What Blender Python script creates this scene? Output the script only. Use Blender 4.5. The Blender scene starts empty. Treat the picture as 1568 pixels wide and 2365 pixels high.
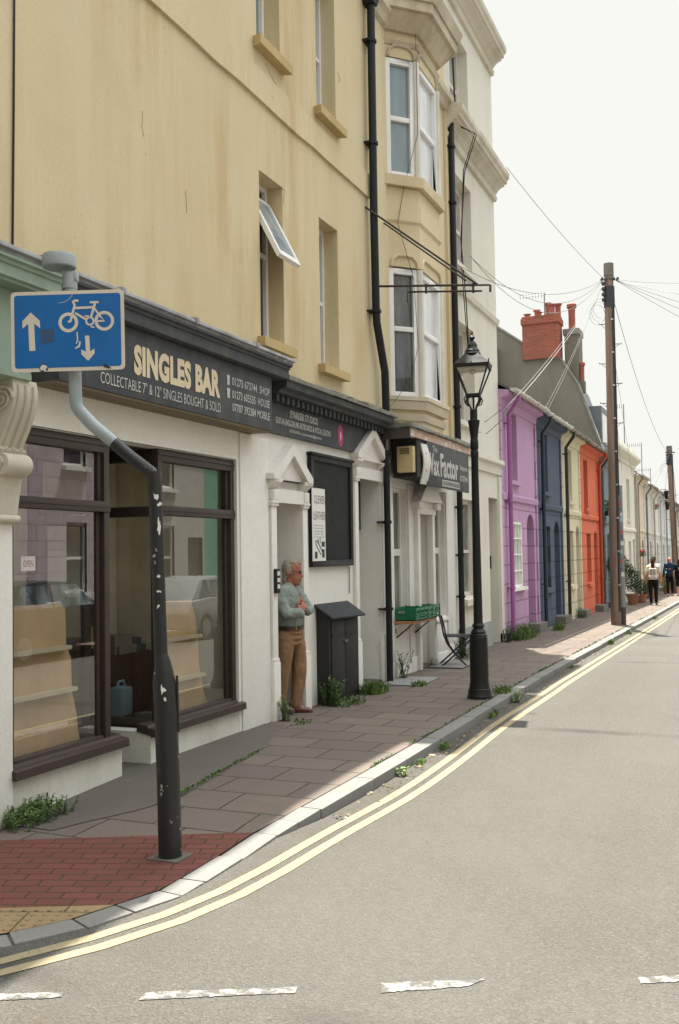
import bpy, bmesh, math, random
from math import sin, cos, pi, radians, sqrt, atan2
from mathutils import Vector, Matrix
random.seed(7)
scene = bpy.context.scene
COL = scene.collection

# ------------------------------------------------------------------ camera model (measured from the photograph's vanishing points)
IW, IH = 1568.0, 2364.7
CAMX, CAMZ = 4.82, 1.77
FPX = 35.0 / 36.0 * IH
YAW, PITCH, ROLL = radians(22.609), radians(2.41), radians(-0.91)
fwd = Vector((-sin(YAW) * cos(PITCH), cos(YAW) * cos(PITCH), sin(PITCH)))
_r = Vector((cos(YAW), sin(YAW), 0)); _u = _r.cross(fwd)
CR = cos(ROLL) * _r + sin(ROLL) * _u
CU = -sin(ROLL) * _r + cos(ROLL) * _u
CAM = Vector((CAMX, 0, CAMZ))
def ray(px, py):
    return fwd + CR * ((px - IW / 2) / FPX) + CU * ((IH / 2 - py) / FPX)
def F(px, py, x=0.0):            # a point measured on a plane parallel to the shop fronts -> (y, z)
    d = ray(px, py); t = (x - CAMX) / d.x
    return t * d.y, CAMZ + t * d.z
def G(px, py, z=0.0):            # a point measured on level ground -> (x, y)
    d = ray(px, py); t = (z - CAMZ) / d.z
    return CAMX + t * d.x, t * d.y
def AT(px, py, Y):               # a point measured on a plane across the street -> (x, z)
    d = ray(px, py); t = Y / d.y
    return CAMX + t * d.x, CAMZ + t * d.z
def gz(y):                       # the street falls gently away
    return 0.0 if y < 14 else -0.012 * (min(y, 140) - 14)
FH = Vector((-sin(YAW), cos(YAW), 0)); RH = Vector((cos(YAW), sin(YAW), 0))
def PT(px, py, base):            # a point measured on the upright plane through base that faces the viewer
    d = ray(px, py); t = (Vector(base) - CAM).dot(FH) / d.dot(FH)
    return CAM + d * t

# ------------------------------------------------------------------ mesh builder
class MB:
    def __init__(s): s.v = []; s.f = []
    def add(s, vs, fs):
        o = len(s.v); s.v += [tuple(p) for p in vs]; s.f += [tuple(i + o for i in f) for f in fs]; return s
    def box(s, x0, x1, y0, y1, z0, z1):
        v = [(x, y, z) for x in (x0, x1) for y in (y0, y1) for z in (z0, z1)]
        return s.add(v, [(0, 1, 3, 2), (4, 6, 7, 5), (0, 4, 5, 1), (2, 3, 7, 6), (0, 2, 6, 4), (1, 5, 7, 3)])
    def obox(s, c, ax, ay, az, hx, hy, hz):
        c = Vector(c); ax = Vector(ax).normalized() * hx; ay = Vector(ay).normalized() * hy; az = Vector(az).normalized() * hz
        v = [c + ax * i + ay * j + az * k for i in (-1, 1) for j in (-1, 1) for k in (-1, 1)]
        return s.add(v, [(0, 1, 3, 2), (4, 6, 7, 5), (0, 4, 5, 1), (2, 3, 7, 6), (0, 2, 6, 4), (1, 5, 7, 3)])
    def pbox(s, o, u, n, u0, u1, z0, z1, d0, d1):
        o = Vector(o); u = Vector(u); n = Vector(n); Z = Vector((0, 0, 1))
        v = [o + u * a + Z * b + n * c for a in (u0, u1) for b in (z0, z1) for c in (d0, d1)]
        return s.add(v, [(0, 1, 3, 2), (4, 6, 7, 5), (0, 4, 5, 1), (2, 3, 7, 6), (0, 2, 6, 4), (1, 5, 7, 3)])
    def prism(s, lo, hi):
        n = len(lo); o = list(lo) + list(hi)
        return s.add(o, [tuple(range(n))[::-1], tuple(range(n, 2 * n))] + [(i, (i + 1) % n, n + (i + 1) % n, n + i) for i in range(n)])
    def px(s, poly, x0, x1): return s.prism([(x0, a, b) for a, b in poly], [(x1, a, b) for a, b in poly])
    def py(s, poly, y0, y1): return s.prism([(a, y0, b) for a, b in poly], [(a, y1, b) for a, b in poly])
    def pz(s, poly, z0, z1): return s.prism([(a, b, z0) for a, b in poly], [(a, b, z1) for a, b in poly])
    def quad(s, a, b, c, d): return s.add([a, b, c, d], [(0, 1, 2, 3)])
    def tube(s, pts, r, n=8, cap=True):
        pts = [Vector(p) for p in pts]; m = len(pts)
        rs = r if isinstance(r, (list, tuple)) else [r] * m
        t0 = (pts[1] - pts[0]).normalized(); a = Vector((0, 0, 1)) if abs(t0.z) < .9 else Vector((1, 0, 0))
        nn = t0.cross(a).normalized(); vs = []
        for i, p in enumerate(pts):
            t = ((pts[min(i + 1, m - 1)] - pts[max(i - 1, 0)])).normalized()
            nn = (nn - t * nn.dot(t)).normalized(); b = t.cross(nn)
            for k in range(n):
                an = 2 * pi * k / n; vs.append(p + (nn * cos(an) + b * sin(an)) * rs[i])
        fs = [(i * n + k, i * n + (k + 1) % n, (i + 1) * n + (k + 1) % n, (i + 1) * n + k) for i in range(m - 1) for k in range(n)]
        if cap: fs += [tuple(range(n))[::-1], tuple(range((m - 1) * n, m * n))]
        return s.add(vs, fs)
    def lathe(s, prof, c, n=24):
        cx, cy, cz = c; m = len(prof)
        vs = [(cx + r * cos(2 * pi * k / n), cy + r * sin(2 * pi * k / n), cz + z) for r, z in prof for k in range(n)]
        fs = [(i * n + k, i * n + (k + 1) % n, (i + 1) * n + (k + 1) % n, (i + 1) * n + k) for i in range(m - 1) for k in range(n)]
        return s.add(vs, fs + [tuple(range(n))[::-1], tuple(range((m - 1) * n, m * n))])
    def ball(s, c, r, n=12, m=8, M=None):
        if not isinstance(r, (list, tuple)): r = (r, r, r)
        vs = []
        for i in range(1, m):
            th = pi * i / m
            for k in range(n):
                ph = 2 * pi * k / n; vs.append(Vector((r[0] * sin(th) * cos(ph), r[1] * sin(th) * sin(ph), r[2] * cos(th))))
        vs += [Vector((0, 0, r[2])), Vector((0, 0, -r[2]))]
        if M: vs = [M @ p for p in vs]
        vs = [p + Vector(c) for p in vs]; T = (m - 1) * n
        fs = [(i * n + k, (i + 1) * n + k, (i + 1) * n + (k + 1) % n, i * n + (k + 1) % n) for i in range(m - 2) for k in range(n)]
        fs += [(T, k, (k + 1) % n) for k in range(n)] + [(T + 1, (m - 2) * n + (k + 1) % n, (m - 2) * n + k) for k in range(n)]
        return s.add(vs, fs)
    def chain(s, pts, n=10):      # tapered limb: list of (vector, radius)
        for (a, ra), (b, rb) in zip(pts, pts[1:]): s.tube([a, b], [ra, rb], n)
        for a, ra in pts: s.ball(a, ra, n, 6)
        return s
    def build(s, name, m, parent=None, smooth=False, bevel=0.0, remesh=0.0, sm=4, ang=35, noise=None):
        me = bpy.data.meshes.new(name)
        off = Vector(parent_loc(parent)) if parent else Vector((0, 0, 0))
        me.from_pydata([tuple(Vector(p) - off) for p in s.v], [], s.f)
        if bevel or not remesh:
            bm = bmesh.new(); bm.from_mesh(me)
            bmesh.ops.recalc_face_normals(bm, faces=bm.faces)
            if bevel:
                bmesh.ops.remove_doubles(bm, verts=bm.verts, dist=1e-5)
                bmesh.ops.bevel(bm, geom=[e for e in bm.edges if len(e.link_faces) == 2 and e.calc_face_angle(0) > .5], offset=bevel, segments=2, affect='EDGES', profile=.6, clamp_overlap=True)
            bm.to_mesh(me); bm.free()
        ms = m if isinstance(m, (list, tuple)) else [m]
        for q in ms: me.materials.append(q)
        o = bpy.data.objects.new(name, me); COL.objects.link(o)
        if remesh:
            md = o.modifiers.new('r', 'REMESH'); md.mode = 'VOXEL'; md.voxel_size = remesh
            md2 = o.modifiers.new('s', 'SMOOTH'); md2.iterations = sm; md2.factor = .5
            if noise:
                tx = bpy.data.textures.new(name, 'CLOUDS'); tx.noise_scale = noise[0]
                md3 = o.modifiers.new('d', 'DISPLACE'); md3.texture = tx; md3.strength = noise[1]; md3.mid_level = .5
            me2 = bpy.data.meshes.new_from_object(o.evaluated_get(bpy.context.evaluated_depsgraph_get()))
            o.modifiers.clear(); o.data = me2; me2.name = name; bpy.data.meshes.remove(me); me = me2
            smooth = True; ang = 180
        if parent: o.parent = parent
        if smooth or bevel:
            me.shade_smooth()
            if ang < 180: me.set_sharp_from_angle(angle=radians(ang))
        return o
WL = {}
def parent_loc(p):
    return WL.get(p.name, (0, 0, 0))
def tag(o, label=None, cat=None, group=None, kind=None):
    if label: o['label'] = label
    if cat: o['category'] = cat
    if group: o['group'] = group
    if kind: o['kind'] = kind
    return o
def thing(name, label, cat, loc=(0, 0, 0), group=None):
    o = bpy.data.objects.new(name, None); COL.objects.link(o); o.location = loc; o.empty_display_size = .2
    WL[o.name] = tuple(loc)
    return tag(o, label, cat, group)
def sub(o, parent):               # keep the parent's base as the origin of a part's own children
    WL[o.name] = parent_loc(parent); return o
def structure(name, mb, m, **k): return tag(mb.build(name, m, **k), kind='structure')
def dup(root, loc, label=None):   # a copy of a thing with copies of its parts and sub-parts
    r = root.copy(); COL.objects.link(r); r.location = loc
    if label: r['label'] = label
    for c in root.children:
        d = c.copy(); COL.objects.link(d); d.parent = r
        for g in c.children:
            e = g.copy(); COL.objects.link(e); e.parent = d
    return r

# lettering: built-in font turned into mesh, laid on the plane o + u*a + v*b
def text(mb, s, o, u, v, w, h, bold=0.0, ex=.002, align='L', spacing=1.0):
    cu = bpy.data.curves.new('t', 'FONT'); cu.body = s; cu.size = 1; cu.offset = bold; cu.space_character = spacing; cu.resolution_u = 3
    ob = bpy.data.objects.new('t', cu); COL.objects.link(ob)
    me = bpy.data.meshes.new_from_object(ob.evaluated_get(bpy.context.evaluated_depsgraph_get()))
    vs = [p.co.copy() for p in me.vertices]; fs = [tuple(p.vertices) for p in me.polygons]
    bpy.data.objects.remove(ob); bpy.data.curves.remove(cu); bpy.data.meshes.remove(me)
    if not vs: return
    x0 = min(p.x for p in vs); x1 = max(p.x for p in vs); y0 = min(p.y for p in vs); y1 = max(p.y for p in vs)
    o = Vector(o); u = Vector(u).normalized(); v = Vector(v).normalized(); n = u.cross(v)
    sx = w / (x1 - x0); sy = h / (y1 - y0)
    mb.add([o + u * ((p.x - x0) * sx) + v * ((p.y - y0) * sy) + n * ex for p in vs], fs)

# ------------------------------------------------------------------ materials
class NT:
    def __init__(s, name):
        s.m = bpy.data.materials.new(name); s.m.use_nodes = True; s.t = s.m.node_tree; s.t.nodes.clear()
        s.out = s.n('ShaderNodeOutputMaterial'); s.b = s.n('ShaderNodeBsdfPrincipled'); s.l(s.b.outputs[0], s.out.inputs[0])
        s.geo = s.n('ShaderNodeNewGeometry'); s.pos = s.geo.outputs['Position']
    def n(s, t, **k):
        q = s.t.nodes.new(t)
        for a, b in k.items(): setattr(q, a, b)
        return q
    def l(s, a, b): s.t.links.new(a, b)
    def noise(s, scale, detail=4, rough=.55, vec=None, stretch=None):
        q = s.n('ShaderNodeTexNoise'); q.inputs['Scale'].default_value = scale; q.inputs['Detail'].default_value = detail; q.inputs['Roughness'].default_value = rough
        v = vec or s.pos
        if stretch:
            m = s.n('ShaderNodeMapping'); m.inputs['Scale'].default_value = stretch; s.l(v, m.inputs[0]); v = m.outputs[0]
        s.l(v, q.inputs['Vector']); return q.outputs['Fac']
    def ramp(s, fac, a, b, c0=(0, 0, 0, 1), c1=(1, 1, 1, 1)):
        q = s.n('ShaderNodeValToRGB'); q.color_ramp.elements[0].position = a; q.color_ramp.elements[1].position = b
        q.color_ramp.elements[0].color = c0; q.color_ramp.elements[1].color = c1
        s.l(fac, q.inputs[0]); return q.outputs[0]
    def mix(s, fac, a, b, mode='MIX'):
        q = s.n('ShaderNodeMix', data_type='RGBA', blend_type=mode)
        for i, x in ((0, fac), (6, a), (7, b)):
            if isinstance(x, (int, float)): q.inputs[i].default_value = x
            elif isinstance(x, tuple): q.inputs[i].default_value = (*x[:3], 1)
            else: s.l(x, q.inputs[i])
        return q.outputs[2]
    def math(s, op, a, b=0.0):
        q = s.n('ShaderNodeMath', operation=op)
        for i, x in ((0, a), (1, b)):
            if isinstance(x, (int, float)): q.inputs[i].default_value = x
            else: s.l(x, q.inputs[i])
        return q.outputs[0]
    def bump(s, h, strength, dist=.01, prev=None):
        q = s.n('ShaderNodeBump'); q.inputs['Strength'].default_value = strength; q.inputs['Distance'].default_value = dist
        s.l(h, q.inputs['Height'])
        if prev is not None: s.l(prev, q.inputs['Normal'])
        return q.outputs[0]
    def done(s, col, rough=.8, nrm=None, metal=0.0, spec=.5):
        i = s.b.inputs
        if isinstance(col, tuple): i['Base Color'].default_value = (*col[:3], 1)
        else: s.l(col, i['Base Color'])
        if isinstance(rough, (int, float)): i['Roughness'].default_value = rough
        else: s.l(rough, i['Roughness'])
        i['Metallic'].default_value = metal; i['Specular IOR Level'].default_value = spec
        if nrm is not None: s.l(nrm, i['Normal'])
        return s.m
def sc(c, k): return tuple(min(1, x * k) for x in c)
CACHE = {}
def stucco(name, col, dirt=(.34, .25, .12), blotch=.25, streak=.25, rough=.9, bump=.35, grooves=None, var=.12, bs=70, specks=.0):
    if name in CACHE: return CACHE[name]
    t = NT(name)
    c = t.mix(t.ramp(t.noise(1.1, 5, .6), .35, .72), sc(col, 1 - var * .5), sc(col, 1 + var * .4))
    bl = t.math('MULTIPLY', t.ramp(t.noise(.55, 6, .65), .47, .72), blotch)
    c = t.mix(bl, c, tuple(a * .55 + b * .45 for a, b in zip(col, dirt)))
    st = t.math('MULTIPLY', t.math('MULTIPLY', t.ramp(t.noise(1.0, 6, .65, stretch=(1.5, 1.9, .2)), .44, .62), t.ramp(t.noise(.45, 3, .5), .34, .58)), streak)
    c = t.mix(st, c, tuple(a * .5 + b * .5 for a, b in zip(col, dirt)))
    fine = t.noise(bs * .5, 3, .6)
    c = t.mix(.16, c, t.mix(t.ramp(fine, .3, .7), sc(col, .7), sc(col, 1.2)))
    if specks:
        c = t.mix(t.math('MULTIPLY', t.ramp(t.noise(9, 4, .7), .68, .71), specks), c, (.08, .06, .04))
    n = t.bump(t.noise(bs, 4, .7), bump, .006)
    n = t.bump(t.noise(2.2, 3, .5), .25, .03, n)
    if grooves:                    # ruled stone joints cut in the render
        w, h, rowoff = grooves
        m = t.n('ShaderNodeSeparateXYZ'); t.l(t.pos, m.inputs[0]); k = t.n('ShaderNodeCombineXYZ'); t.l(m.outputs[1], k.inputs[0]); t.l(m.outputs[2], k.inputs[1])
        mp = t.n('ShaderNodeMapping'); mp.inputs['Location'].default_value = (0, rowoff, 0); t.l(k.outputs[0], mp.inputs[0])
        br = t.n('ShaderNodeTexBrick'); t.l(mp.outputs[0], br.inputs['Vector']); br.inputs['Scale'].default_value = 1
        br.inputs['Brick Width'].default_value = w; br.inputs['Row Height'].default_value = h; br.inputs['Mortar Size'].default_value = .014; br.inputs['Mortar Smooth'].default_value = .2
        c = t.mix(t.math('MULTIPLY', br.outputs['Fac'], .6), c, sc(col, .4))
        n = t.bump(t.math('SUBTRACT', 1, br.outputs['Fac']), .9, .02, n)
    CACHE[name] = t.done(c, rough, n, spec=.25); return CACHE[name]
def paint(name, col, rough=.4, var=.12, chips=0.0, chipcol=(.5, .5, .48), bump=.08, bs=30, metal=0.0, chipscale=7, grime=0.0, grimecol=(.2, .18, .12), spec=.5):
    if name in CACHE: return CACHE[name]
    t = NT(name)
    c = t.mix(t.ramp(t.noise(3.5, 5, .6), .3, .75), sc(col, 1 - var), sc(col, 1 + var))
    if grime: c = t.mix(t.math('MULTIPLY', t.ramp(t.noise(2.3, 6, .7, stretch=(2, 2, .7)), .45, .75), grime), c, grimecol)
    if chips: c = t.mix(t.ramp(t.noise(chipscale, 6, .7), 1 - chips, 1 - chips + .02), c, chipcol)
    r = t.math('ADD', t.math('MULTIPLY', t.noise(12, 4), .25), rough - .12)
    CACHE[name] = t.done(c, r, t.bump(t.noise(bs, 4, .6), bump, .004), metal, spec); return CACHE[name]
def wood(name, col, rough=.55, axis=2, chips=0.0, contrast=.3):
    if name in CACHE: return CACHE[name]
    t = NT(name); s = [14, 14, 14]; s[axis] = .9
    g = t.noise(1, 6, .65, stretch=tuple(s))
    c = t.mix(t.ramp(g, .3, .7), sc(col, 1 - contrast), sc(col, 1 + contrast))
    if chips: c = t.mix(t.ramp(t.noise(9, 6, .7), 1 - chips, 1 - chips + .03), c, (.45, .42, .38))
    CACHE[name] = t.done(c, rough, t.bump(g, .2, .004)); return CACHE[name]
def brick(name, col, mortar, w=.225, h=.075, plane='xz', col2=None, rough=.9):
    if name in CACHE: return CACHE[name]
    t = NT(name); m = t.n('ShaderNodeSeparateXYZ'); t.l(t.pos, m.inputs[0]); k = t.n('ShaderNodeCombineXYZ')
    if plane == 'xz':
        t.l(t.math('ADD', m.outputs[0], m.outputs[1]), k.inputs[0]); t.l(m.outputs[2], k.inputs[1])
    br = t.n('ShaderNodeTexBrick'); t.l(k.outputs[0], br.inputs['Vector']); br.inputs['Scale'].default_value = 1
    br.inputs['Brick Width'].default_value = w; br.inputs['Row Height'].default_value = h; br.inputs['Mortar Size'].default_value = .008
    br.inputs['Color1'].default_value = (*col, 1); br.inputs['Color2'].default_value = (*(col2 or sc(col, .7)), 1); br.inputs['Mortar'].default_value = (*mortar, 1)
    c = t.mix(t.math('MULTIPLY', t.ramp(t.noise(2, 5, .6), .45, .75), .35), br.outputs['Color'], (.12, .1, .07))
    CACHE[name] = t.done(c, rough, t.bump(t.math('SUBTRACT', 1, br.outputs['Fac']), .5, .008)); return CACHE[name]
def flat(name, col, rough=.6, metal=0.0, spec=.5):
    if name in CACHE: return CACHE[name]
    t = NT(name); c = t.mix(t.noise(20, 3), sc(col, .9), sc(col, 1.1)); CACHE[name] = t.done(c, rough, None, metal, spec); return CACHE[name]
def cloth(name, col, col2=None, scale=60, rough=.9, stripes=None):
    if name in CACHE: return CACHE[name]
    t = NT(name); col2 = col2 or sc(col, .75)
    c = t.mix(t.ramp(t.noise(9, 5, .6), .3, .7), sc(col, .82), sc(col, 1.12))
    c = t.mix(t.math('MULTIPLY', t.ramp(t.noise(scale, 3), .4, .6), .5), c, col2)
    n = t.bump(t.noise(14, 4, .6), .5, .02)
    CACHE[name] = t.done(c, rough, n, spec=.15); return CACHE[name]
def window_glass(name, col=(.03, .035, .04), tint2=None):
    if name in CACHE: return CACHE[name]
    t = NT(name)
    c = t.mix(t.ramp(t.noise(1.6, 4, .6, stretch=(3, 3, .8)), .42, .62), col, tint2 or sc(col, 2.2))
    CACHE[name] = t.done(c, .04, t.bump(t.noise(2.0, 2), .04, .02), spec=.9); return CACHE[name]
def clear_glass(name='shop_glass', tint=(.93, .95, .93), ior=2.5):
    if name in CACHE: return CACHE[name]
    m = bpy.data.materials.new(name); m.use_nodes = True; t = m.node_tree; t.nodes.clear()
    o = t.nodes.new('ShaderNodeOutputMaterial'); mx = t.nodes.new('ShaderNodeMixShader'); tr = t.nodes.new('ShaderNodeBsdfTransparent'); gl = t.nodes.new('ShaderNodeBsdfGlossy'); fr = t.nodes.new('ShaderNodeFresnel')
    ge = t.nodes.new('ShaderNodeNewGeometry'); mi = t.nodes.new('ShaderNodeMix'); mi.inputs[2].default_value = ior; mi.inputs[3].default_value = 1 / ior
    t.links.new(ge.outputs['Backfacing'], mi.inputs[0]); t.links.new(mi.outputs[0], fr.inputs[0]); tr.inputs[0].default_value = (*tint, 1); gl.inputs['Roughness'].default_value = .0
    t.links.new(fr.outputs[0], mx.inputs[0]); t.links.new(tr.outputs[0], mx.inputs[1]); t.links.new(gl.outputs[0], mx.inputs[2]); t.links.new(mx.outputs[0], o.inputs[0])
    CACHE[name] = m; return m
def leafmat(name, col, col2):
    if name in CACHE: return CACHE[name]
    t = NT(name); c = t.mix(t.ramp(t.noise(11, 4), .35, .65), col, col2)
    t.b.inputs['Subsurface Weight'].default_value = 0
    CACHE[name] = t.done(c, .6, None, spec=.3); return CACHE[name]

YELLOW = stucco('yellow_stucco', (.645, .555, .355), dirt=(.38, .22, .06), blotch=.6, streak=1.0, specks=.3)
YREVEAL = YELLOW
WHITE = stucco('white_render', (.77, .755, .69), dirt=(.38, .33, .22), blotch=.3, streak=.2, bs=45, bump=.6, specks=.25)
WHITEW = stucco('white_moulding', (.76, .74, .68), dirt=(.45, .33, .2), blotch=.22, streak=.2, bs=30, bump=.15)
CREAM = stucco('cream_render', (.68, .645, .53), dirt=(.4, .3, .16), blotch=.3, streak=.45)
STONE = stucco('weathered_moulding', (.60, .53, .39), dirt=(.09, .06, .025), blotch=.95, var=.25, streak=.9, bs=35, specks=.5)
CORBEL = stucco('weathered_corbel', (.68, .64, .54), dirt=(.12, .08, .04), blotch=.85, var=.2, streak=.6, bs=25, bump=.7, specks=.5)
DARKPAINT = paint('dark_grey_paint', (.055, .061, .068), .62, grime=.3, chips=.3, chipcol=(.17, .18, .19), spec=.3)
BLACK = paint('black_iron_paint', (.009, .0095, .009), .45, bump=.2, bs=60, spec=.3)
PIPE = paint('black_pipe_paint', (.009, .011, .012), .5, spec=.3)
LEAD = paint('weathered_lead', (.30, .31, .32), .6, var=.35, grime=.7, grimecol=(.13, .13, .13), bump=.5, bs=25, chips=.36, chipcol=(.55, .56, .57))
MOSSY = paint('mossy_flashing', (.24, .235, .2), .8, var=.3, grime=.8, grimecol=(.09, .085, .05), bump=.9, bs=25)
BROWN = wood('brown_frame_paint', (.040, .027, .022), .5, axis=1, contrast=.15)
UPVC = paint('white_window_frame', (.78, .78, .76), .35, var=.04, grime=.15, grimecol=(.5, .42, .3))
OLDWOOD = paint('weathered_white_frame', (.66, .63, .56), .6, var=.08, grime=.55, grimecol=(.42, .33, .22))
PANE = window_glass('dark_pane')
PANE_BLUE = window_glass('blinded_pane', (.17, .22, .25), (.2, .25, .28))
PANE_CURT = window_glass('curtained_pane', (.07, .08, .075), (.25, .26, .24))
SHOPGLASS = clear_glass()
# ------------------------------------------------------------------ world, sun, camera
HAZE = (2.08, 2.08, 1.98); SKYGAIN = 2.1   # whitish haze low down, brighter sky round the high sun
SUNV = Vector((.147, -.29, -1.0))
sun_el = math.asin(1 / SUNV.length); sun_az = atan2(-SUNV.x, -SUNV.y)
w = bpy.data.worlds.new('World'); scene.world = w; w.use_nodes = True
nt = w.node_tree; bg = nt.nodes['Background']
sky = nt.nodes.new('ShaderNodeTexSky'); sky.sky_type = 'NISHITA'; sky.sun_disc = False
sky.sun_elevation = sun_el; sky.sun_rotation = sun_az; sky.air_density = 1.0; sky.dust_density = 1.0; sky.ozone_density = 1.0
hs = nt.nodes.new('ShaderNodeHueSaturation'); hs.inputs['Saturation'].default_value = .22
wm = nt.nodes.new('ShaderNodeMix'); wm.data_type = 'RGBA'; wm.blend_type = 'MULTIPLY'; wm.inputs[0].default_value = 1; wm.inputs[7].default_value = (1.0, .985, .93, 1)
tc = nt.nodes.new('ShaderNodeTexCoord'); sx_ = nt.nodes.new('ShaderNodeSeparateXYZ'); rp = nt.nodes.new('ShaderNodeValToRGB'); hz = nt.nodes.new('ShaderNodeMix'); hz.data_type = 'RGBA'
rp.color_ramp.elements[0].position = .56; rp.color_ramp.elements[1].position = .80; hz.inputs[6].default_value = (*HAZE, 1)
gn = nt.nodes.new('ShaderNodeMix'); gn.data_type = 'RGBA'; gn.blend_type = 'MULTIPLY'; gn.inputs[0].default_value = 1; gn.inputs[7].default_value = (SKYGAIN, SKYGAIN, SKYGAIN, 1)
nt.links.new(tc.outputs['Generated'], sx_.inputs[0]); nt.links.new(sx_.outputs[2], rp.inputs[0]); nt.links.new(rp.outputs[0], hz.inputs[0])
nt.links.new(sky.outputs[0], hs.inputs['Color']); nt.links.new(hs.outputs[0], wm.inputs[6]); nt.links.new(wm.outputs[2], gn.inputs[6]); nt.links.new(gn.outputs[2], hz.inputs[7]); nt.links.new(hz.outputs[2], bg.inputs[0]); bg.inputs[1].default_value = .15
ld = bpy.data.lights.new('sun', 'SUN'); ld.energy = 4.8; ld.angle = radians(.55); ld.color = (1, .95, .86)
lo = bpy.data.objects.new('sun', ld); COL.objects.link(lo); lo.rotation_euler = SUNV.to_track_quat('-Z', 'Y').to_euler(); lo.location = (0, 10, 30)
cd = bpy.data.cameras.new('camera'); cam = bpy.data.objects.new('camera', cd); COL.objects.link(cam)
cd.sensor_fit = 'VERTICAL'; cd.sensor_height = 36; cd.sensor_width = 24; cd.lens = 35; cd.clip_end = 2000; cd.clip_start = .05
R3 = Matrix((CR, CU, -fwd)).transposed(); cam.matrix_world = Matrix.Translation(CAM) @ R3.to_4x4()
scene.camera = cam
scene.view_settings.view_transform = 'Standard'; scene.view_settings.look = 'None'; scene.view_settings.gamma = 1; scene.view_settings.exposure = 1.6
scene.cycles.use_denoising = True
scene.cycles.max_bounces = 8; scene.cycles.transparent_max_bounces = 12; scene.cycles.caustics_reflective = False; scene.cycles.caustics_refractive = False

# ------------------------------------------------------------------ road, pavement, kerb
def asphalt():
    t = NT('asphalt'); c0 = (.083, .080, .069)
    v = t.n('ShaderNodeTexVoronoi'); v.inputs['Scale'].default_value = 95; t.l(t.pos, v.inputs['Vector'])
    m = t.n('ShaderNodeSeparateColor'); t.l(v.outputs['Color'], m.inputs[0])
    c = t.mix(t.ramp(m.outputs[0], .15, .95), sc(c0, .88), sc(c0, 1.17))
    c = t.mix(t.ramp(m.outputs[1], .93, .95), c, (.118, .108, .088))
    c = t.mix(t.math('MULTIPLY', t.ramp(t.noise(.5, 5, .6), .42, .66), .3), c, (.115, .11, .096))
    c = t.mix(t.math('MULTIPLY', t.ramp(t.noise(1.6, 7, .75), .60, .75), .35), c, (.06, .055, .048))
    c = t.mix(t.math('MULTIPLY', t.ramp(t.noise(1.0, 8, .8, stretch=(.5, 2.2, 1)), .66, .70), .3), c, (.05, .047, .042))
    sx_ = t.n('ShaderNodeSeparateXYZ'); t.l(t.pos, sx_.inputs[0])
    band = t.math('MULTIPLY', t.ramp(t.math('ABSOLUTE', t.math('SUBTRACT', sx_.outputs[0], 2.08)), .05, .32, (1, 1, 1, 1), (0, 0, 0, 1)), t.ramp(t.noise(3.0, 5, .7), .38, .62))
    c = t.mix(t.math('MULTIPLY', band, .55), c, (.075, .06, .042))
    seam = t.n('ShaderNodeTexWave'); seam.wave_type = 'BANDS'; seam.bands_direction = 'Y'; seam.inputs['Scale'].default_value = .045; seam.inputs['Distortion'].default_value = 1.2; seam.inputs['Detail'].default_value = 3; seam.inputs['Detail Scale'].default_value = 1.5; t.l(t.pos, seam.inputs['Vector'])
    c = t.mix(t.math('MULTIPLY', t.ramp(seam.outputs['Fac'], .9985, .9998), t.math('MULTIPLY', t.ramp(t.noise(.9, 3), .4, .6), .65)), c, (.03, .028, .025))
    c = t.mix(t.math('MULTIPLY', t.ramp(t.noise(.22, 2, .4), .49, .505), .12), c, (.13, .125, .112))
    c = t.mix(t.math('MULTIPLY', t.ramp(t.noise(.8, 4, .6, stretch=(1.2, .12, 1)), .45, .7), .22), c, (.115, .11, .098))
    n = t.bump(v.outputs['Distance'], .8, .012); n = t.bump(t.noise(14, 6, .8), .7, .015, n)
    return t.done(c, .85, n, spec=.25)
ASPH = asphalt()
def paving(name, w, h, c1, c2, mortar, rot=0.0, msize=.012, offx=0.0, grime=.45):
    t = NT(name)
    mp = t.n('ShaderNodeMapping'); mp.inputs['Rotation'].default_value = (0, 0, rot); mp.inputs['Location'].default_value = (offx, 0, 0); t.l(t.pos, mp.inputs[0])
    wob = t.n('ShaderNodeTexNoise'); wob.inputs['Scale'].default_value = 3.0; t.l(t.pos, wob.inputs['Vector'])
    vm = t.n('ShaderNodeVectorMath', operation='MULTIPLY_ADD'); t.l(wob.outputs['Color'], vm.inputs[0]); vm.inputs[1].default_value = (.03, .03, 0); t.l(mp.outputs[0], vm.inputs[2])
    br = t.n('ShaderNodeTexBrick'); t.l(vm.outputs[0], br.inputs['Vector']); br.inputs['Scale'].default_value = 1; br.offset = .45
    br.inputs['Brick Width'].default_value = w; br.inputs['Row Height'].default_value = h; br.inputs['Mortar Size'].default_value = msize; br.inputs['Mortar Smooth'].default_value = .3
    br.inputs['Color1'].default_value = (*c1, 1); br.inputs['Color2'].default_value = (*c2, 1); br.inputs['Mortar'].default_value = (*mortar, 1)
    c = br.outputs['Color']
    moss = t.math('MULTIPLY', br.outputs['Fac'], t.ramp(t.noise(2.6, 4, .6), .47, .58))
    c = t.mix(moss, c, (.032, .056, .014))
    c = t.mix(t.math('MULTIPLY', t.ramp(t.noise(1.3, 6, .7), .45, .72), grime), c, sc(c1, .62))
    c = t.mix(t.math('MULTIPLY', t.ramp(t.noise(60, 4, .7), .4, .65), .25), c, sc(c1, 1.5))
    c = t.mix(t.math('MULTIPLY', t.ramp(t.noise(3.2, 3, .5), .70, .72), .5), c, sc(c1, 1.6))
    n = t.bump(t.math('SUBTRACT', 1, br.outputs['Fac']), .8, .02); n = t.bump(t.noise(45, 5, .7), .45, .006, n)
    m2 = t.n('ShaderNodeSeparateColor'); t.l(br.outputs['Color'], m2.inputs[0])
    return t.done(c, .88, n, spec=.25)
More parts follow.
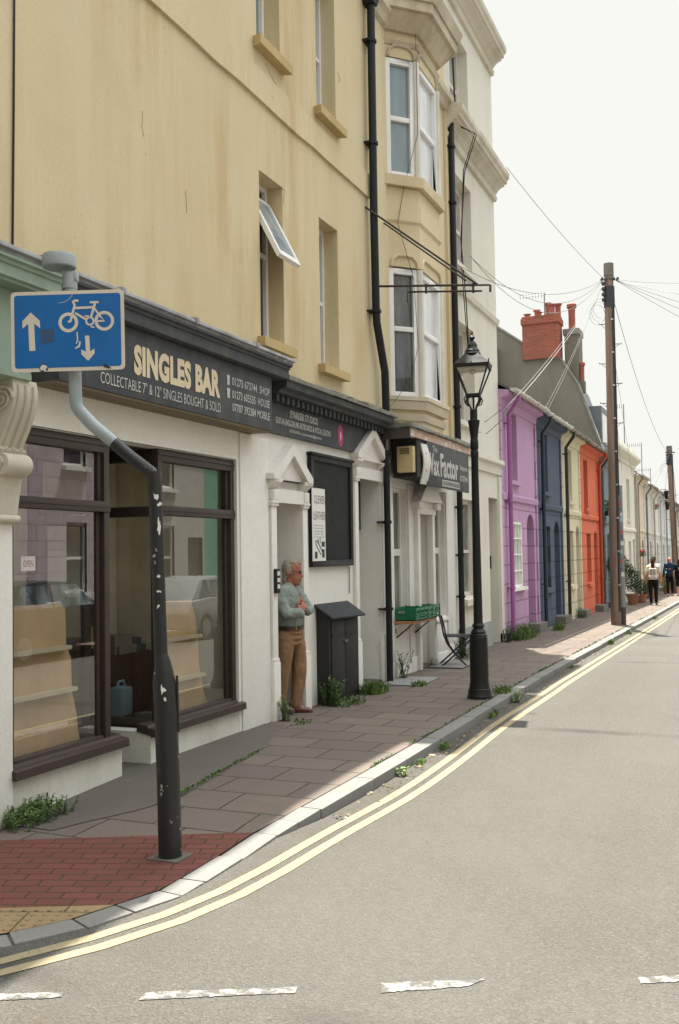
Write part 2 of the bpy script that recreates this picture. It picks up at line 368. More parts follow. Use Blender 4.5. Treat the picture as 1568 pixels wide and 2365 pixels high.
SLAB = paving('paving_slabs', .62, .42, (.148, .118, .096), (.108, .093, .079), (.028, .028, .017), msize=.009)
REDB = paving('red_block_paving', .2, .1, (.135, .050, .038), (.108, .042, .033), (.04, .026, .02), rot=radians(-19.5), msize=.006, grime=.3)
BUFF = paving('buff_tactile_paving', .4, .4, (.23, .17, .09), (.21, .155, .082), (.06, .05, .036), rot=radians(-19.5), msize=.006, grime=.3)
KERB = paving('granite_kerb', 9, 9, (.165, .163, .150), (.165, .163, .150), (.06, .06, .05), msize=.0, grime=.4)
CONC = paving('concrete_strip', 9, 9, (.105, .094, .079), (.105, .094, .079), (.06, .06, .05), msize=.0, grime=.5)

mb = MB(); ys = [-120, -20, 0, 14, 40, 80, 140, 700]
for a, b in zip(ys, ys[1:]):
    for x0, x1 in ((-500, -20), (-20, 0), (0, 12), (12, 500)):
        mb.quad((x0, a, gz(a) - .085), (x1, a, gz(a) - .085), (x1, b, gz(b) - .085), (x0, b, gz(b) - .085))
structure('road', mb, ASPH)

kp = [(2.0, y) for y in (140, 100, 70, 50, 40, 32, 26, 21, 17, 14, 12, 10.5, 9.2, 8.2, 7.4)]
near = [((742, 1869), -.02), ((690, 1899), -.045), ((639, 1928), -.065), ((560, 1982), -.073), ((474, 2036), -.075), ((420, 2067), -.076), ((309, 2106), -.076), ((201, 2142), -.076), ((31, 2181), -.076)]
kz = [gz(y) for _, y in kp]
for (p, z) in near: kp.append(G(*p, z)); kz.append(z)
kp += [(1.0, 3.42), (.6, 3.22), (0, 3.02), (-.8, 2.85), (-2, 2.72), (-6, 2.6)]; kz += [-.076] * 6
def inset(pts, d):
    out = []
    for i, p in enumerate(pts):
        a = Vector(pts[max(i - 1, 0)]); b = Vector(pts[min(i + 1, len(pts) - 1)]); t = (b - a).normalized(); n = Vector((t.y, -t.x))
        out.append(tuple(Vector(p) + n * d))
    return out
ki = inset(kp, .17)
# walk along the kerb and cut it into stones about 0.9 m long
mb = MB()
def along(pts, zs, step):
    out = [(Vector(pts[0]), zs[0], 0)]
    for i in range(len(pts) - 1):
        a, b = Vector(pts[i]), Vector(pts[i + 1]); n = max(1, round((b - a).length / step))
        for k in range(1, n + 1): out.append((a.lerp(b, k / n), zs[i] + (zs[i + 1] - zs[i]) * k / n, i))
    return out
oo = along(kp, kz, .9)
for k in range(len(oo) - 1):
    a, b = oo[k][0], oo[k + 1][0]; t = (b - a).normalized(); n = Vector((t.y, -t.x)); g = .006
    a2 = a + t * g; b2 = b - t * g; za = oo[k][1] + random.uniform(-.004, .004); zb = oo[k + 1][1] + random.uniform(-.004, .004)
    if k < len(oo) - 2:
        c = oo[k + 2][0]; t2 = (c - b).normalized(); n2 = (n + Vector((t2.y, -t2.x))).normalized()
    else: n2 = n
    if k > 0:
        c = oo[k - 1][0]; t0 = (a - c).normalized(); n0 = (n + Vector((t0.y, -t0.x))).normalized()
    else: n0 = n
    j = random.uniform(-.006, .006); a2 = a2 - n * j; b2 = b2 - n * j
    lo_ = [(*a2, za - .4), (*b2, zb - .4), (*(b2 + n2 * .165), zb - .4), (*(a2 + n0 * .165), za - .4)]
    hi_ = [(*a2, za), (*b2, zb), (*(b2 + n2 * .165), zb), (*(a2 + n0 * .165), za)]
    mb.prism(lo_, hi_)
structure('kerb', mb, KERB, bevel=.009)

# pavement rows from the wall to the kerb: (wall point, kerb point)
rows = []
for p, z in zip(ki[:15], kz[:15]): rows.append(((-.7, p[1]), p, z, z))
def cz(y): return 0 if y > 7.4 else -.1 * (1 - max(0, min(1, (y - 3.6) / 3.4)) ** 1.3)
def sheet(name, rws, m, sub_=5):
    mb = MB(); n = len(rws)
    for wl, kr, z0, z1 in rws:
        for k in range(sub_ + 1):
            f = k / sub_; mb.v.append((wl[0] + (kr[0] - wl[0]) * f, wl[1] + (kr[1] - wl[1]) * f, z0 + (z1 - z0) * f))
    mb.f = [(i * (sub_ + 1) + k, i * (sub_ + 1) + k + 1, (i + 1) * (sub_ + 1) + k + 1, (i + 1) * (sub_ + 1) + k) for i in range(n - 1) for k in range(sub_)]
    return structure(name, mb, m)
K = {i: (ki[15 + i], near[i][1]) for i in range(len(near))}
rows += [((-.7, 6.85), K[0][0], -.02, K[0][1]), ((-.7, 6.3), K[1][0], -.035, K[1][1])]
top = ((-.7, 4.78), K[2][0], -.065, K[2][1])
sheet('pavement', rows + [((-.7, 5.6), tuple((Vector(K[1][0]) + Vector(K[2][0])) / 2), -.05, -.055), top], SLAB)
bot = ((-.7, 3.42), K[6][0], -.071, K[6][1])
sheet('red_brick_paving', [top, ((-.7, 4.4), K[3][0], -.067, K[3][1]), ((-.7, 4.0), K[4][0], -.069, K[4][1]), ((-.7, 3.75), K[5][0], -.07, K[5][1]), bot], REDB)
sheet('tactile_paving', [bot, ((-.8, 3.3), K[7][0], -.072, K[7][1]), ((-.9, 3.2), K[8][0], -.074, K[8][1])] + [((-.9 - i * .3, 3.15 - i * .02), ki[24 + i], -.076, -.076) for i in range(0, 5)], BUFF)
# blisters of the tactile slabs
from mathutils.bvhtree import BVHTree
PAVE = {o.name: BVHTree.FromPolygons([v.co.copy() for v in o.data.vertices], [tuple(p.vertices) for p in o.data.polygons]) for o in COL.objects if o.type == 'MESH' and o.name in ('pavement', 'red_brick_paving', 'tactile_paving')}
def pz(x, y, names=('tactile_paving',)):
    hs = [PAVE[n].ray_cast(Vector((x, y, 2)), Vector((0, 0, -1)))[0] for n in names]; hs = [h.z for h in hs if h]
    return max(hs) if hs else None
mb = MB()
e1 = Vector((cos(radians(20)), sin(radians(20)))); e2 = Vector((-e1.y, e1.x)); o_ = Vector(K[6][0])
for i in range(0, 30):
    for j in range(1, 12):
        q = o_ - e1 * (.05 + i * .067) - e2 * (.02 + j * .067)
        ins = any(False for _ in ())
        h_ = pz(q.x, q.y)
        if h_ is not None: mb.lathe([(.017, 0), (.014, .005), (.006, .007)], (q.x, q.y, h_), 8)
structure('tactile_paving_blisters', mb, BUFF)
# smooth concrete strip along the shop front
mb = MB()
L_ = [(5.5, .40), (5.75, .50), (6.1, .68), (6.48, .80), (7.2, .75), (7.95, .66), (8.4, .55), (8.85, .42), (9.4, .25)]
for (a, fa), (b, fb) in zip(L_, L_[1:]):
    for i in range(6):
        for j in range(4):
            P4 = []
            for s_, u_ in ((i, j), (i + 1, j), (i + 1, j + 1), (i, j + 1)):
                v_ = u_ / 4; yy = a + (b - a) * v_; xx = -.66 + (fa + (fb - fa) * v_ + .66) * s_ / 6; P4.append((xx, yy, (pz(xx, yy, ('pavement', 'red_brick_paving')) or 0) + .005))
            mb.quad(*P4)
structure('concrete_path', mb, CONC)

# far pavement across the road
mb = MB()
for a, b in zip(ys[2:-1], ys[3:]):
    a = max(a, 6)
    mb.box(7.75, 9.6, a, b, -3, min(gz(a), gz(b))) if a < 14 else mb.prism([(7.75, a, -3), (9.6, a, -3), (9.6, b, -3), (7.75, b, -3)], [(7.75, a, gz(a)), (9.6, a, gz(a)), (9.6, b, gz(b)), (7.75, b, gz(b))])
structure('far_pavement', mb, SLAB)

# road markings
def worn(name, col, wear, scale=16):
    t = NT(name); f = t.ramp(t.noise(scale, 7, .75), wear, wear + .07); f2 = t.ramp(t.noise(55, 3), .25, .4)
    c = t.mix(t.math('MULTIPLY', f, f2), (.080, .0775, .068), col)
    return t.done(c, .75, t.bump(t.noise(60, 4), .4, .006), spec=.25)
YEL = worn('yellow_road_paint', (.25, .207, .128), .34); WHI = worn('white_road_paint', (.20, .197, .18), .46)
def GR(px, py):
    z = -.0815
    for _ in range(5):
        x, y = G(px, py, z); z = gz(y) - .0815
    return Vector((x, y, z))
pin = [(0, 2219), (139, 2198), (309, 2149), (464, 2088), (593, 2026), (722, 1938), (808, 1892), (917, 1825), (1063.5, 1734), (1142, 1669), (1270, 1590)]
pou = [(0, 2247), (139, 2222), (309, 2175), (464, 2114), (593, 2054), (722, 1964), (808, 1915), (933, 1867), (1089, 1739), (1177, 1671), (1270, 1608)]
a_ = [GR(*p) for p in pin]; b_ = [GR(*p) for p in pou]
def resample(poly, n, ext):
    L = [0]
    for p, q in zip(poly, poly[1:]): L.append(L[-1] + (q - p).length)
    out = []
    for k in range(n):
        d = L[-1] * k / (n - 1); i = max(0, min(len(poly) - 2, next((j for j in range(len(L) - 1) if L[j + 1] >= d), len(poly) - 2)))
        out.append(poly[i].lerp(poly[i + 1], (d - L[i]) / (L[i + 1] - L[i])))
    return out
d0 = (a_[0] - a_[1]); d0 = d0 / max(.01, d0.length)
left = [Vector((.6, 3.0, -.0815)), Vector((-.6, 2.62, -.0815)), Vector((-4, 2.3, -.0815))]
xin = sum(p.x for p in a_[-2:]) / 2; wid = .2
mid = [Vector(((p.x + q.x) / 2, (p.y + q.y) / 2, p.z)) for p, q in zip(resample(a_, 22, 0), resample(b_, 22, 0))]
for _ in range(2): mid = [mid[0]] + [(mid[i - 1] + mid[i] * 2 + mid[i + 1]) / 4 for i in range(1, len(mid) - 1)] + [mid[-1]]
mid = left[::-1] + mid + [Vector((mid[-1].x - .0 + (2.33 - mid[-1].x) * min(1, (y - 14) / 10), y, gz(y) - .0815)) for y in (13.99, 14.01, 16, 18, 22, 27, 33, 40, 60, 100, 140) if y > mid[-1].y + .05]
print('yellow', [tuple(round(c, 2) for c in p) for p in mid])
mb = MB()
for o0, o1 in ((-.105, -.03), (.03, .105)):
    L = []
    for i, p in enumerate(mid):
        t = (mid[min(i + 1, len(mid) - 1)] - mid[max(i - 1, 0)]); t.z = 0; t.normalize(); n = Vector((t.y, -t.x, 0))
        L.append((p + n * o0, p + n * o1))
    for (p, q), (r, s) in zip(L, L[1:]): mb.quad(p, q, s, r)
structure('yellow_road_markings', mb, YEL)
mb = MB()
for pts in ([(-60, 2297), (150, 2290), (140, 2303), (-60, 2312)], [(338, 2291), (688, 2278), (682, 2292), (320, 2309)], [(880, 2270), (1120, 2261), (1080, 2277), (880, 2292)], [(1473, 2256), (1640, 2248), (1640, 2263), (1480, 2271)]):
    a, b, c, d = [GR(*p) for p in pts]; n = 26; R_ = random.Random(int(pts[0][0]))
    top_ = [a.lerp(b, k / n) + Vector((0, R_.uniform(-.006, .006), 0)) for k in range(n + 1)]; bt_ = [d.lerp(c, k / n) + Vector((0, R_.uniform(-.006, .006), 0)) for k in range(n + 1)]
    for k in range(n): mb.quad(top_[k], top_[k + 1], bt_[k + 1], bt_[k])
structure('white_road_markings', mb, WHI)
# ------------------------------------------------------------------ helpers for fronts
def wall(mb, y0, y1, z0, z1, holes, x=0.0, dep=.25):
    Y = sorted({y0, y1, *[h[0] for h in holes], *[h[1] for h in holes]}); Z = sorted({z0, z1, *[h[2] for h in holes], *[h[3] for h in holes]})
    Y = [q for q in Y if y0 <= q <= y1]; Z = [q for q in Z if z0 <= q <= z1]
    for a, b in zip(Y, Y[1:]):
        for c, d in zip(Z, Z[1:]):
            m, n = (a + b) / 2, (c + d) / 2
            if any(h[0] < m < h[1] and h[2] < n < h[3] for h in holes): continue
            mb.quad((x, a, c), (x, b, c), (x, b, d), (x, a, d))
    for h in holes:
        a, b, c, d = h[:4]; e = h[4] if len(h) > 4 else dep
        mb.quad((x, a, c), (x - e, a, c), (x - e, a, d), (x, a, d)); mb.quad((x, b, c), (x, b, d), (x - e, b, d), (x - e, b, c))
        mb.quad((x, a, d), (x - e, a, d), (x - e, b, d), (x, b, d)); mb.quad((x, a, c), (x, b, c), (x - e, b, c), (x - e, a, c))
    return mb
def window(parent, y0, y1, z0, z1, dep, fm, pm, fw=.05, zbars=(), ybars=(), sill=None, x=0.0, sillm=None, ft=.05, name='window', bw=None):
    mb = MB(); a, b = x - dep, x - dep + ft; bw = bw or fw * .8
    mb.box(a, b, y0, y0 + fw, z0, z1); mb.box(a, b, y1 - fw, y1, z0, z1)
    mb.box(a, b - .003, y0 + fw, y1 - fw, z0, z0 + fw * 1.2); mb.box(a, b - .003, y0 + fw, y1 - fw, z1 - fw, z1)
    for q in zbars: mb.box(a, b - .006, y0 + fw, y1 - fw, q - bw / 2, q + bw / 2)
    for q in ybars: mb.box(a, b - .012, q - bw / 2, q + bw / 2, z0 + fw * 1.2, z1 - fw)
    w_ = sub(mb.build(name, fm, parent), parent)
    MB().box(a + .005, a + ft * .35, y0 + fw * .5, y1 - fw * .5, z0 + fw * .5, z1 - fw * .5).build('pane', pm, w_)
    if sill:
        pr, th, ov = sill
        MB().prism([(x - dep, y0 - 0, z0), (x + pr, y0 - ov, z0 - .03), (x + pr, y1 + ov, z0 - .03), (x - dep, y1, z0)][::-1], [(x - dep, y0, z0 - th), (x + pr, y0 - ov, z0 - th), (x + pr, y1 + ov, z0 - th), (x - dep, y1, z0 - th)][::-1]).build('sill', sillm or fm, w_)
    return w_
def drain(parent, pts, r=.05, m=None, brackets=(), hopper=None, name='drainpipe'):
    mb = MB().tube(pts, r, 10)
    for z, x, y in brackets: mb.tube([(x, y, z - .02), (x, y, z + .02)], r * 1.35, 10); mb.box(x - .13, x, y - r * 1.9, y + r * 1.9, z - .012, z + .012)
    if hopper:
        x, y, z = hopper; mb.prism([(x - .09, y - .07, z), (x + .07, y - .07, z), (x + .07, y + .07, z), (x - .09, y + .07, z)], [(x - .11, y - .12, z + .22), (x + .12, y - .12, z + .22), (x + .12, y + .12, z + .22), (x - .11, y + .12, z + .22)])
    return mb.build(name, m or PIPE, parent, smooth=True)
def mould(prof, y0, y1):          # moulding profile in (x, z) run along the street
    return MB().py(prof, y0, y1)

# ================================================================== the yellow corner building with two shops
A = thing('shop_building', 'tall yellow stuccoed building with brown shop windows and peeling white piers below', 'building', (0, 9, 0))
WA = [(9.46, 10.04, 4.12, 5.93), (11.06, 11.65, 4.10, 5.91), (9.44, 10.02, 7.38, 9.2), (11.05, 11.66, 7.28, 9.1), (5.0, 5.0001, 8, 8.001)]
mb = wall(MB(), -1.5, 12.78, 3.3, 9.8, [h + (.27,) for h in WA[:4]])
mb.quad((0, -1.5, 3.3), (-8, -1.5, 3.3), (-8, -1.5, 9.8), (0, -1.5, 9.8)); mb.quad((0, 12.78, 3.3), (-8, 12.78, 3.3), (-8, 12.78, 9.8), (0, 12.78, 9.8))
mb.quad((-8, -1.5, -.5), (-8, 12.78, -.5), (-8, 12.78, 9.8), (-8, -1.5, 9.8))
mb.build('upper_wall', YELLOW, A)
mb = MB().box(-8.1, .28, -1.6, 12.5, 9.8, 9.9); mb.build('roof', MOSSY, A)
mould([(0, 9.8), (.25, 9.8), (.22, 9.68), (.12, 9.6), (.1, 9.5), (0, 9.45)], -1.5, 12.4).build('parapet_cornice', STONE, A)
# string course, slightly wavy like old render
mb = MB(); n_ = 30; random.seed(3); off = [random.uniform(-.012, .012) for _ in range(n_ + 1)]
for i in range(n_):
    ya = -1.5 + 14.28 * i / n_; yb = -1.5 + 14.28 * (i + 1) / n_; za, zb = 6.69 + off[i], 6.69 + off[i + 1]
    mb.prism([(0, ya, za), (.035, ya, za), (.03, ya, za + .34), (0, ya, za + .36)], [(0, yb, zb), (.035, yb, zb), (.03, yb, zb + .34), (0, yb, zb + .36)])
mb.build('string_course', YELLOW, A)
SILLST = stucco('old_stone_sill', (.52, .40, .19), dirt=(.2, .14, .06), blotch=.7, streak=.6, bs=30, bump=.8, specks=.6)
for i, (a, b, c, d) in enumerate(WA[:4]):
    w_ = window(A, a + .005, b - .005, c, d, .26, UPVC, PANE_BLUE if i > 1 else PANE, fw=.055, ft=.07, zbars=(c + .86,) if i in (1, 3) else (c + 1.02, d - .18), sill=(.11, .13, .12), sillm=SILLST)
    MB().box(-.25, -.2, a + .06, b - .06, c + .05, c + .10).build('bottom_rail', UPVC, w_)
# the open top casement, hinged at its head
a, b, c, d = WA[0]; zt = d - .2; hgt = .84; an = radians(27)
U = Vector((0, 1, 0)); V = Vector((sin(an), 0, -cos(an))); Nn = U.cross(V); o = Vector((-.17, a + .03, zt))
mb = MB()
def casement(mb, u0, u1, v0, v1, dd=.025):
    mb.obox(o + U * (u0 + u1) / 2 + V * (v0 + v1) / 2, U, V, Nn, (u1 - u0) / 2, (v1 - v0) / 2, dd)
casement(mb, 0, .06, 0, hgt); casement(mb, .46, .52, 0, hgt); casement(mb, .06, .46, 0, .05); casement(mb, .06, .46, hgt - .07, hgt)
cs = sub(mb.build('open_casement', UPVC, A), A); mb = MB(); casement(mb, .05, .47, .04, hgt - .05, .006); mb.build('pane', window_glass('casement_pane', (.2, .24, .26), (.32, .35, .36)), cs)
# black cable down the render, cracks
yc, zc = F(56, 300)
MB().tube([(.012, 5.62, 10.0), (.012, 5.615, 7.6), (.014, 5.6, 6.2), (.012, 5.59, 5.0), (.012, 5.575, 3.95)], .008, 6).build('cable', BLACK, A)
def crack(pts, r=.0025, name='crack', m=None, parent=A):
    L = [F(*p) for p in pts]; out = []
    for p, q in zip(L, L[1:]):
        for k in range(4): f = k / 4; out.append((.001, p[0] + (q[0] - p[0]) * f + random.uniform(-.012, .012), p[1] + (q[1] - p[1]) * f + random.uniform(-.015, .015)))
    MB().tube(out, r, 4, False).build(name, m or flat('crack_shadow', (.27, .19, .095), .95), parent)
crack([(327, 255), (329, 300), (333, 320)]); crack([(428, 440), (430, 510)], .003); crack([(614, 150), (622, 168), (640, 200), (645, 215)])
crack([(608, 405), (640, 425), (656, 440), (654, 480)], .003)
crack([(400, 20), (480, 70), (560, 130), (640, 200)], .002); crack([(780, 170), (785, 184), (779, 195)], .004)

# ---- ground floor front
WHITED = stucco('stained_white_render', (.68, .66, .58), dirt=(.16, .14, .07), blotch=.6, streak=.55, bs=45, bump=.6, specks=.4)
LOW = [(5.56, 8.88, -.3, 2.73, .12), (9.70, 10.38, -.3, 2.43, .5), (12.12, 12.98, -.3, 2.86, .55)]
mb = wall(MB(), -1.5, 13.25, -.4, 3.42, LOW)
mb.build('lower_wall', WHITE, A)
mb = MB(); mb.px([(5.56, -.3), (6.88, -.3), (6.88, .27), (5.56, .27)], -.14, -.004); mb.box(-.75, -.14, 6.76, 6.88, -.3, .27); mb.build('stallriser', WHITED, A)
mb = MB(); mb.px([(7.3, -.3), (8.88, -.3), (8.88, .27), (7.3, .27)], -.14, -.004); mb.box(-.75, -.14, 7.3, 7.44, -.3, .27); mb.build('stallriser', WHITED, A)
# wall round the recess and shop room
ROOMW = paint('cream_room_paint', (.78, .72, .56), .8); ROOMF = wood('shop_floor', (.35, .27, .18), .6, axis=0)
mb = MB(); mb.quad((-4.4, 3, -.05), (-4.4, 8.95, -.05), (-4.4, 8.95, 2.95), (-4.4, 3, 2.95)); mb.quad((-4.4, 8.95, -.05), (-.12, 8.95, -.05), (-.12, 8.95, 2.95), (-4.4, 8.95, 2.95)); mb.quad((-4.4, 3, -.05), (-.12, 3, -.05), (-.12, 3, 2.95), (-4.4, 3, 2.95))
mb.quad((-4.4, 3, 2.95), (-.12, 3, 2.95), (-.12, 8.95, 2.95), (-4.4, 8.95, 2.95)); mb.build('room_wall', ROOMW, A)
MB().quad((-4.4, 3, -.05), (.0, 3, -.05), (.0, 8.95, -.05), (-4.4, 8.95, -.05)).build('room_floor', ROOMF, A)
def shopwin(y0, y1, lret, rret):
    mb = MB(); a, b = -.12, -.03
    mb.box(a, b, y0, y1, 2.62, 2.728); mb.box(a, b + .012, y0 + .001, y1 - .001, 2.675, 2.69)
    mb.box(a, b + .01, y0, y1, 2.14, 2.225); mb.box(a, b + .017, y0 + .002, y1 - .002, 2.178, 2.184)
    for q in (y0, y1 - .07): mb.box(a + .003, b - .002, q, q + .07, .30, 2.62)
    for q in (y0 + .07, y1 - .115): mb.box(a + .006, b - .03, q, q + .045, 2.225, 2.62); mb.box(a + .006, b - .045, q, q + .045, .34, 2.14)
    mb.box(a, b - .01, y0 + .085, y1 - .085, .30, .35)
    yy = y1 if rret else y0
    sgn = -1 if rret else 1
    mb.box(-.72, a, min(yy, yy + sgn * .06), max(yy, yy + sgn * .06), 2.62, 2.728); mb.box(-.72, a, min(yy, yy + sgn * .06), max(yy, yy + sgn * .06), 2.13, 2.22)
    mb.box(-.72, a, min(yy, yy + sgn * .06), max(yy, yy + sgn * .06), .27, .34); mb.box(-.78, -.70, min(yy, yy + sgn * .085), max(yy, yy + sgn * .085), -.1, 2.728)
    f = sub(mb.build('shop_window', BROWN, A, bevel=.004), A)
    MB().quad((-.085, y0 + .03, .3), (-.085, y1 - .03, .3), (-.085, y1 - .03, 2.15), (-.085, y0 + .03, 2.15)).build('pane', SHOPGLASS, f)
    MB().quad((-.08, y0 + .03, 2.2), (-.08, y1 - .03, 2.2), (-.08, y1 - .03, 2.66), (-.08, y0 + .03, 2.66)).build('fanlight_pane', SHOPGLASS, f)
    yy += sgn * .03
    MB().quad((-.09, yy, .3), (-.74, yy, .3), (-.74, yy, 2.7), (-.09, yy, 2.7)).build('side_pane', SHOPGLASS, f)
    s0, s1 = (y0 - .01, y1 + .13) if rret else (y0 - .2, y1 + .05)
    mould([(-.14, .27), (-.14, .335), (-.03, .325), (-.02, .305), (.035, .30), (.055, .292), (.058, .232), (.0, .228), (0, .24)], s0, s1).build('sill', BROWN, f)
shopwin(5.56, 6.77, False, True); shopwin(7.49, 8.88, True, False)
# recessed shop door
mb = MB(); mb.box(-.80, -.73, 6.69, 6.78, -.1, 2.72); mb.box(-.80, -.73, 7.48, 7.57, -.1, 2.72); mb.box(-.80, -.73, 6.78, 7.48, 2.05, 2.15); mb.box(-.80, -.73, 6.78, 7.48, 2.6, 2.72); mb.box(-.79, -.745, 6.78, 7.48, -.06, .12); mb.box(-.79, -.745, 6.78, 6.88, .12, 2.05); mb.box(-.79, -.745, 7.38, 7.48, .12, 2.05)
dr = sub(mb.build('shop_door', BROWN, A, bevel=.004), A)
MB().quad((-.765, 6.85, .1), (-.765, 7.41, .1), (-.765, 7.41, 2.07), (-.765, 6.85, 2.07)).build('pane', SHOPGLASS, dr)
MB().tube([(-.735, 7.42, .95), (-.70, 7.42, .96), (-.70, 7.42, 1.15), (-.735, 7.42, 1.16)], .012, 8).build('handle', flat('brass_metal', (.45, .33, .12), .3, 1), dr)
mb = MB().box(-.8, -.13, 6.77, 7.49, -.1, .0); mb.build('doorstep', CONC, A)
mb = MB().box(-.12, -.0, 5.56, 8.88, 2.732, 2.74); mb.box(-.75, -.12, 6.6, 7.6, 2.73, 2.79); mb.build('soffit', WHITE, A)
MB().box(-.8, -.12, 6.78, 7.48, 2.72, 2.729).build('recess_ceiling', BROWN, A)
# piers with small returns
MB().box(0, .018, 8.93, 9.56, -.3, 3.02).build('pier', WHITE, A, bevel=.006); MB().box(.0, .02, 4.9, 5.56, -.3, 3.0).build('pier', WHITE, A, bevel=.006)

# ---- the two pedimented doorways
def doorway(y0, y1, o0, o1, zcap, zped, apex, dep, doorz, xf=.10):
    mb = MB()
    for a, b in ((o0 - .12, o0), (o1, o1 + .12)):
        mb.box(0, xf * .7, a, b, .0, zcap); mb.box(0, xf * .95, a - .02, b + .02, -.3, .62); mb.box(0, xf * .85, a - .01, b + .01, .62, .66)
        mb.box(0, xf, a - .02, b + .02, zcap - .06, zcap); mb.box(0, xf * 1.15, a - .03, b + .03, zcap - .03, zcap)
        mb.box(0, xf * 1.2, a - .0, b + .0, zcap, zcap + .12); mb.py([(0, zcap + .12), (xf * 1.7, zcap + .2), (xf * 1.7, zcap + .24), (0, zcap + .24)], a - .04, b + .04)
    p = mb.build('pilaster', WHITEW, A, bevel=.005)
    mb = MB(); mb.box(0, xf * .9, o0, o1, zcap - .02, zcap + .13); mb.box(0, xf * 1.4, y0 + .02, y1 - .02, zcap + .225, zped)
    ym = (y0 + y1) / 2
    mb.px([(y0, zped + .0), (y0 + .12, zped), (ym, apex - .13), (y1 - .12, zped), (y1, zped), (y1, zped + .06), (ym, apex), (y0, zped + .06)], 0, xf * 1.9)
    mb.px([(y0 + .12, zped), (y1 - .12, zped), (ym, apex - .13)], 0, xf * .8)
    mb.build('pediment', WHITEW, A)
    MB().quad((-dep, o0, -.1), (-dep, o1, -.1), (-dep, o1, zcap), (-dep, o0, zcap)).build('recess_wall', WHITEW, A)
    dm = paint('grey_white_door', (.55, .54, .50), .5, grime=.3)
    mb = MB(); mb.box(-dep + .002, -dep + .04, o0 + .04, o1 - .04, .02, doorz)
    for q in ((.12, .85), (.95, doorz - .12)):
        mb.box(-dep + .03, -dep + .055, o0 + .1, (o0 + o1) / 2 - .03, *q); mb.box(-dep + .03, -dep + .055, (o0 + o1) / 2 + .03, o1 - .1, *q)
    d_ = sub(mb.build('door', dm, A, bevel=.004), A)
    MB().ball((-dep + .08, o0 + .12, 1.0), .025).build('handle', flat('brass_metal', (.45, .33, .12), .3, 1), d_)
doorway(9.50, 10.52, 9.70, 10.38, 2.36, 2.585, 3.0, .5, 2.0, xf=.062)
doorway(11.95, 13.15, 12.12, 12.98, 2.78, 3.02, 3.47, .55, 2.1, xf=.065)
MB().box(-.5, .0, 9.7, 10.38, -.06, .012).build('doorstep', CONC, A); MB().box(-.55, .02, 12.12, 12.98, -.06, .03).build('doorstep', CONC, A)
MB().box(-.3, -.26, 12.12, 12.97, 2.1, 2.79).build('transom_panel', DARKPAINT, A)
# intercom on the first pilaster
mb = MB().box(.045, .075, 9.60, 9.70, 1.36, 1.62); ic = sub(mb.build('intercom', BLACK, A, bevel=.005), A)
for k, zz in enumerate((1.57, 1.50, 1.43)): MB().box(.075, .081, 9.625, 9.685, zz - .022, zz + .022).build('label_plate', flat('pale_plate', (.6, .6, .57), .4), ic)

# ---- long cornice over the record shop, green end on the left
FS = thing('shop_cornice', 'grey leaded cornice over the record shop fascia with a pale green end section', 'cornice', (.1, 7, 3.7))
yg = 5.72
LP = [(0, 3.93), (.05, 3.93), (.30, 3.845), (.39, 3.83), (.395, 3.80), (.36, 3.795), (.36, 3.775), (0, 3.775)]
mb = mould(LP, -1.5, 9.5)
for q in (-.4, .8, 2.0, 3.2, 4.3, 5.45, 6.35, 7.45, 8.6): mb.py([(0, 3.945), (.06, 3.945), (.31, 3.86), (.405, 3.845), (.405, 3.79), (.38, 3.79), (.38, 3.83), (.3, 3.84), (.05, 3.93), (0, 3.93)], q, q + .05)
mb.build('lead_flashing', LEAD, FS, bevel=.004)
mould([(0, 3.77), (.37, 3.77), (.37, 3.75), (.345, 3.74), (.34, 3.72), (.325, 3.715), (.325, 3.625), (.30, 3.615), (0, 3.615)], yg, 9.46).build('moulding', DARKPAINT, FS)
GREEN = paint('pale_green_paint', (.27, .36, .28), .5, grime=.35, grimecol=(.16, .18, .12))
mould([(0, 3.77), (.37, 3.77), (.37, 3.75), (.345, 3.74), (.34, 3.72), (.325, 3.715), (.325, 3.64), (.30, 3.63), (.30, 3.615), (0, 3.615)], -1.5, yg).build('moulding', GREEN, FS)
gs = MB().box(0, .16, -1.5, yg - .22, 2.98, 3.612); gs.py([(.16, 2.98), (.24, 3.0), (.24, 3.04), (.16, 3.06)], -1.5, yg - .22)
gf = gs.build('shop_fascia', GREEN); tag(gf, 'pale green blank fascia board at the left end of the leaded cornice', 'fascia')

# ---- SINGLES BAR signboard
SG = thing('shop_sign', 'long dark grey signboard lettered SINGLES BAR in bold cream capitals', 'sign', (.1, 7.3, 3.05))
mb = MB(); mb.box(0.002, .25, 5.78, 9.2, 3.05, 3.612); mb.build('board', DARKPAINT, SG, bevel=.004)
mould([(0, 3.03), (.23, 3.03), (.235, 3.049), (0, 3.049)], 5.78, 9.18).build('underside', wood('worn_board_wood', (.2, .155, .1), .8, axis=1, chips=.3), SG)
CRM = paint('cream_lettering', (.66, .55, .37), .55, var=.08, chips=.28, chipcol=(.25, .2, .15)); PALE = paint('pale_lettering', (.50, .50, .47), .6, chips=.36, chipcol=(.1, .1, .11)); 
XS = .2525
def ftext(s, x0, y0, x1, y1, pl=XS, bold=0.0, mb=None, h=None):
    ya, za = F(x0, y0, pl); yb, zb = F(x1, y1, pl); return ya, za, yb, zb
def put(mb, s, pl, y0, y1, z0, z1, bold=0.0, spacing=1.0): text(mb, s, (pl, y0, z0), (0, 1, 0), (0, 0, 1), y1 - y0, z1 - z0, bold, .002, spacing=spacing)
mb = MB()
ya, za = F(309, 830, XS); yb, zb = F(441, 880, XS); yc, zc = F(451, 885, XS); yd, zd = F(508, 900, XS)
put(mb, 'SINGLES', XS, ya, yb, 3.24, 3.49, .055, 1.06); put(mb, 'BAR', XS, yc, yd, 3.24, 3.49, .055, 1.06)
mb.build('lettering', CRM, SG)
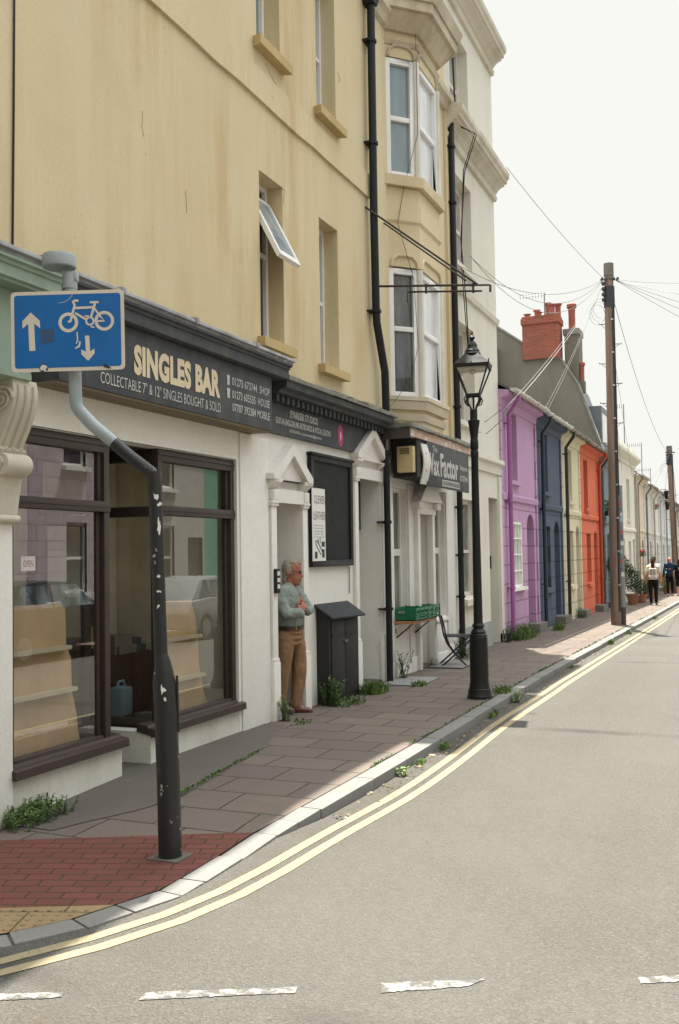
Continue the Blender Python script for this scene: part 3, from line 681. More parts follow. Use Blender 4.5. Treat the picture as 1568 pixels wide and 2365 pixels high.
mb = MB(); ya = F(232, 870, XS)[0]; yb = F(509, 930, XS)[0]
put(mb, 'COLLECTABLE 7" & 12" SINGLES BOUGHT & SOLD', XS, ya, yb, 3.105, 3.195, -.004)
mb.build('strapline_lettering', PALE, SG)
ya = F(524, 890, XS)[0]; y2 = F(536, 890, XS)[0]; yb = F(626, 910, XS)[0] - .0
for k, s in enumerate(('01273 673744  SHOP', '01273 605535  HOUSE', '07707 392384 MOBILE')):
    mb = MB(); z0 = 3.40 - k * .125; put(mb, s, XS, y2, min(yb, 9.14), z0, z0 + .078, .006)
    mb.build('phone_lettering', PALE, SG)
    if k < 2:
        mb = MB(); mb.box(XS, XS + .002, ya + .005, ya + .05, z0 - .01, z0 + .052); mb.box(XS, XS + .002, ya, ya + .056, z0 + .052, z0 + .085); mb.build('phone_symbol', PALE, SG)


# ---- music studio signboard under its dentil cornice
S2 = thing('studio_sign', 'dark grey signboard lettered SPARKER STUDIOS with a pink flower', 'sign', (.05, 11, 3.1))
mb = MB().box(0.001, .05, 9.2, 13.2, 3.09, 3.56); mb.build('board', DARKPAINT, S2)
mb = MB(); XQ = .052
put(mb, 'SPARKER STUDIOS', XQ, 10.05, 10.82, 3.305, 3.39, .03); put(mb, 'GUITAR-BASS-DRUMS-KEYBOARDS & VOCAL LESSONS', XQ, 9.68, 11.2, 3.205, 3.275, .02); put(mb, '01273 683763 or sparkerstudios@gmail.com', XQ, 10.03, 10.92, 3.13, 3.175, .015)
mb.build('lettering', PALE, S2)
mb = MB()
for k in range(7):
    an = 2 * pi * k / 7; mb.ball((XQ, 11.52 + .045 * cos(an), 3.25 + .085 * sin(an)), (.004, .05, .06), 10, 6)
mb.build('flower', flat('pink_flower_paint', (.42, .05, .18), .6), S2)
mb = MB().ball((XQ + .003, 11.52, 3.25), (.006, .025, .06), 10, 6); mb.build('flower_heart', flat('pale_pink_paint', (.75, .5, .6), .6), S2)
C2 = thing('studio_cornice', 'mossy dark dentil cornice above the studio signboard', 'cornice', (.1, 11, 3.5))
mb = mould([(0, 3.50), (.2, 3.50), (.22, 3.53), (.29, 3.55), (.30, 3.62), (0, 3.62)], 9.47, 12.86)
yy = 9.52
while yy < 12.8: mb.box(.0, .15, yy, yy + .065, 3.42, 3.498); yy += .13
mb.build('moulding', DARKPAINT, C2)
random.seed(11); mb = MB(); yy = 9.46
while yy < 12.9:
    L_ = random.uniform(.12, .5); z_ = 3.66 + random.uniform(-.015, .03); mb.py([(0, 3.625), (.33, 3.625), (.335, z_), (.2, z_ + .04), (0, z_ + .09)], yy, min(yy + L_, 12.95)); yy += L_
mb.build('lead_flashing', MOSSY, C2, bevel=.01)

# ---- scrolled corbel at the left edge
CB = thing('scroll_corbel', 'weathered white scrolled corbel between the green fascia and the record shop window', 'corbel', (0, 5.5, 2.3))
prof = []
for k in range(25):
    f = k / 24; prof.append((.17 + .11 * sin(pi * (f * .9 + .1)) ** .8 * (1 - .62 * f) + (.045 if f > .93 else 0) - .10 * f, 3.0 - .50 * f))
for k in range(13):
    an = pi / 2 - pi * k / 12; prof.append((.10 + .085 * cos(an), 2.42 + .08 * sin(an)))
for k in range(8): prof.append((.085 - .04 * k / 7, 2.33 - .25 * k / 7))
for k in range(7):
    an = pi / 2 - pi * k / 6; prof.append((.04 + .035 * cos(an), 2.05 + .03 * sin(an)))
prof += [(0.0, 2.0), (0, 3.0)]
mb = MB().py(prof, 5.33, 5.58); mb.build('bracket', CORBEL, CB, bevel=.008)
mb = MB()
for (cx, cz, r0, y) in ((.13, 2.86, .095, 5.325), (.085, 2.42, .055, 5.325)):
    pts = [(cx + r0 * (1 - t / 40) * cos(t * .42), y, cz + r0 * (1 - t / 40) * sin(t * .42)) for t in range(36)]
    mb.tube(pts, .012, 6)
for q in (5.38, 5.455, 5.53): mb.tube([(a + .004, q, b) for a, b in prof[2:24]], .014, 6)
mb.build('scroll_carving', CORBEL, CB, smooth=True)

# ---- framed noticeboard and leather poster
NB = thing('noticeboard', 'empty black framed noticeboard hung between the two pedimented doorways', 'noticeboard', (0, 11.18, 1.62)); NY = -.13
MB().box(.004, .03, 10.66, 11.86, 1.68, 2.9).build('board', paint('notice_slate', (.013, .0145, .017), .65, grime=.25, grimecol=(.03, .03, .03), spec=.25), NB)
mb = MB()
for a, b, c, d in ((10.61, 11.90, 1.62, 1.70), (10.61, 11.90, 2.88, 2.96), (10.61, 10.69, 1.70, 2.88), (11.82, 11.90, 1.70, 2.88)): mb.box(0.004, .055, a, b, c, d)
mb.box(.0, .075, 10.585, 11.92, 2.94, 2.975); mb.build('frame', paint('black_frame_paint', (.011, .012, .013), .5, spec=.3), NB, bevel=.006)
PO = thing('poster', 'tall white paper poster headed CLEVER LEATHER pinned over the noticeboard', 'poster', (.05, 10.9, 1.69))
MB().box(.056, .060, 10.60, 10.98, 1.69, 2.55).build('sheet', flat('poster_paper', (.74, .73, .68), .8), PO)
INK = flat('poster_ink', (.05, .05, .05), .8); GREY = flat('poster_grey_ink', (.3, .3, .3), .8)
mb = MB(); XP = .0615
put(mb, 'CLEVER', XP, 10.66, 10.96, 2.37, 2.465, -.012); put(mb, 'LEATHER', XP, 10.63, 10.968, 2.18, 2.275, -.012)
mb.build('lettering', flat('poster_title_ink', (.12, .12, .12), .8), PO)
mb = MB()
for k, s in enumerate(('Hand made leather goods', 'repairs, belts, bags and', 'cases made to measure', 'ask inside the shop', 'open Tuesday to Saturday')): put(mb, s, XP, 10.64, 10.93 - .02 * (k % 2), 2.10 - k * .034, 2.118 - k * .034, 0)
for (a, b, c, d) in ((10.68, 1.90, 10.84, 1.76), (10.73, 1.93, 10.88, 1.8)): mb.obox((XP, (a + c) / 2, (b + d) / 2), (0, c - a, d - b), (1, 0, 0), (0, -(d - b), c - a), .1, .0008, .008)
for q in (10.67, 10.71, 10.76, 10.81): mb.box(XP, XP + .001, q, q + .012, 1.9, 1.93 + (q - 10.67) * .3)
mb.box(XP, XP + .001, 10.66, 10.73, 1.72, 1.80); mb.box(XP, XP + .001, 10.87, 10.94, 1.73, 1.83); mb.box(XP, XP + .001, 10.86, 10.95, 1.86, 1.92)
mb.build('drawing', INK, PO)
# little chain hanging under the noticeboard
mb = MB()
for k in range(8): mb.tube([(.02, 11.82 + .012 * cos(2 * pi * t / 8), 1.58 - k * .042 + .022 * sin(2 * pi * t / 8)) for t in range(9)], .003, 4, False)
tag(mb.build('chain', PIPE), 'short rusty chain hanging below the corner of the noticeboard', 'chain')

# ---- black cabinet standing against the wall
CA = thing('storage_cabinet', 'battered black wooden cabinet with a sloping lid standing against the white wall', 'cabinet', (0.05, 11.25, 0))
CABM = wood('black_cabinet_boards', (.0125, .0125, .012), .7, axis=2, contrast=.3, chips=.27); CABL = paint('felted_lid', (.03, .033, .036), .9, bump=.6, bs=60)
mb = MB(); mb.px([(10.80, -.02), (11.74, -.02), (11.74, 1.04), (10.80, 1.04)], .004, .16); mb.py([(.004, 1.04), (.16, 1.04), (.004, 1.13)], 10.80, 11.74); mb.build('body', CABM, CA)
for a, b in ((10.86, 11.26), (11.275, 11.68)):
    dd = sub(MB().box(.16, .175, a, b, .07, .97).build('door', CABM, CA, bevel=.004), CA)
    MB().box(.175, .182, a + .02, b - .02, .78, .83).build('rail', CABM, dd)
MB().box(.17, .195, 11.22, 11.32, .70, .725).build('hasp', flat('rusty_steel', (.2, .14, .09), .6, .6), CA)
mb = MB(); mb.prism([(0, 10.74, 1.155), (.24, 10.74, 1.0), (.24, 11.80, .985), (0, 11.80, 1.15)], [(0, 10.74, 1.18), (.245, 10.74, 1.022), (.245, 11.80, 1.007), (0, 11.80, 1.175)]); mb.build('lid', CABL, CA, bevel=.006)

# ---- what stands inside the record shop window
RK = paint('display_rack_board', (.50, .345, .19), .6, var=.12, grime=.4, grimecol=(.36, .22, .1))
def rack(poly, x, label, ledges):
    t = thing('display_rack', label, 'display rack', (x, sum(p[0] for p in poly) / len(poly), .3))
    y0 = min(p[0] for p in poly)
    sub(MB().px(poly, x - .03, x).build('back_panel', RK, t), t)
    MB().tube([(x - .012, a, b) for a, b in poly[1:-1]], .014, 5).build('pale_edge', flat('raw_board_edge', (.48, .40, .28), .7), t)
    for q, e in ledges: MB().box(x - .03, x + .075, y0 + .05, e, q - .018, q + .012).build('ledge', flat('raw_board_edge', (.48, .40, .28), .7), t)
rack([(5.3, 1.43), (6.20, 1.42), (6.36, 1.42), (6.41, 1.38), (6.42, 1.09), (6.48, .98), (6.49, .71), (6.54, .56), (6.57, .39), (6.60, .24), (5.3, .24)], -.2, 'brown stepped display rack behind the glass of the window nearest the corner', ((1.08, 6.40), (.75, 6.47)))
rack([(7.85, 1.36), (8.38, 1.35), (8.46, 1.16), (8.50, .98), (8.52, .72), (8.55, .60), (8.61, .42), (8.72, .24), (7.75, .24)], -.25, 'brown stepped display rack behind the glass beyond the shop door', ((1.0, 8.48), (.62, 8.53)))
MB_ = thing('open_notice', 'small white OPEN notice hanging inside the shop window', 'notice', (-.2, 5.95, 1.6))
MB().box(-.2, -.197, 5.9, 6.06, 1.68, 1.79).build('card', flat('notice_card', (.7, .69, .64), .8), MB_)
mb = MB(); text(mb, 'OPEN', (-.1965, 5.925, 1.71), (0, 1, 0), (0, 0, 1), .11, .05, .01, .001); mb.build('lettering', flat('notice_red', (.4, .1, .08), .8), MB_)
# counter, records and posters in the room
MB().box(-1.55, -1.5, 7.2, 8.94, -.05, 2.94).build('partition', ROOMW, A)
mb = MB()
random.seed(8)
for r in range(3):
    for c in range(2): mb.box(-1.497, -1.493, 7.5 + c * .15, 7.63 + c * .15, 1.62 - r * .17, 1.77 - r * .17)
sl = mb.build('record_sleeves', window_glass('sleeve_prints', (.05, .045, .04), (.4, .28, .12))); tag(sl, 'grid of printed record sleeves pinned up inside the shop', 'sleeves')
t = thing('counter', 'dark cluttered shop counter seen through the recessed door', 'counter', (-1.25, 8.2, 0)); MB().box(-1.48, -1.0, 7.5, 8.9, -.05, .8).build('body', wood('dark_counter_wood', (.09, .05, .03), .6), t)
random.seed(5)
for k in range(9):
    x = random.uniform(-1.3, -1.17); y = random.uniform(7.7, 8.7); h = random.uniform(.04, .22)
    tag(MB().box(x - .15, x + .15, y - .15, y + .15, .802, .802 + h).build('record_pile', flat('sleeves_%d' % k, random.choice([(.3, .25, .2), (.1, .1, .12), (.4, .36, .3), (.25, .08, .05)]), .7)), 'pile of record sleeves on the shop counter', 'records', 'record piles on the counter')
for k, (y, z, c, lab) in enumerate(((7.78, 1.02, (.5, .1, .08), 'red and blue poster low on the wall inside the door'), (7.95, 1.85, (.25, .22, .15), 'dull printed poster higher on the wall inside the shop'))):
    p = thing('wall_poster', lab, 'poster', (-1.49, y, z)); MB().box(-1.492, -1.488, y - .2, y + .12, z, z + .5).build('sheet', flat('wall_poster_sheet_%d' % k, c, .7), p); MB().box(-1.488, -1.486, y - .16, y + .08, z + .1, z + .42).build('picture', flat('poster_picture_%d' % k, (.08, .14, .35) if k == 0 else (.4, .3, .1), .7), p)
J = thing('water_can', 'pale blue plastic water can standing low inside the shop door', 'canister', (-.9, 8.15, .236))
tag(MB().box(-1.02, -.74, 7.95, 8.4, -.05, .235).build('wooden_box', wood('dark_counter_wood', (.09, .05, .03), .6)), 'dark wooden box under the blue water can', 'box')
mb = MB().box(-.98, -.82, 8.06, 8.24, .236, .52); mb.build('body', flat('pale_blue_plastic', (.42, .58, .68), .35), J, bevel=.03); MB().tube([(-.9, 8.09, .51), (-.9, 8.11, .57), (-.9, 8.19, .57), (-.9, 8.22, .51)], .013, 8).build('handle', flat('pale_blue_plastic', (.42, .58, .68), .35), J)
# ================================================================== the bay-fronted building over the second record shop
PALEY = stucco('pale_yellow_stucco', (.66, .565, .37), dirt=(.42, .30, .14), blotch=.4, streak=.6, specks=.25)
B = thing('bay_building', 'pale yellow narrow building with a three-storey bay over the dark-canopied record shop', 'building', (0, 15, 0))
mb = wall(MB(), 12.78, 16.72, 3.3, 13.4, []); mb.quad((0, 12.78, 3.3), (-8, 12.78, 3.3), (-8, 12.78, 13.4), (0, 12.78, 13.4)); mb.quad((0, 12.78, 13.3), (-8, 12.78, 13.3), (-8, 16.72, 13.3), (0, 16.72, 13.3)); mb.quad((-8, 12.78, -1), (-8, 16.72, -1), (-8, 16.72, 13.4), (-8, 12.78, 13.4))
mb.build('upper_wall', PALEY, B)
BY = [(0, 13.60), (.36, 13.98), (.36, 15.02), (0, 15.38)]
def bayslab(mb, z0, z1, e0=0.0, e1=None):
    e1 = e0 if e1 is None else e1
    lo = [(0, BY[0][1] - e0 * 1.3, z0), (.36 + e0, 13.98 - e0 * .45, z0), (.36 + e0, 15.02 + e0 * .45, z0), (0, 15.38 + e0 * 1.3, z0)]
    hi = [(0, BY[0][1] - e1 * 1.3, z1), (.36 + e1, 13.98 - e1 * .45, z1), (.36 + e1, 15.02 + e1 * .45, z1), (0, 15.38 + e1 * 1.3, z1)]
    mb.prism(lo, hi)
mb = MB()
for z0, z1 in ((3.62, 3.98), (5.98, 7.16), (9.12, 9.5), (10.2, 13.1)): mb = MB(); bayslab(mb, z0, z1); mb.build('bay_wall', PALEY, B)
mb = MB()
for z0, z1, e0, e1 in ((3.99, 4.05, .10, .10), (3.86, 3.985, .06, .085), (3.70, 3.80, .03, .05)): bayslab(mb, z0, z1, e0, e1)
mb.build('bay_sill', STONE, B)
mb = MB()
for z0, z1, e0, e1 in ((7.17, 7.32, .08, .09), (6.62, 6.66, .0, .03), (6.66, 6.9, .03, .03)): bayslab(mb, z0, z1, e0, e1)
mb.build('bay_string_course', PALEY, B)
mb = MB()
for z0, z1, e0, e1 in ((9.3, 9.36, .02, .05), (9.5, 9.72, .06, .24), (9.725, 9.86, .30, .31), (9.865, 10.02, .34, .40), (10.02, 10.2, .40, .02)): bayslab(mb, z0, z1, e0, e1)
mb.build('bay_cornice', STONE, B)
mb = mould([(0, 9.5), (.06, 9.52), (.10, 9.62), (.16, 9.66), (.17, 9.76), (0, 9.8)], 12.8, 13.6); mb.build('upper_string_course', STONE, B); mb = MB(); mb.py([(0, 9.5), (.06, 9.52), (.10, 9.62), (.16, 9.66), (.17, 9.76), (0, 9.8)], 15.4, 16.72); mb.build('upper_string_course', STONE, B)
mould([(0, 13.0), (.18, 13.1), (.26, 13.3), (.26, 13.4), (0, 13.45)], 12.8, 16.72).build('parapet_cornice', STONE, B)
def bayface(p, q, z0, z1, mid, pm, i):
    p = Vector((p[0], p[1], 0)); q = Vector((q[0], q[1], 0)); u = (q - p); L = u.length; u.normalize(); n = Vector((u.y, -u.x, 0)); mb = MB()
    for a, b, c, d in ((0, .075, z0, z1), (L - .12, L, z0, z1), (.075, L - .12, z0, z0 + .07), (.075, L - .12, z1 - .08, z1), (.075, L - .12, mid - .035, mid + .035)): mb.pbox(p, u, n, a, b, c, d, -.10, -.005 if c != mid - .035 else -.012)
    
    w_ = sub(mb.build('bay_window', UPVC, B, bevel=.003), B)
    MB().pbox(p, u, n, .06, L - .06, z0 + .05, z1 - .05, -.085, -.065).build('pane', pm, w_)
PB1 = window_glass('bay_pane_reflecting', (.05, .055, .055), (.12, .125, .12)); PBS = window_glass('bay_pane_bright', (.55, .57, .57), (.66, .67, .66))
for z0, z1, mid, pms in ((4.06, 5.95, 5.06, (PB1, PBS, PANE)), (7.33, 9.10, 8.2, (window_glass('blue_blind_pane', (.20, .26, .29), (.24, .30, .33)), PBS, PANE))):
    for i in range(3): bayface(BY[i], BY[i + 1], z0, z1, mid, pms[i], i)
    for x, y in BY[1:3]: MB().tube([(x - .015, y, z0), (x - .015, y, z1)], .055, 8).build('bay_mullion', OLDWOOD, B, smooth=True)
    mb = MB()
    for i in range(3):   # shallow eyebrow moulding with rounded shoulders over each light
        p = Vector((*BY[i], 0)); q = Vector((*BY[i + 1], 0)); u = q - p; L = u.length; u.normalize(); n = Vector((u.y, -u.x, 0))
        pts = [(.04, 0), (.06, .1), (.14, .17), (.24, .18), (L - .24, .18), (L - .14, .17), (L - .06, .1), (L - .04, 0)]
        mb.tube([p + u * a + n * .01 + Vector((0, 0, z1 + .02 + b)) for a, b in pts], .028, 6)
    mb.build('window_hood', STONE if z1 > 8 else PALEY, B, smooth=True)
# a narrow blind recess and cables at the far side of the bay
WP = [(15.55, 15.85)]
MB().box(-.0, .05, 16.55, 16.72, 3.6, 9.5).build('edge_pilaster', PALEY, B)
drain(B, [(.10, 12.76, 9.45), (.10, 12.74, 6.4), (.10, 12.76, 5.15), (.10, 12.78, 4.95), (.12, 13.02, 4.3), (.12, 13.04, 3.75)], .055, brackets=[(7.45, .1, 12.75), (5.1, .1, 12.76), (8.9, .1, 12.76)], hopper=(.10, 12.76, 9.42))
drain(B, [(.125, 13.0, 3.2), (.125, 12.99, .0)], .045, brackets=[(2.2, .125, 13.0), (1.0, .125, 13.0)])
drain(B, [(.04, 16.72, 9.62), (.10, 16.72, 9.52), (.10, 16.74, 6), (.10, 16.76, 3.66)], .055, brackets=[(8.9, .1, 16.72), (7.9, .1, 16.73), (4.3, .1, 16.75)])
drain(B, [(.10, 16.78, 3.35), (.10, 16.78, -.05)], .052, brackets=[(2.55, .1, 16.78), (1.72, .1, 16.78), (1.0, .1, 16.78)])
def cable(name, pts, r, parent=None, m=None):
    return MB().tube(pts, r, 5).build(name, m or BLACK, parent)
cable('cable', [(.38, 13.9, 10), (.38, 13.93, 8), (.20, 13.78, 7.2), (.13, 13.66, 6.6), (.3, 13.85, 5.8), (.33, 13.9, 4.8), (.25, 13.75, 4.3), (.14, 13.3, 3.9), (.13, 13.1, 3.8)], .004, B)
cable('cable', [(.05, 15.5, 7.0), (.05, 15.55, 6.5), (.08, 15.62, 5.9), (.08, 15.72, 5.3), (.03, 15.5, 4.95)], .006, B)
# shop front below
LOWB = [(13.42, 14.08, .78, 2.72, .16), (14.42, 15.12, -.3, 2.40, .35), (15.42, 16.05, .72, 2.78, .16)]
mb = wall(MB(), 13.25, 16.72, -.4, 3.45, LOWB, x=.03); mb.build('shop_wall', WHITEW, B)
WS = paint('shop_white_paint', (.70, .69, .64), .45, grime=.3, grimecol=(.4, .33, .22), var=.05)
w1 = window(B, 13.42, 14.08, .78, 2.72, .13, WS, window_glass('shop_pane', (.10, .10, .085), (.22, .22, .19)), fw=.06, zbars=(1.78,), sill=(.06, .08, .04), x=.03, bw=.10)
w2 = window(B, 15.42, 16.05, .72, 2.78, .13, WS, window_glass('shop_pane', (.10, .10, .085)), fw=.05, zbars=(1.8,), sill=(.05, .07, .03), x=.03, bw=.10)
mb = MB()
for a, b in ((13.3, 13.42), (14.10, 14.36), (15.16, 15.40), (16.08, 16.34)):
    mb = MB(); mb.box(.03, .065, a, b, .22, 2.78); mb.box(.03, .085, a - .01, b + .01, -.3, .22); mb.build('shop_pilaster', WS, B, bevel=.006)

for a, b in ((13.42, 14.1), (15.42, 16.06)): mb = MB(); mb.box(.03, .055, a + .04, b - .04, .141, .62); mb.box(.03, .075, a, b, -.3, .14); mb.build('stallriser_panel', WS, B, bevel=.006)
MB().box(-.32, -.27, 14.42, 15.12, .03, 2.4).build('shop_door', WS, B); MB().box(-.32, .1, 14.42, 15.12, -.2, .03).build('doorstep', CONC, B)
mb = MB(); mb.box(.03, .13, 14.34, 14.46, 0, 2.36); mb.box(.03, .13, 15.08, 15.2, 0, 2.36); mb.box(.03, .14, 14.30, 15.24, 2.36, 2.46); mb.box(.03, .20, 14.22, 14.42, 2.44, 2.54); mb.box(.03, .20, 15.12, 15.32, 2.44, 2.54); mb.box(.03, .13, 14.42, 15.12, 2.46, 2.56)
mb.px([(14.2, 2.545), (15.34, 2.545), (14.77, 3.0)], .03, .23); mb.build('door_pediment', WS, B, bevel=.006)
CN = thing('shop_canopy', 'mossy flat canopy with peeling pink edge above the second record shop', 'canopy', (.2, 14.5, 3.4))
mb = mould([(0, 3.50), (.5, 3.50), (.505, 3.535), (0, 3.66)], 12.96, 16.42)
random.seed(21)
yy = 12.93
while yy < 16.4:
    L_ = random.uniform(.12, .4); mb.box(.36, .53, yy, min(yy + L_, 16.46), 3.505, 3.545 + random.uniform(0, .03)); yy += L_
mb.build('lead_flashing', MOSSY, CN, bevel=.008)
PINKW = paint('peeling_pink_paint', (.52, .36, .28), .7, chips=.45, chipcol=(.62, .58, .5), chipscale=4, grime=.4, grimecol=(.3, .22, .16))
MB().box(.40, .49, 12.99, 16.36, 3.385, 3.50).build('edge_board', PINKW, CN)
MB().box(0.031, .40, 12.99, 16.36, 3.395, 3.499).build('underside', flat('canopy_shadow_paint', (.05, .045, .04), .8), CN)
MB().box(.1, .488, 12.955, 12.988, 3.35, 3.50).build('end_board', wood('dark_end_board', (.06, .05, .042), .7, axis=0), CN)
WX = thing('shop_sign', 'dark grey signboard lettered The Wax Factor under the pink-edged canopy', 'sign', (.3, 14.7, 2.75))
mb = MB(); mb.box(.10, .46, 13.34, 15.95, 2.84, 3.39); mb.build('box', flat('dark_sign_box', (.028, .026, .024), .8), WX)
mb = MB(); mb.box(.46, .49, 13.72, 15.98, 2.74, 3.385); mb.build('board', DARKPAINT, WX, bevel=.004)
mb = MB(); XW = .4915
put(mb, 'Wax', XW, 13.70, 14.31, 2.90, 3.23, .03); put(mb, 'Factor', XW, 14.37, 15.33, 2.90, 3.26, .03); put(mb, 'The', XW, 13.98, 14.22, 3.25, 3.34, .0)
put(mb, 'Telephone', XW, 15.42, 15.88, 3.06, 3.16, .02); put(mb, '673744', XW, 15.44, 15.88, 2.90, 3.0, .02)
mb.build('lettering', PALE, WX)
MB().box(XW - .001, XW + .002, 14.45, 15.4, 2.77, 2.87).build('pale_panel', flat('pale_sign_panel', (.42, .41, .38), .6), WX)
mb = MB(); put(mb, 'COLLECTORS BOOKS & RECORDS', XW + .003, 14.48, 15.37, 2.79, 2.85, .01); mb.build('panel_lettering', flat('panel_ink', (.06, .06, .06), .7), WX)
pts = [(.44 + .05 * sin(k / 10 * pi * 1.1), 13.52 + .025 * (k % 2) * 0 + .02 * k / 10, 3.33 - .058 * k) for k in range(11)]
mb = MB()
for p, q in zip(pts, pts[1:]): mb.prism([(p[0], p[1] - .0, p[2]), (p[0] + .02, p[1], p[2]), (p[0] + .05, p[1] + .20, p[2]), (p[0] + .03, p[1] + .20, p[2])], [(q[0], q[1], q[2]), (q[0] + .02, q[1], q[2]), (q[0] + .05, q[1] + .20, q[2]), (q[0] + .03, q[1] + .20, q[2])])
mb.build('curled_end_panel', flat('white_end_panel', (.66, .65, .6), .6), WX)
MB().box(.505, .512, 13.60, 13.65, 2.93, 3.2).build('red_stripe', flat('faded_red_stripe', (.5, .17, .13), .7), WX)
AL = thing('alarm_box', 'cream alarm box with vent slots on the dark end of the record shop sign', 'alarm box', (.3, 13.3, 2.85))
AM = paint('cream_plastic', (.58, .47, .24), .45, grime=.2)
mb = MB(); mb.prism([(.20, 13.22, 2.90), (.44, 13.22, 2.90), (.44, 13.34, 2.90), (.20, 13.34, 2.90)], [(.20, 13.22, 3.27), (.44, 13.22, 3.27), (.44, 13.34, 3.27), (.20, 13.34, 3.27)]); mb.build('case', AM, AL, bevel=.015)
mb = MB()
for k in range(4): mb.box(.25, .39, 13.214, 13.2205, 3.16 + k * .022, 3.17 + k * .022)
mb.build('vent', BLACK, AL)
# iron sign bracket reaching out from the wall
IB = thing('sign_bracket', 'black iron sign bracket with raking stays sticking out from the bay building', 'bracket', (0, 12.8, 5.2))
IRON = paint('rusty_iron', (.03, .024, .02), .6, chips=.3, chipcol=(.12, .06, .03), bump=.4)
def bp(px, py, x): y, z = F(px, py, x); return (x, y, z)
def onwall(p): return p
P0 = (.0, *F(874, 669)); P1 = Vector((1.30, 12.95, 0))
# bar runs square to the wall at y = 13; its tip was measured at (1132, 658)
d_ = ray(1132, 657); t_ = (12.95 - 0) / d_.y; tip = CAM + d_ * t_
yb = 12.95; zb = F(874, 669)[1]; xt = tip.x
mb = MB(); mb.tube([(0, yb, zb), (xt - .03, yb, tip.z), (xt, yb, tip.z - .01), (xt, yb, tip.z - .1)], .016, 8)
f1, f2 = .30, .93; za = zb + (tip.z - zb) * f1 - .085; zc = zb + (tip.z - zb) * f2 - .085
mb.tube([(xt * f1, yb, za - .14), (xt * f1, yb, za), (xt * f2, yb, zc)], .014, 8)
for f in (.46, .86): mb.tube([(xt * f, yb, zb + (tip.z - zb) * f + .02), (xt * f, yb, zb + (tip.z - zb) * f - .11)], .016, 8)
mb.build('arm', IRON, IB, smooth=True)
mb = MB(); ys_, zs_ = F(843, 478); mb.tube([(0, ys_, zs_), (xt * .90, yb, zb + (tip.z - zb) * .9)], .014, 8); y2, z2 = F(886, 515); mb.tube([(0, y2, z2), (xt * .80, yb, zb + (tip.z - zb) * .8 + .06)], .012, 8); mb.build('stay', IRON, IB, smooth=True)

# ================================================================== tall white building with two heavy cornices
Cb = thing('white_building', 'tall off-white stuccoed building with two heavy cornices next to the lilac house', 'building', (0, 18.5, 0))
WC = [(17.05, 18.3, 9.75, 11.35, .3), (17.05, 18.35, 7.0, 8.65, .3), (17.05, 18.35, 4.15, 5.95, .3), (17.25, 18.25, .95, 2.72, .25), (19.22, 19.95, -1, 2.84, .4)]
CW = stucco('off_white_stucco', (.70, .68, .59), dirt=(.42, .33, .2), blotch=.3, streak=.5, specks=.2)
mb = wall(MB(), 16.72, 20.22, -1, 12.5, WC)
mb.quad((0, 20.22, -1), (-8, 20.22, -1), (-8, 20.22, 12.5), (0, 20.22, 12.5)); mb.quad((0, 16.72, 9), (-8, 16.72, 9), (-8, 16.72, 12.5), (0, 16.72, 12.5)); mb.quad((0, 16.72, 12.3), (-8, 16.72, 12.3), (-8, 20.22, 12.3), (0, 20.22, 12.3)); mb.quad((-8, 16.72, -1), (-8, 20.22, -1), (-8, 20.22, 12.5), (-8, 16.72, 12.5))
mb.build('wall', CW, Cb)
for nm, z0 in (('main_cornice', 9.06), ('top_cornice', 11.74)):
    pr = [(0, z0), (.06, z0 + .01), (.08, z0 + .09), (.045, z0 + .11), (.05, z0 + .17), (.08, z0 + .19), (.10, z0 + .23), (.17, z0 + .28), (.23, z0 + .295), (.235, z0 + .335), (.29, z0 + .345), (.29, z0 + .40), (.335, z0 + .45), (.345, z0 + .55), (0, z0 + .64)]
    mould(pr, 16.6 if z0 > 10 else 16.62, 20.24).build(nm, stucco('cornice_stucco', (.66, .61, .5), dirt=(.16, .11, .05), blotch=.7, streak=.8, bs=35), Cb, bevel=.006)
mould([(0, 6.46), (.05, 6.47), (.07, 6.56), (.0, 6.6)], 16.74, 20.24).build('string_course', CW, Cb); mould([(0, 3.32), (.04, 3.33), (.05, 3.5), (.11, 3.54), (.11, 3.62), (0, 3.66)], 16.86, 20.24).build('lower_string_course', CW, Cb)
for i, (a, b, c, d, e) in enumerate(WC[:3]):
    window(Cb, a, b, c, d, .24, OLDWOOD, window_glass('sky_pane', (.24, .25, .25), (.4, .41, .4)), fw=.09, zbars=((c + d) / 2,), ybars=((a + b) / 2,), sill=(.10, .12, .08), sillm=CW)
window(Cb, *WC[3][:4], .18, OLDWOOD, PANE_CURT, fw=.07, zbars=(1.78,), sill=(.10, .14, .06), sillm=CW)
dd = sub(MB().box(-.38, -.33, 19.27, 19.9, -.1, 2.2).build('door', paint('grey_door_paint', (.35, .34, .31), .4), Cb), Cb)
MB().box(-.385, -.35, 19.27, 19.9, 2.28, 2.8).build('fanlight', PANE, dd)
mb = MB(); mb.box(0, .04, 19.98, 20.2, -1, 3.3); mb.box(0, .05, 19.98, 20.2, -1, .1); mb.build('door_pilaster', CW, Cb); MB().box(-.22, -.15, 19.935, 19.948, 1.42, 1.68).build('letter_plate', BLACK, Cb)
MB().box(.0, .035, 16.9, 19.2, -1, .42).build('plinth', paint('grey_plinth', (.32, .34, .33), .8), Cb)
cable('cable', [(.1, 16.95, 10.6), (.12, 17.0, 9.4), (.46, 17.1, 9.2), (.2, 17.2, 8.6), (.08, 17.3, 7.4), (.10, 17.5, 6.3), (.10, 17.6, 5.55), (.10, 17.75, 5.35), (.1, 17.7, 5.7)], .011, Cb)
cable('cable', [(.1, 16.9, 10.6), (.12, 16.96, 9.4), (.46, 17.0, 9.2), (.2, 17.12, 8.6), (.09, 17.25, 7.0), (.1, 17.45, 5.9), (.1, 17.6, 5.3)], .009, Cb)

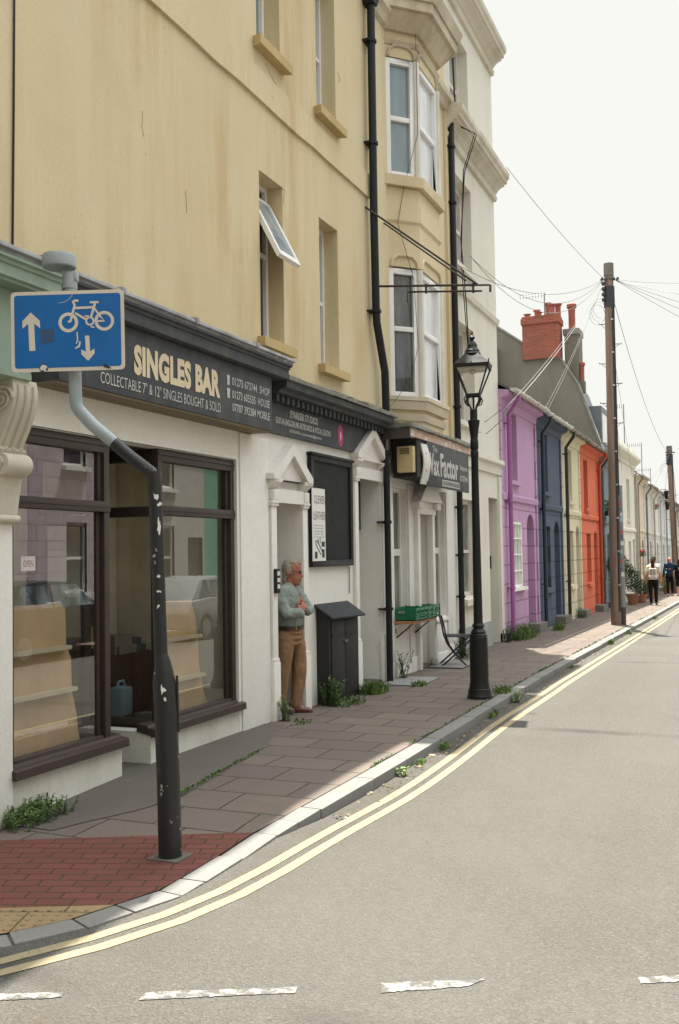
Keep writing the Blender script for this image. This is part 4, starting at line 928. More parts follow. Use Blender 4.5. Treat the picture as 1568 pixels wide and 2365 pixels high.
# ================================================================== the coloured terrace
def arch_fill(mb, y0, y1, zs, zt, x=.0, d=.12):   # solid corners that turn a square opening into a round arch
    ym = (y0 + y1) / 2; r = (y1 - y0) / 2; k = 8
    Lp = [(ym - r * cos(pi / 2 * i / k), zs + (zt - zs) * sin(pi / 2 * i / k)) for i in range(k + 1)]
    mb.px(Lp + [(y0, zt)], x - d, x - .0008); Rp = [(ym + r * cos(pi / 2 * i / k), zs + (zt - zs) * sin(pi / 2 * i / k)) for i in range(k + 1)]
    mb.px((Rp + [(y1, zt)])[::-1], x - d, x - .0008)
def house(y0, y1, name, label, col, grp=None, uw=None, gw=None, dw=None, eave=5.15, gutter=(.6, .58, .55), pipe=None, pipecol=None, sash=UPVC, pane=PANE_CURT, step=True, dst=.30, roof=(.09, .09, .095), ridge=2.3, string=3.0, doorcol=(.05, .05, .05), dep=.3, small=False, smooth_top=True, pots=0, quoin=True, stack=None, frame_ybars=0, dirt=(.3, .25, .2)):
    zb = gz((y0 + y1) / 2); L = y1 - y0
    H = thing(name, label, 'house', (0, (y0 + y1) / 2, zb), grp)
    up = stucco(name + '_%d_upper_stucco' % int(y0), col, dirt=dirt, blotch=.12, streak=.15, bs=40)
    lowm = stucco(name + '_%d_ruled_stucco' % int(y0), col, dirt=dirt, blotch=.18, streak=.2, grooves=(.72, .40, .12), bs=40)
    uw = uw or (y0 + L * .27, y0 + L * .50, 3.42, 4.82); gw = gw or (y0 + L * .25, y0 + L * .50, .98, 2.52); dw = dw or (y0 + L * .64, y0 + L * .87, -1.5, 2.62)
    s_ = zb * 1.0
    lift = lambda h: (h[0], h[1], h[2] + s_, h[3] + s_)
    uw, gw, dw = lift(uw), lift(gw), lift(dw); st = string + s_; ev = eave + s_ * .75
    wall(MB(), y0, y1, -2.2, st, [gw + (dep,), dw + (.35,)]).build('lower_wall', lowm, H)
    mb = wall(MB(), y0, y1, st, ev + .02, [uw + (dep,)]); mb.build('upper_wall', up, H)
    mb = MB(); mb.quad((0, y0, -2), (-7, y0, -2), (-7, y0, ev), (0, y0, ev)); mb.quad((0, y1, -2), (-7, y1, -2), (-7, y1, ev), (0, y1, ev)); mb.quad((-7, y0, -2), (-7, y1, -2), (-7, y1, ev), (-7, y0, ev)); mb.build('back_wall', up, H)
    mb = mould([(0, st - .06), (.045, st - .05), (.06, st + .05), (.03, st + .09), (.0, st + .1)], y0 + .003, y1 - .003); mb.build('string_course', up, H)
    mould([(0, ev - .28), (.03, ev - .27), (.06, ev - .12), (.22, ev - .06), (.22, ev + .03), (0, ev + .06)], y0 + .002, y1 - .002).build('eaves_moulding', up, H)
    for a_, b_ in ((y0 + .004, y0 + .15), (y1 - .15, y1 - .004)):
        MB().box(0, .035, a_, b_, -2.2, ev - .29).build('quoin_strip', lowm, H)
    mb = MB(); arch_fill(mb, dw[0], dw[1], dw[3] - .34, dw[3] + .003, 0, .3); mb.build('door_arch', lowm, H)
    window(H, *uw, dep - .02, sash, pane, fw=.06, zbars=((uw[2] + uw[3]) / 2,), ybars=[uw[0] + (uw[1] - uw[0]) * k / (frame_ybars + 1) for k in range(1, frame_ybars + 1)], sill=(.09, .12, .07), sillm=up)
    gwin = window(H, *gw, dep - .02, sash, pane, fw=.06, zbars=((gw[2] + gw[3]) / 2,), sill=(.09, .12, .07), sillm=up)
    dm = paint(name + '_%d_door' % int(y0), doorcol, .35); dz = dw[3] - .55
    d = sub(MB().box(-.33, -.28, dw[0], dw[1], zb, dz).build('door', dm, H), H); MB().box(-.325, -.29, dw[0], dw[1], dz + .06, dw[3]).build('fanlight', PANE, d)
    MB().box(-.28, -.265, (dw[0] + dw[1]) / 2 - .1, (dw[0] + dw[1]) / 2 + .1, zb + .95, zb + 1.0).build('letterbox', flat('brass_metal', (.45, .33, .12), .3, 1), d)
    rm = paint(name + '_slates', roof, .6, var=.25, grime=.4, grimecol=(.14, .13, .1), bump=.6, bs=14)
    mb = MB(); mb.prism([(.24, y0, ev + .02), (.24, y1, ev + .02), (-3.6, y1, ev + ridge), (-3.6, y0, ev + ridge)], [(.24, y0, ev + .07), (.24, y1, ev + .07), (-3.6, y1, ev + ridge + .06), (-3.6, y0, ev + ridge + .06)]); mb.prism([(-7.2, y0, ev), (-3.6, y0, ev + ridge), (-3.6, y1, ev + ridge), (-7.2, y1, ev)], [(-7.2, y0, ev + .05), (-3.6, y0, ev + ridge + .06), (-3.6, y1, ev + ridge + .06), (-7.2, y1, ev + .05)]); r_ = sub(mb.build('roof', rm, H), H)
    if pots:
        stk = sub(MB().box(-3.9, -3.2, y1 - .35, y1 - .02, ev + 1.0, ev + ridge + .9).build('chimney', stack or CREAM, r_), H)
    gm = paint('gutter_%d%d%d' % tuple(int(c * 99) for c in gutter), gutter, .5, grime=.5, grimecol=(.25, .2, .14), bump=.5)
    pr = [(.32 + .065 * cos(pi + pi * k / 8), ev + .05 + .07 * sin(pi + pi * k / 8)) for k in range(9)]
    mb = MB().py(pr + [(.375, ev + .06), (.265, ev + .06)], y0, y1); q = y0 + .4
    while q < y1: mb.py([(.225, ev - .01), (.26, ev + .07), (.4, ev + .07), (.395, ev + .0), (.32, ev - .04)], q, q + .05); q += .95
    mb.build('gutter', gm, H, smooth=True)
    if pipe is not None:
        drain(H, [(.32, pipe, ev), (.32, pipe, ev - .12), (.10, pipe, ev - .42), (.10, pipe, zb + .05)], .048, paint(name + '_%d_pipe' % int(y0), pipecol or sc(col, .75), .45), brackets=[(ev - .6, .1, pipe), (zb + 2.9, .1, pipe), (zb + 1.1, .1, pipe)])
    if step: MB().box(-.3, .26, dw[0] - .08, dw[1] + .08, -2, zb + .20).build('doorstep', paint('worn_stone_step', (.13, .12, .105), .9, bump=.6, grime=.5), H, bevel=.01)
    return H, gwin, gw
LIL = (.52, .32, .50)
H1, gwin, gw = house(20.22, 23.9, 'terraced_house', 'lilac terraced house with a white multi-pane window beside the tall white building', LIL, None,
    uw=(21.05, 21.9, 3.42, 4.88), gw=(21.02, 22.15, 1.08, 2.5), dw=(22.75, 23.55, -1.5, 2.72), pipe=20.72, pipecol=(.35, .12, .32), gutter=(.58, .55, .5), doorcol=(.25, .08, .2), dep=.28, pane=window_glass('violet_pane', (.10, .02, .10), (.16, .05, .14)))
# the flush white casement of the lilac house
mb = MB(); a, b, c, d = gw
for q in (a, b - .05): mb.box(-.06, .012, q, q + .05, c, d)
for q in (c, d - .05): mb.box(-.06, .012, a, b, q, q + .05)
for k in range(1, 4): mb.box(-.05, .006, a + (b - a) * k / 4 - .014, a + (b - a) * k / 4 + .014, c, d)
for k in range(1, 4): mb.box(-.05, .008, a, b, c + (d - c) * k / 4 - .016, c + (d - c) * k / 4 + .016)
gg = sub(mb.build('casement', paint('white_gloss_paint', (.85, .85, .82), .35), H1), H1); MB().box(-.045, -.03, a, b, c, d).build('pane', window_glass('blind_pane', (.34, .35, .33), (.5, .5, .47)), gg)
MB().box(0, .10, a - .08, b + .14, c - .07, c - .005).build('sill', paint('white_gloss_paint', (.85, .85, .82), .35), gg)
for o in [ch for ch in H1.children if ch is gwin]:
    for q in list(o.children): bpy.data.objects.remove(q)
    bpy.data.objects.remove(o)
house(23.9, 27.25, 'terraced_house', 'navy blue terraced house with dark windows next door to the lilac house', (.095, .12, .17), None, uw=(24.62, 25.42, 3.4, 4.85), gw=(24.75, 25.55, .98, 2.52), dw=(26.1, 26.85, -1.5, 2.68), pipe=24.3, pipecol=(.02, .028, .045), gutter=(.62, .61, .58), doorcol=(.02, .03, .06), pane=window_glass('navy_pane', (.012, .016, .025)), dirt=(.2, .2, .22), sash=paint('navy_frame', (.02, .028, .045), .4))
house(27.25, 30.35, 'terraced_house', 'cream terraced house with a black drainpipe between the navy and the orange house', (.68, .62, .46), None, uw=(28.25, 29.05, 3.36, 4.82), gw=(28.25, 29.05, .98, 2.5), dw=(29.5, 30.12, -1.5, 2.66), pipe=27.62, pipecol=(.02, .02, .018), gutter=(.2, .18, .15), doorcol=(.5, .45, .35))
house(30.35, 34.3, 'terraced_house', 'bright orange-red terraced house with dark red window recesses beyond the cream house', (.66, .17, .095), None, uw=(31.2, 32.0, 3.3, 4.8), gw=(31.5, 32.35, .98, 2.5), dw=(33.0, 33.75, -1.5, 2.6), pipe=33.95, pipecol=(.42, .06, .02), gutter=(.2, .18, .15), doorcol=(.3, .04, .02), pane=window_glass('red_dark_pane', (.12, .015, .01)), dirt=(.3, .1, .05), sash=paint('red_frame', (.35, .05, .025), .4))
H5, _, _ = house(34.3, 37.2, 'terraced_house', 'blue-grey terraced house half hidden behind the nearer telegraph pole', (.20, .25, .28), None, pipe=34.5, pipecol=(.05, .06, .07), gutter=(.12, .11, .1), doorcol=(.1, .12, .13), pane=PANE, ridge=1.0)
# its tall rendered gable with mansard slope, dormer and stacks
GAB = stucco('grey_gable_render', (.22, .205, .165), dirt=(.05, .05, .015), blotch=1.0, var=.25, streak=.9, bs=25, specks=.2)
MS = thing('mansard_house', 'tall grey rendered gable with mansard slope and dormer rising over the terrace roofs', 'building', (-2, 35.5, 4))
gp = [(-9, -1), (-9, 9.95), (-3.63, 9.88), (-2.45, 9.0), (-2.45, 8.46), (-1.16, 8.34), (-.62, 7.45), (.16, 5.1), (.10, 5.0), (-.02, -1)]
MB().py(gp, 34.32, 34.55).build('gable_wall', GAB, MS)
mb = MB(); SL = paint('dark_slates', (.08, .085, .095), .55, var=.3, bump=.6, bs=12)
mb.py([(-9, 9.9), (-3.63, 9.83), (-2.45, 8.95), (-1.16, 8.30), (-.65, 7.42), (.12, 5.08), (-.05, 5.08), (-9, 5.08)], 34.55, 37.2); mb.build('roof', SL, MS)
mb = MB()
for p, q in zip(gp[1:7], gp[2:8]):
    if p[0] == q[0]: continue
    n = Vector((-(q[1] - p[1]), q[0] - p[0])).normalized() * .06; mb.prism([(p[0], 34.27, p[1]), (q[0], 34.27, q[1]), (q[0] - n.x * -1, 34.27, q[1] + abs(n.y)), (p[0] - n.x * -1, 34.27, p[1] + abs(n.y))], [(p[0], 34.6, p[1]), (q[0], 34.6, q[1]), (q[0] + n.x, 34.6, q[1] + abs(n.y)), (p[0] + n.x, 34.6, p[1] + abs(n.y))])
mb.build('verge', MOSSY, MS)
dm_ = sub(MB().box(-.9, .06, 35.1, 36.6, 5.3, 6.75).build('dormer', paint('dormer_lead', (.16, .18, .2), .6), MS), MS); MB().box(.06, .075, 35.25, 36.45, 5.5, 6.5).build('dormer_window', UPVC, dm_)
# chimneys: rooted in the gable
RB = brick('red_stack_brick', (.36, .092, .055), (.30, .15, .1)); TC = paint('terracotta', (.30, .085, .06), .8, grime=.4, bump=.4)
def pot(parent, x, y, z, h, r, rim=True):
    MB().lathe([(r * .95, 0), (r * .8, h * .1), (r * .78, h * .6), (r * .85, h * .82), (r * 1.15, h * .86), (r * 1.15, h * .97), (r * .95, h), (r * .7, h), (r * .65, h * .9)], (x, y, z), 14).build('chimney_pot', TC, parent, smooth=True)
ck = sub(MB().box(-2.43, -1.19, 34.2, 35.0, 8.40, 9.62).build('brick_chimney', RB, MS), MS)
mb = MB().box(-2.47, -1.15, 34.15, 35.05, 9.62, 9.82); mb.box(-2.44, -1.18, 34.18, 35.02, 9.821, 9.9); mb.build('corbelled_top', RB, ck)
for x, y, h, r in ((-2.28, 34.4, .13, .12), (-2.0, 34.7, .32, .11), (-1.88, 34.4, .16, .12), (-1.62, 34.75, .55, .11), (-1.42, 34.4, .40, .13), (-1.28, 34.8, .5, .12)): pot(ck, x, y, 9.9, h, r)
c2 = sub(MB().box(-1.08, -.60, 34.75, 35.6, 7.3, 9.25).build('rendered_chimney', GAB, MS), MS); MB().box(-1.12, -.56, 34.7, 35.65, 9.25, 9.45).build('cap', MOSSY, c2); pot(c2, -.86, 35.1, 9.45, .95, .15)
c3 = sub(MB().box(-.62, -.42, 34.7, 35.0, 7.2, 7.6).build('small_chimney', GAB, MS), MS); pot(c3, -.52, 34.85, 7.55, .7, .1)
MB().box(-3.62, -3.3, 34.1, 34.32, 5, 8.9).build('flue', GAB, MS)

# parapet house, yellow flank, then the white row running on down the street
PH = thing('parapet_house', 'white flat-fronted house with a projecting parapet cornice and yellow flank past the telegraph pole', 'house', (0, 41, gz(41)))
zb = gz(41)
PHW = stucco('parapet_house_stucco', (.70, .68, .60), dirt=(.45, .38, .25), blotch=.2, streak=.2, bs=40); PHY = stucco('yellow_flank_stucco', (.68, .54, .20), dirt=(.4, .3, .1), blotch=.2, streak=.3)
WP_ = [(38.6, 39.5, 3.0, 4.7, .15), (42.4, 43.4, 3.0, 4.7, .15), (38.6, 39.6, .4, 2.1, .15), (42.6, 43.5, .4, 2.1, .15), (40.4, 41.3, -2, 2.2, .2), (44.2, 45, -2, 2.2, .2)]
mb = wall(MB(), 37.5, 45.4, -2, 6.05, WP_); mb.build('wall', PHW, PH)
mb = MB(); mb.box(-7, -.012, 37.2, 37.5, -2, 6.6); mb.box(-.012, .05, 37.2, 37.5, -2, 6.1); mb.build('flank_wall', PHY, PH); mb = MB().box(-7, -.26, 37.5, 45.4, 5.6, 6.1); mb.build('roof', SL, PH)
mould([(0, 5.25), (.05, 5.27), (.08, 5.4), (.26, 5.55), (.3, 5.6), (.3, 5.72), (.05, 5.76), (.05, 6.08), (0, 6.1)], 37.2, 45.45).build('parapet_cornice', PHW, PH)
mould([(0, 2.5), (.06, 2.52), (.06, 2.62), (0, 2.66)], 37.5, 45.4).build('string_course', PHW, PH)
for a, b, c, d, e in WP_[:4]: window(PH, a, b, c, d, .14, OLDWOOD, PANE_CURT, fw=.07, zbars=((c + d) / 2,), sill=(.08, .1, .06))
for a, b, c, d, e in WP_[4:]: MB().box(-.19, -.15, a, b, -2, 2.2).build('door', paint('pale_grey_door', (.4, .42, .42), .4), PH)
drain(PH, [(.1, 37.42, 5.3), (.1, 37.42, zb)], .045, paint('yellow_pipe', (.6, .45, .1), .5)); drain(PH, [(.1, 45.3, 5.2), (.1, 45.3, zb)], .045, paint('grey_pipe', (.4, .38, .34), .5))
cp = sub(MB().box(-2.2, -1.5, 38.4, 39.3, 6.0, 7.3).build('chimney', RB, PH), PH); pot(cp, -1.85, 38.8, 7.3, .4, .13)
cp = sub(MB().box(-1.6, -.7, 44.9, 45.6, 5.6, 7.0).build('chimney', GAB, PH), PH)
pot(cp, -1.15, 45.2, 7.0, .5, .12); pot(cp, -.9, 45.3, 7.0, 1.25, .17)
rowspec = [(45.4, 'cream-white terraced house with rusty drainpipe just past the parapet house', (.66, .60, .47), (.3, .2, .14)), (49.2, 'off-white terraced house with dark sash windows in the white row', (.68, .67, .62), (.16, .17, .19)), (53.0, 'white terraced house with red flowers at its upper window', (.72, .71, .66), (.45, .43, .4)), (56.8, 'pale grey terraced house with a white kinked drainpipe under its eaves', (.60, .61, .60), (.6, .6, .58)), (60.6, 'white terraced house with pale blue shutters', (.70, .71, .70), (.3, .33, .36)), (64.4, 'pale blue terraced house behind the second telegraph pole', (.40, .52, .58), (.3, .3, .3)), (68.2, 'cream terraced house beyond the second telegraph pole', (.66, .62, .5), (.2, .2, .2)), (72.0, 'grey-white terraced house near the end of the row', (.6, .6, .58), (.3, .3, .28)), (75.8, 'last white terraced house of the row', (.7, .69, .64), (.2, .2, .2)), (79.6, 'pale yellow house that closes the terrace', (.66, .58, .36), (.3, .3, .3))]
BLUEP = window_glass('blue_shutter_pane', (.12, .22, .30), (.2, .3, .38))
for i, (y, lab, col, pc) in enumerate(rowspec):
    house(y, y + 3.8, 'terraced_house', lab, col, None, pipe=y + .35, pipecol=pc, ridge=2.75 if i in (0, 1) else 2.3, eave=5.15 + (.15 if i == 0 else 0) - .02 * i, gutter=(.3, .27, .22) if i % 2 else (.5, .46, .4), doorcol=[(.1, .12, .14), (.05, .05, .05), (.3, .05, .05), (.2, .25, .3)][i % 4], pots=1 if i in (1, 3, 5, 7) else 0, stack=[GAB, CREAM, RB, GAB][i % 4], pane=BLUEP if i == 4 else PANE if i in (1, 3) else PANE_CURT, sash=OLDWOOD, roof=(.10, .11, .13))
for (x, y, z, h, w_, st, col) in ((-1.5, 52.6, 6.0, 1.15, .7, .14, 'stack one'), (-1.3, 56.6, 5.9, .9, .6, .12, 'two')):
    pass
# town beyond the end of the street
FB = thing('end_building', 'pale building with a dark roof closing the far end of the street', 'building', (8, 112, gz(112)))
mb = wall(MB(), 100, 118, -3, 6.0, [], x=3.6); mb.box(3.6, 14, 110, 118, -3, 6.0); mb.build('wall', CREAM, FB); mb = MB(); mb.py([(3.2, 6), (14.4, 6), (8.8, 9)], 109.8, 118.2); mb.build('roof', SL, FB)
for k in range(3): window(FB, 103 + k * 4, 104.2 + k * 4, 1, 2.8, .1, UPVC, PANE, x=3.65); window(FB, 103 + k * 4, 104.2 + k * 4, 4, 5.5, .1, UPVC, PANE, x=3.65)

# ================================================================== across the road (seen mirrored in the shop windows)
def opposite(y0, y1, label, col, h, grooved, wins, doors, roofh=2.2):
    O = thing('opposite_house', label, 'house', (9.6, (y0 + y1) / 2, 0))
    m = stucco('opposite_%d' % int(y0), col, blotch=.2, streak=.2, grooves=(.62, .36, 0) if grooved else None)
    mb = MB(); Y = sorted({y0, y1, *[q for w in wins + doors for q in w[:2]]}); Z = sorted({-2, h, *[q for w in wins + doors for q in w[2:4]]})
    for a, b in zip(Y, Y[1:]):
        for c, d in zip(Z, Z[1:]):
            if any(w[0] < (a + b) / 2 < w[1] and w[2] < (c + d) / 2 < w[3] for w in wins + doors): continue
            mb.quad((9.6, a, c), (9.6, a, d), (9.6, b, d), (9.6, b, c))
    mb.quad((9.6, y0, -2), (16, y0, -2), (16, y0, h), (9.6, y0, h)); mb.quad((9.6, y1, -2), (16, y1, -2), (16, y1, h), (9.6, y1, h)); mb.quad((16, y0, -2), (16, y1, -2), (16, y1, h), (16, y0, h))
    mb.build('wall', m, O); MB().py([(9.3, h), (16.3, h), (12.8, h + roofh)], y0, y1).build('roof', SL, O)
    for w in wins:
        q = MB(); a, b, c, d = w
        for s, t in ((a, a + .07), (b - .07, b)): q.box(9.66, 9.72, s, t, c, d)
        for s, t in ((c, c + .08), (d - .07, d), ((c + d) / 2 - .03, (c + d) / 2 + .03)): q.box(9.665, 9.715, a + .07, b - .07, s, t)
        q.box(9.48, 9.66, a - .08, b + .08, c - .1, c)
        f = sub(q.build('window', UPVC, O), O); MB().box(9.70, 9.73, a, b, c, d).build('pane', PANE, f)
    for w in doors: MB().box(9.72, 9.78, *w).build('door', paint('opp_door_%d' % int(w[0]), (.1, .1, .12), .4), O)
opposite(9.5, 13.6, 'dull grey house across the road, nearest the corner', (.4, .4, .38), 6.0, False, [(10.4, 11.4, 3.6, 5.0), (10.4, 11.4, .9, 2.5)], [(12.3, 13.1, -1, 2.2)])
opposite(13.6, 20.0, 'lilac-grey ruled stucco house across the road', (.62, .54, .58), 6.4, True, [(18.7, 19.45, .95, 2.6), (14.6, 15.5, 3.7, 5.2), (18.6, 19.4, 3.9, 5.2)], [(14.0, 14.8, -1, 2.3)])
opposite(20.0, 24.9, 'grey stuccoed house with white sash windows across the road', (.48, .48, .45), 6.2, False, [(20.4, 21.2, .9, 2.6), (22.4, 23.3, .9, 2.6), (20.4, 21.2, 3.6, 5.1), (22.4, 23.3, 3.6, 5.1)], [(24.0, 24.8, -1, 2.3)])
opposite(24.9, 28.4, 'mint green house across the road', (.14, .43, .30), 6.2, False, [(26.6, 27.2, .9, 2.5), (26.6, 27.2, 3.6, 5.0)], [(27.5, 28.2, -1, 2.3)])
opposite(28.4, 40, 'long cream house across the road', (.62, .58, .48), 6.2, False, [(30, 31, .9, 2.5), (30, 31, 3.6, 5.0), (35, 36, .9, 2.5), (35, 36, 3.6, 5.0)], [(32.4, 33.2, -1, 2.3)])
opposite(40, 60, 'long white house across the road', (.66, .65, .6), 6.0, False, [(43, 44, .9, 2.5), (43, 44, 3.6, 5.0), (50, 51, .9, 2.5)], [(47, 48, -1, 2.3)])
opposite(60, 95, 'row of pale houses far down across the road', (.6, .58, .52), 5.6, False, [(63, 64, .9, 2.5), (70, 71, .9, 2.5), (78, 79, 3.3, 4.6)], [(66, 67, -1, 2.3)])
BH = thing('sky_block_house', 'unseen brick house added behind the viewer to block low sky', 'house', (6, -9, 0))  # unseen house added behind the viewer; blocks low sky to darken the reveals
mb = MB(); wins = [(x, x + 1.1, z, z + 1.7) for x in (-6, -2.5, 1, 4.5, 8, 11.5, 15) for z in (.9, 4.0, 6.8)]
X = sorted({-9, 19, *[q for w_ in wins for q in w_[:2]]}); Z = sorted({-2, 9.6, *[q for w_ in wins for q in w_[2:]]})
for a, b in zip(X, X[1:]):
    for c, d in zip(Z, Z[1:]):
        if not any(w_[0] < (a + b) / 2 < w_[1] and w_[2] < (c + d) / 2 < w_[3] for w_ in wins): mb.quad((a, -8, c), (b, -8, c), (b, -8, d), (a, -8, d))
mb.box(-9, 19, -16, -8.3, 9.4, 9.6); mb.quad((-9, -16, -2), (-9, -8, -2), (-9, -8, 9.6), (-9, -16, 9.6)); mb.quad((19, -16, -2), (19, -8, -2), (19, -8, 9.6), (19, -16, 9.6)); mb.quad((-9, -16, -2), (19, -16, -2), (19, -16, 9.6), (-9, -16, 9.6))
mb.build('wall', brick('dull_brick', (.20, .15, .11), (.22, .2, .17)), BH)
for w_ in wins:
    f = sub(MB().box(w_[0], w_[1], -8.2, -8.12, w_[2], w_[2] + .08).box(w_[0], w_[1], -8.2, -8.12, w_[3] - .08, w_[3]).box(w_[0], w_[0] + .08, -8.2, -8.12, w_[2] + .08, w_[3] - .08).box(w_[1] - .08, w_[1], -8.2, -8.12, w_[2] + .08, w_[3] - .08).build('window', UPVC, BH), BH); MB().box(w_[0] + .04, w_[1] - .04, -8.19, -8.17, w_[2] + .04, w_[3] - .04).build('pane', PANE, f)
def car(yc, label, col, z):
    T = thing('parked_car', label, 'car', (7.55, yc, z), 'cars parked across the road'); m = paint('car_paint_%d' % int(yc), col, .25, var=.03, bump=0, spec=.7)
    L = [(-2.1, .32), (-2.15, .62), (-2.0, .92), (-1.2, .98), (.75, .95), (1.75, .84), (2.08, .66), (2.1, .36), (1.7, .26), (-1.8, .26)]
    mb = MB().prism([(6.72, yc + a, z + b) for a, b in L], [(8.38, yc + a, z + b) for a, b in L]); T1 = mb.build('body', m, T, bevel=.06)
    R_ = [(-1.85, .93), (-1.3, 1.40), (-.5, 1.47), (.1, 1.42), (.95, .94)]
    mb = MB().prism([(6.80 + (.12 if b > 1 else 0), yc + a, z + b) for a, b in R_], [(8.3 - (.12 if b > 1 else 0), yc + a, z + b) for a, b in R_]); mb.build('cabin', m, T, bevel=.04)
    mb = MB()
    for (p, q) in (((-1.55, -.52), 0), ((-.45, .72), 0)):
        a, b = p; mb.prism([(6.775, yc + a, z + .98), (6.775, yc + b, z + .98), (6.885, yc + (b - .45 if b > .5 else b), z + 1.38), (6.885, yc + (a + .35 if a < -1 else a), z + 1.38)], [(6.81, yc + a, z + .98), (6.81, yc + b, z + .98), (6.92, yc + (b - .45 if b > .5 else b), z + 1.38), (6.92, yc + (a + .35 if a < -1 else a), z + 1.38)])
    mb.build('window', window_glass('car_pane', (.05, .07, .08), (.2, .25, .27)), T)
    for a in (-1.35, 1.3):
        for x in (6.72, 8.2):
            w_ = sub(MB().tube([(x - .005, yc + a, z + .31), (x + .185, yc + a, z + .31)], .31, 20).build('wheel', flat('tyre_rubber', (.02, .02, .02), .8), T, smooth=True), T); MB().tube([(x - .012, yc + a, z + .31), (x + .19, yc + a, z + .31)], .2, 16).build('rim', flat('alloy', (.4, .4, .42), .35, .8), w_, smooth=True)
    MB().ball((6.66, yc + .72, z + 1.0), (.07, .05, .07)).build('mirror', m, T)
car(15.2, 'black parked car across the road from the corner window', (.012, .013, .016), gz(15) - .085); car(21.4, 'pale silver parked car across the road behind the black one', (.27, .275, .28), gz(21) - .085)
# ================================================================== cycle route sign on its bent post
SB = Vector((*G(393, 1978, -.07), -.07))
PS = thing('sign_post', 'cranked black and grey steel post carrying the blue cycle sign', 'post', tuple(SB))
def q(px, py): return PT(px, py, SB)
random.seed(9)
GREYP = paint('galvanised_grey_paint', (.30, .345, .35), .45, grime=.35, grimecol=(.2, .22, .22)); BLK = paint('chipped_black_post_paint', (.009, .0095, .0095), .5, chips=.34, chipcol=(.42, .42, .4), chipscale=11, bump=.25)
b0 = SB + Vector((0, 0, -.3)); top1 = q(372, 1530)
MB().tube([b0, SB, q(390, 1840), q(383, 1640), q(379, 1575), q(376, 1530), q(372, 1512)], [.071, .071, .071, .071, .071, .050, .042], 20).build('lower_post', BLK, PS, smooth=True)
MB().tube([q(372, 1525), q(366, 1350), q(357, 1108), q(355, 1090)], .0415, 18).build('middle_post', BLK, PS, smooth=True)
k1, k2, k3 = q(357, 1104), q(263, 1022), q(178, 936)
MB().tube([q(357, 1112), q(350, 1092), q(300, 1054), k2], .0405, 18).build('crank', BLK, PS, smooth=True)
MB().tube([k2, q(215, 982), q(186, 951), q(177, 938), q(175, 925), q(171, 800), q(163, 668), q(161.5, 640)], .040, 18).build('upper_post', GREYP, PS, smooth=True)
MB().tube([q(417, 1690) + RH * -.012, q(413, 1560) + RH * -.012], .008, 6).build('door_edge', BLK, PS)
random.seed(4)
WHS = flat('torn_white_sticker', (.66, .65, .6), .8)
for (px, py, ww, hh) in ((366, 1148, 10, 16), (372, 1165, 10, 7), (371, 1215, 7, 28), (369, 1330, 8, 7), (358, 1298, 6, 9), (371, 1365, 8, 5), (368, 1400, 6, 8), (380, 1590, 12, 18), (386, 1612, 5, 10), (355, 1140, 4, 8)):
    c = q(px, py); cen = q(px - (px - 367) if py < 1500 else 380, py); r = .0425 if py < 1520 else .072
    mb = MB(); n_ = 14; wm = ww / 2 * .0038; hm = hh / 2 * .0036; off = (px - (361 + (py - 1100) * .028 if py < 1520 else 381)) * .0026
    pts = []
    for k in range(n_):
        an = 2 * pi * k / n_; rr = random.uniform(.35, 1.25); pts.append((off + wm * rr * cos(an), hm * rr * sin(an)))
    axis = q(361 + (py - 1100) * .028 if py < 1520 else 381, py)
    cp_ = lambda o_: axis + RH * (r * sin(max(-1.3, min(1.3, o_ / r)))) - FH * (r * cos(max(-1.3, min(1.3, o_ / r))) + .001)
    mb.add([cp_(a) + Vector((0, 0, b)) for a, b in pts], [tuple(range(n_))]); mb.build('sticker', WHS, PS)
# cap light over the sign
lc = q(137, 605); MB().lathe([(.0, -.035), (.098, -.04), (.104, -.034), (.106, .03), (.100, .042), (.0, .05)], tuple(lc), 28).build('lamp_head', GREYP, PS, smooth=True)
MB().tube([q(161.5, 668), q(161.5, 634)], .046, 16).build('collar', GREYP, PS, smooth=True)
mb = MB(); mb.prism([q(143, 628) - FH * .035, q(180, 628) - FH * .035, q(180, 650) - FH * .035, q(152, 648) - FH * .035], [q(143, 628) + FH * .035, q(180, 628) + FH * .035, q(180, 650) + FH * .035, q(152, 648) + FH * .035]); mb.build('lamp_bracket', GREYP, PS, bevel=.01)
MB().box(SB.x - .11, SB.x + .11, SB.y - .1, SB.y + .1, -.2, pz(SB.x, SB.y, ('red_brick_paving',)) + .006).build('foot_slab', CONC, PS)
# the plate
CS = thing('cycle_sign', 'blue rectangular road sign with a white bicycle and up and down arrows', 'road sign', tuple(q(164, 770)))
so = q(164, 770) - FH * .075; Us = (RH * cos(radians(-.3)) + Vector((0, 0, 1)) * sin(radians(.8))).normalized(); Vs = Vector((-.012, 0, 1)); Vs = (Vs - Us * Vs.dot(Us)).normalized(); Ns = Us.cross(Vs)
sw = (q(296, 770) - q(31, 770)).length * .975; sh = (q(164, 677) - q(164, 865)).length * .975
def sp(a, b, d=0): return so + Us * (a * sw) + Vs * (b * sh) + Ns * d       # a, b in -0.5 .. 0.5
def rr_poly(x0, x1, y0, y1, r, asp):
    out = []
    for cx, cy, a0 in ((x1 - r, y1 - r * asp, 0), (x0 + r, y1 - r * asp, pi / 2), (x0 + r, y0 + r * asp, pi), (x1 - r, y0 + r * asp, 1.5 * pi)):
        for k in range(6): an = a0 + pi / 2 * k / 5; out.append((cx + r * cos(an), cy + r * asp * sin(an)))
    return out
SBLUE = paint('sign_blue', (.008, .125, .375), .5, var=.1, bump=.05, grime=.12, grimecol=(.05, .16, .3), spec=.3); SWHITE = paint('sign_white', (.64, .58, .49), .5, var=.06, grime=.25, grimecol=(.5, .42, .32), spec=.3)
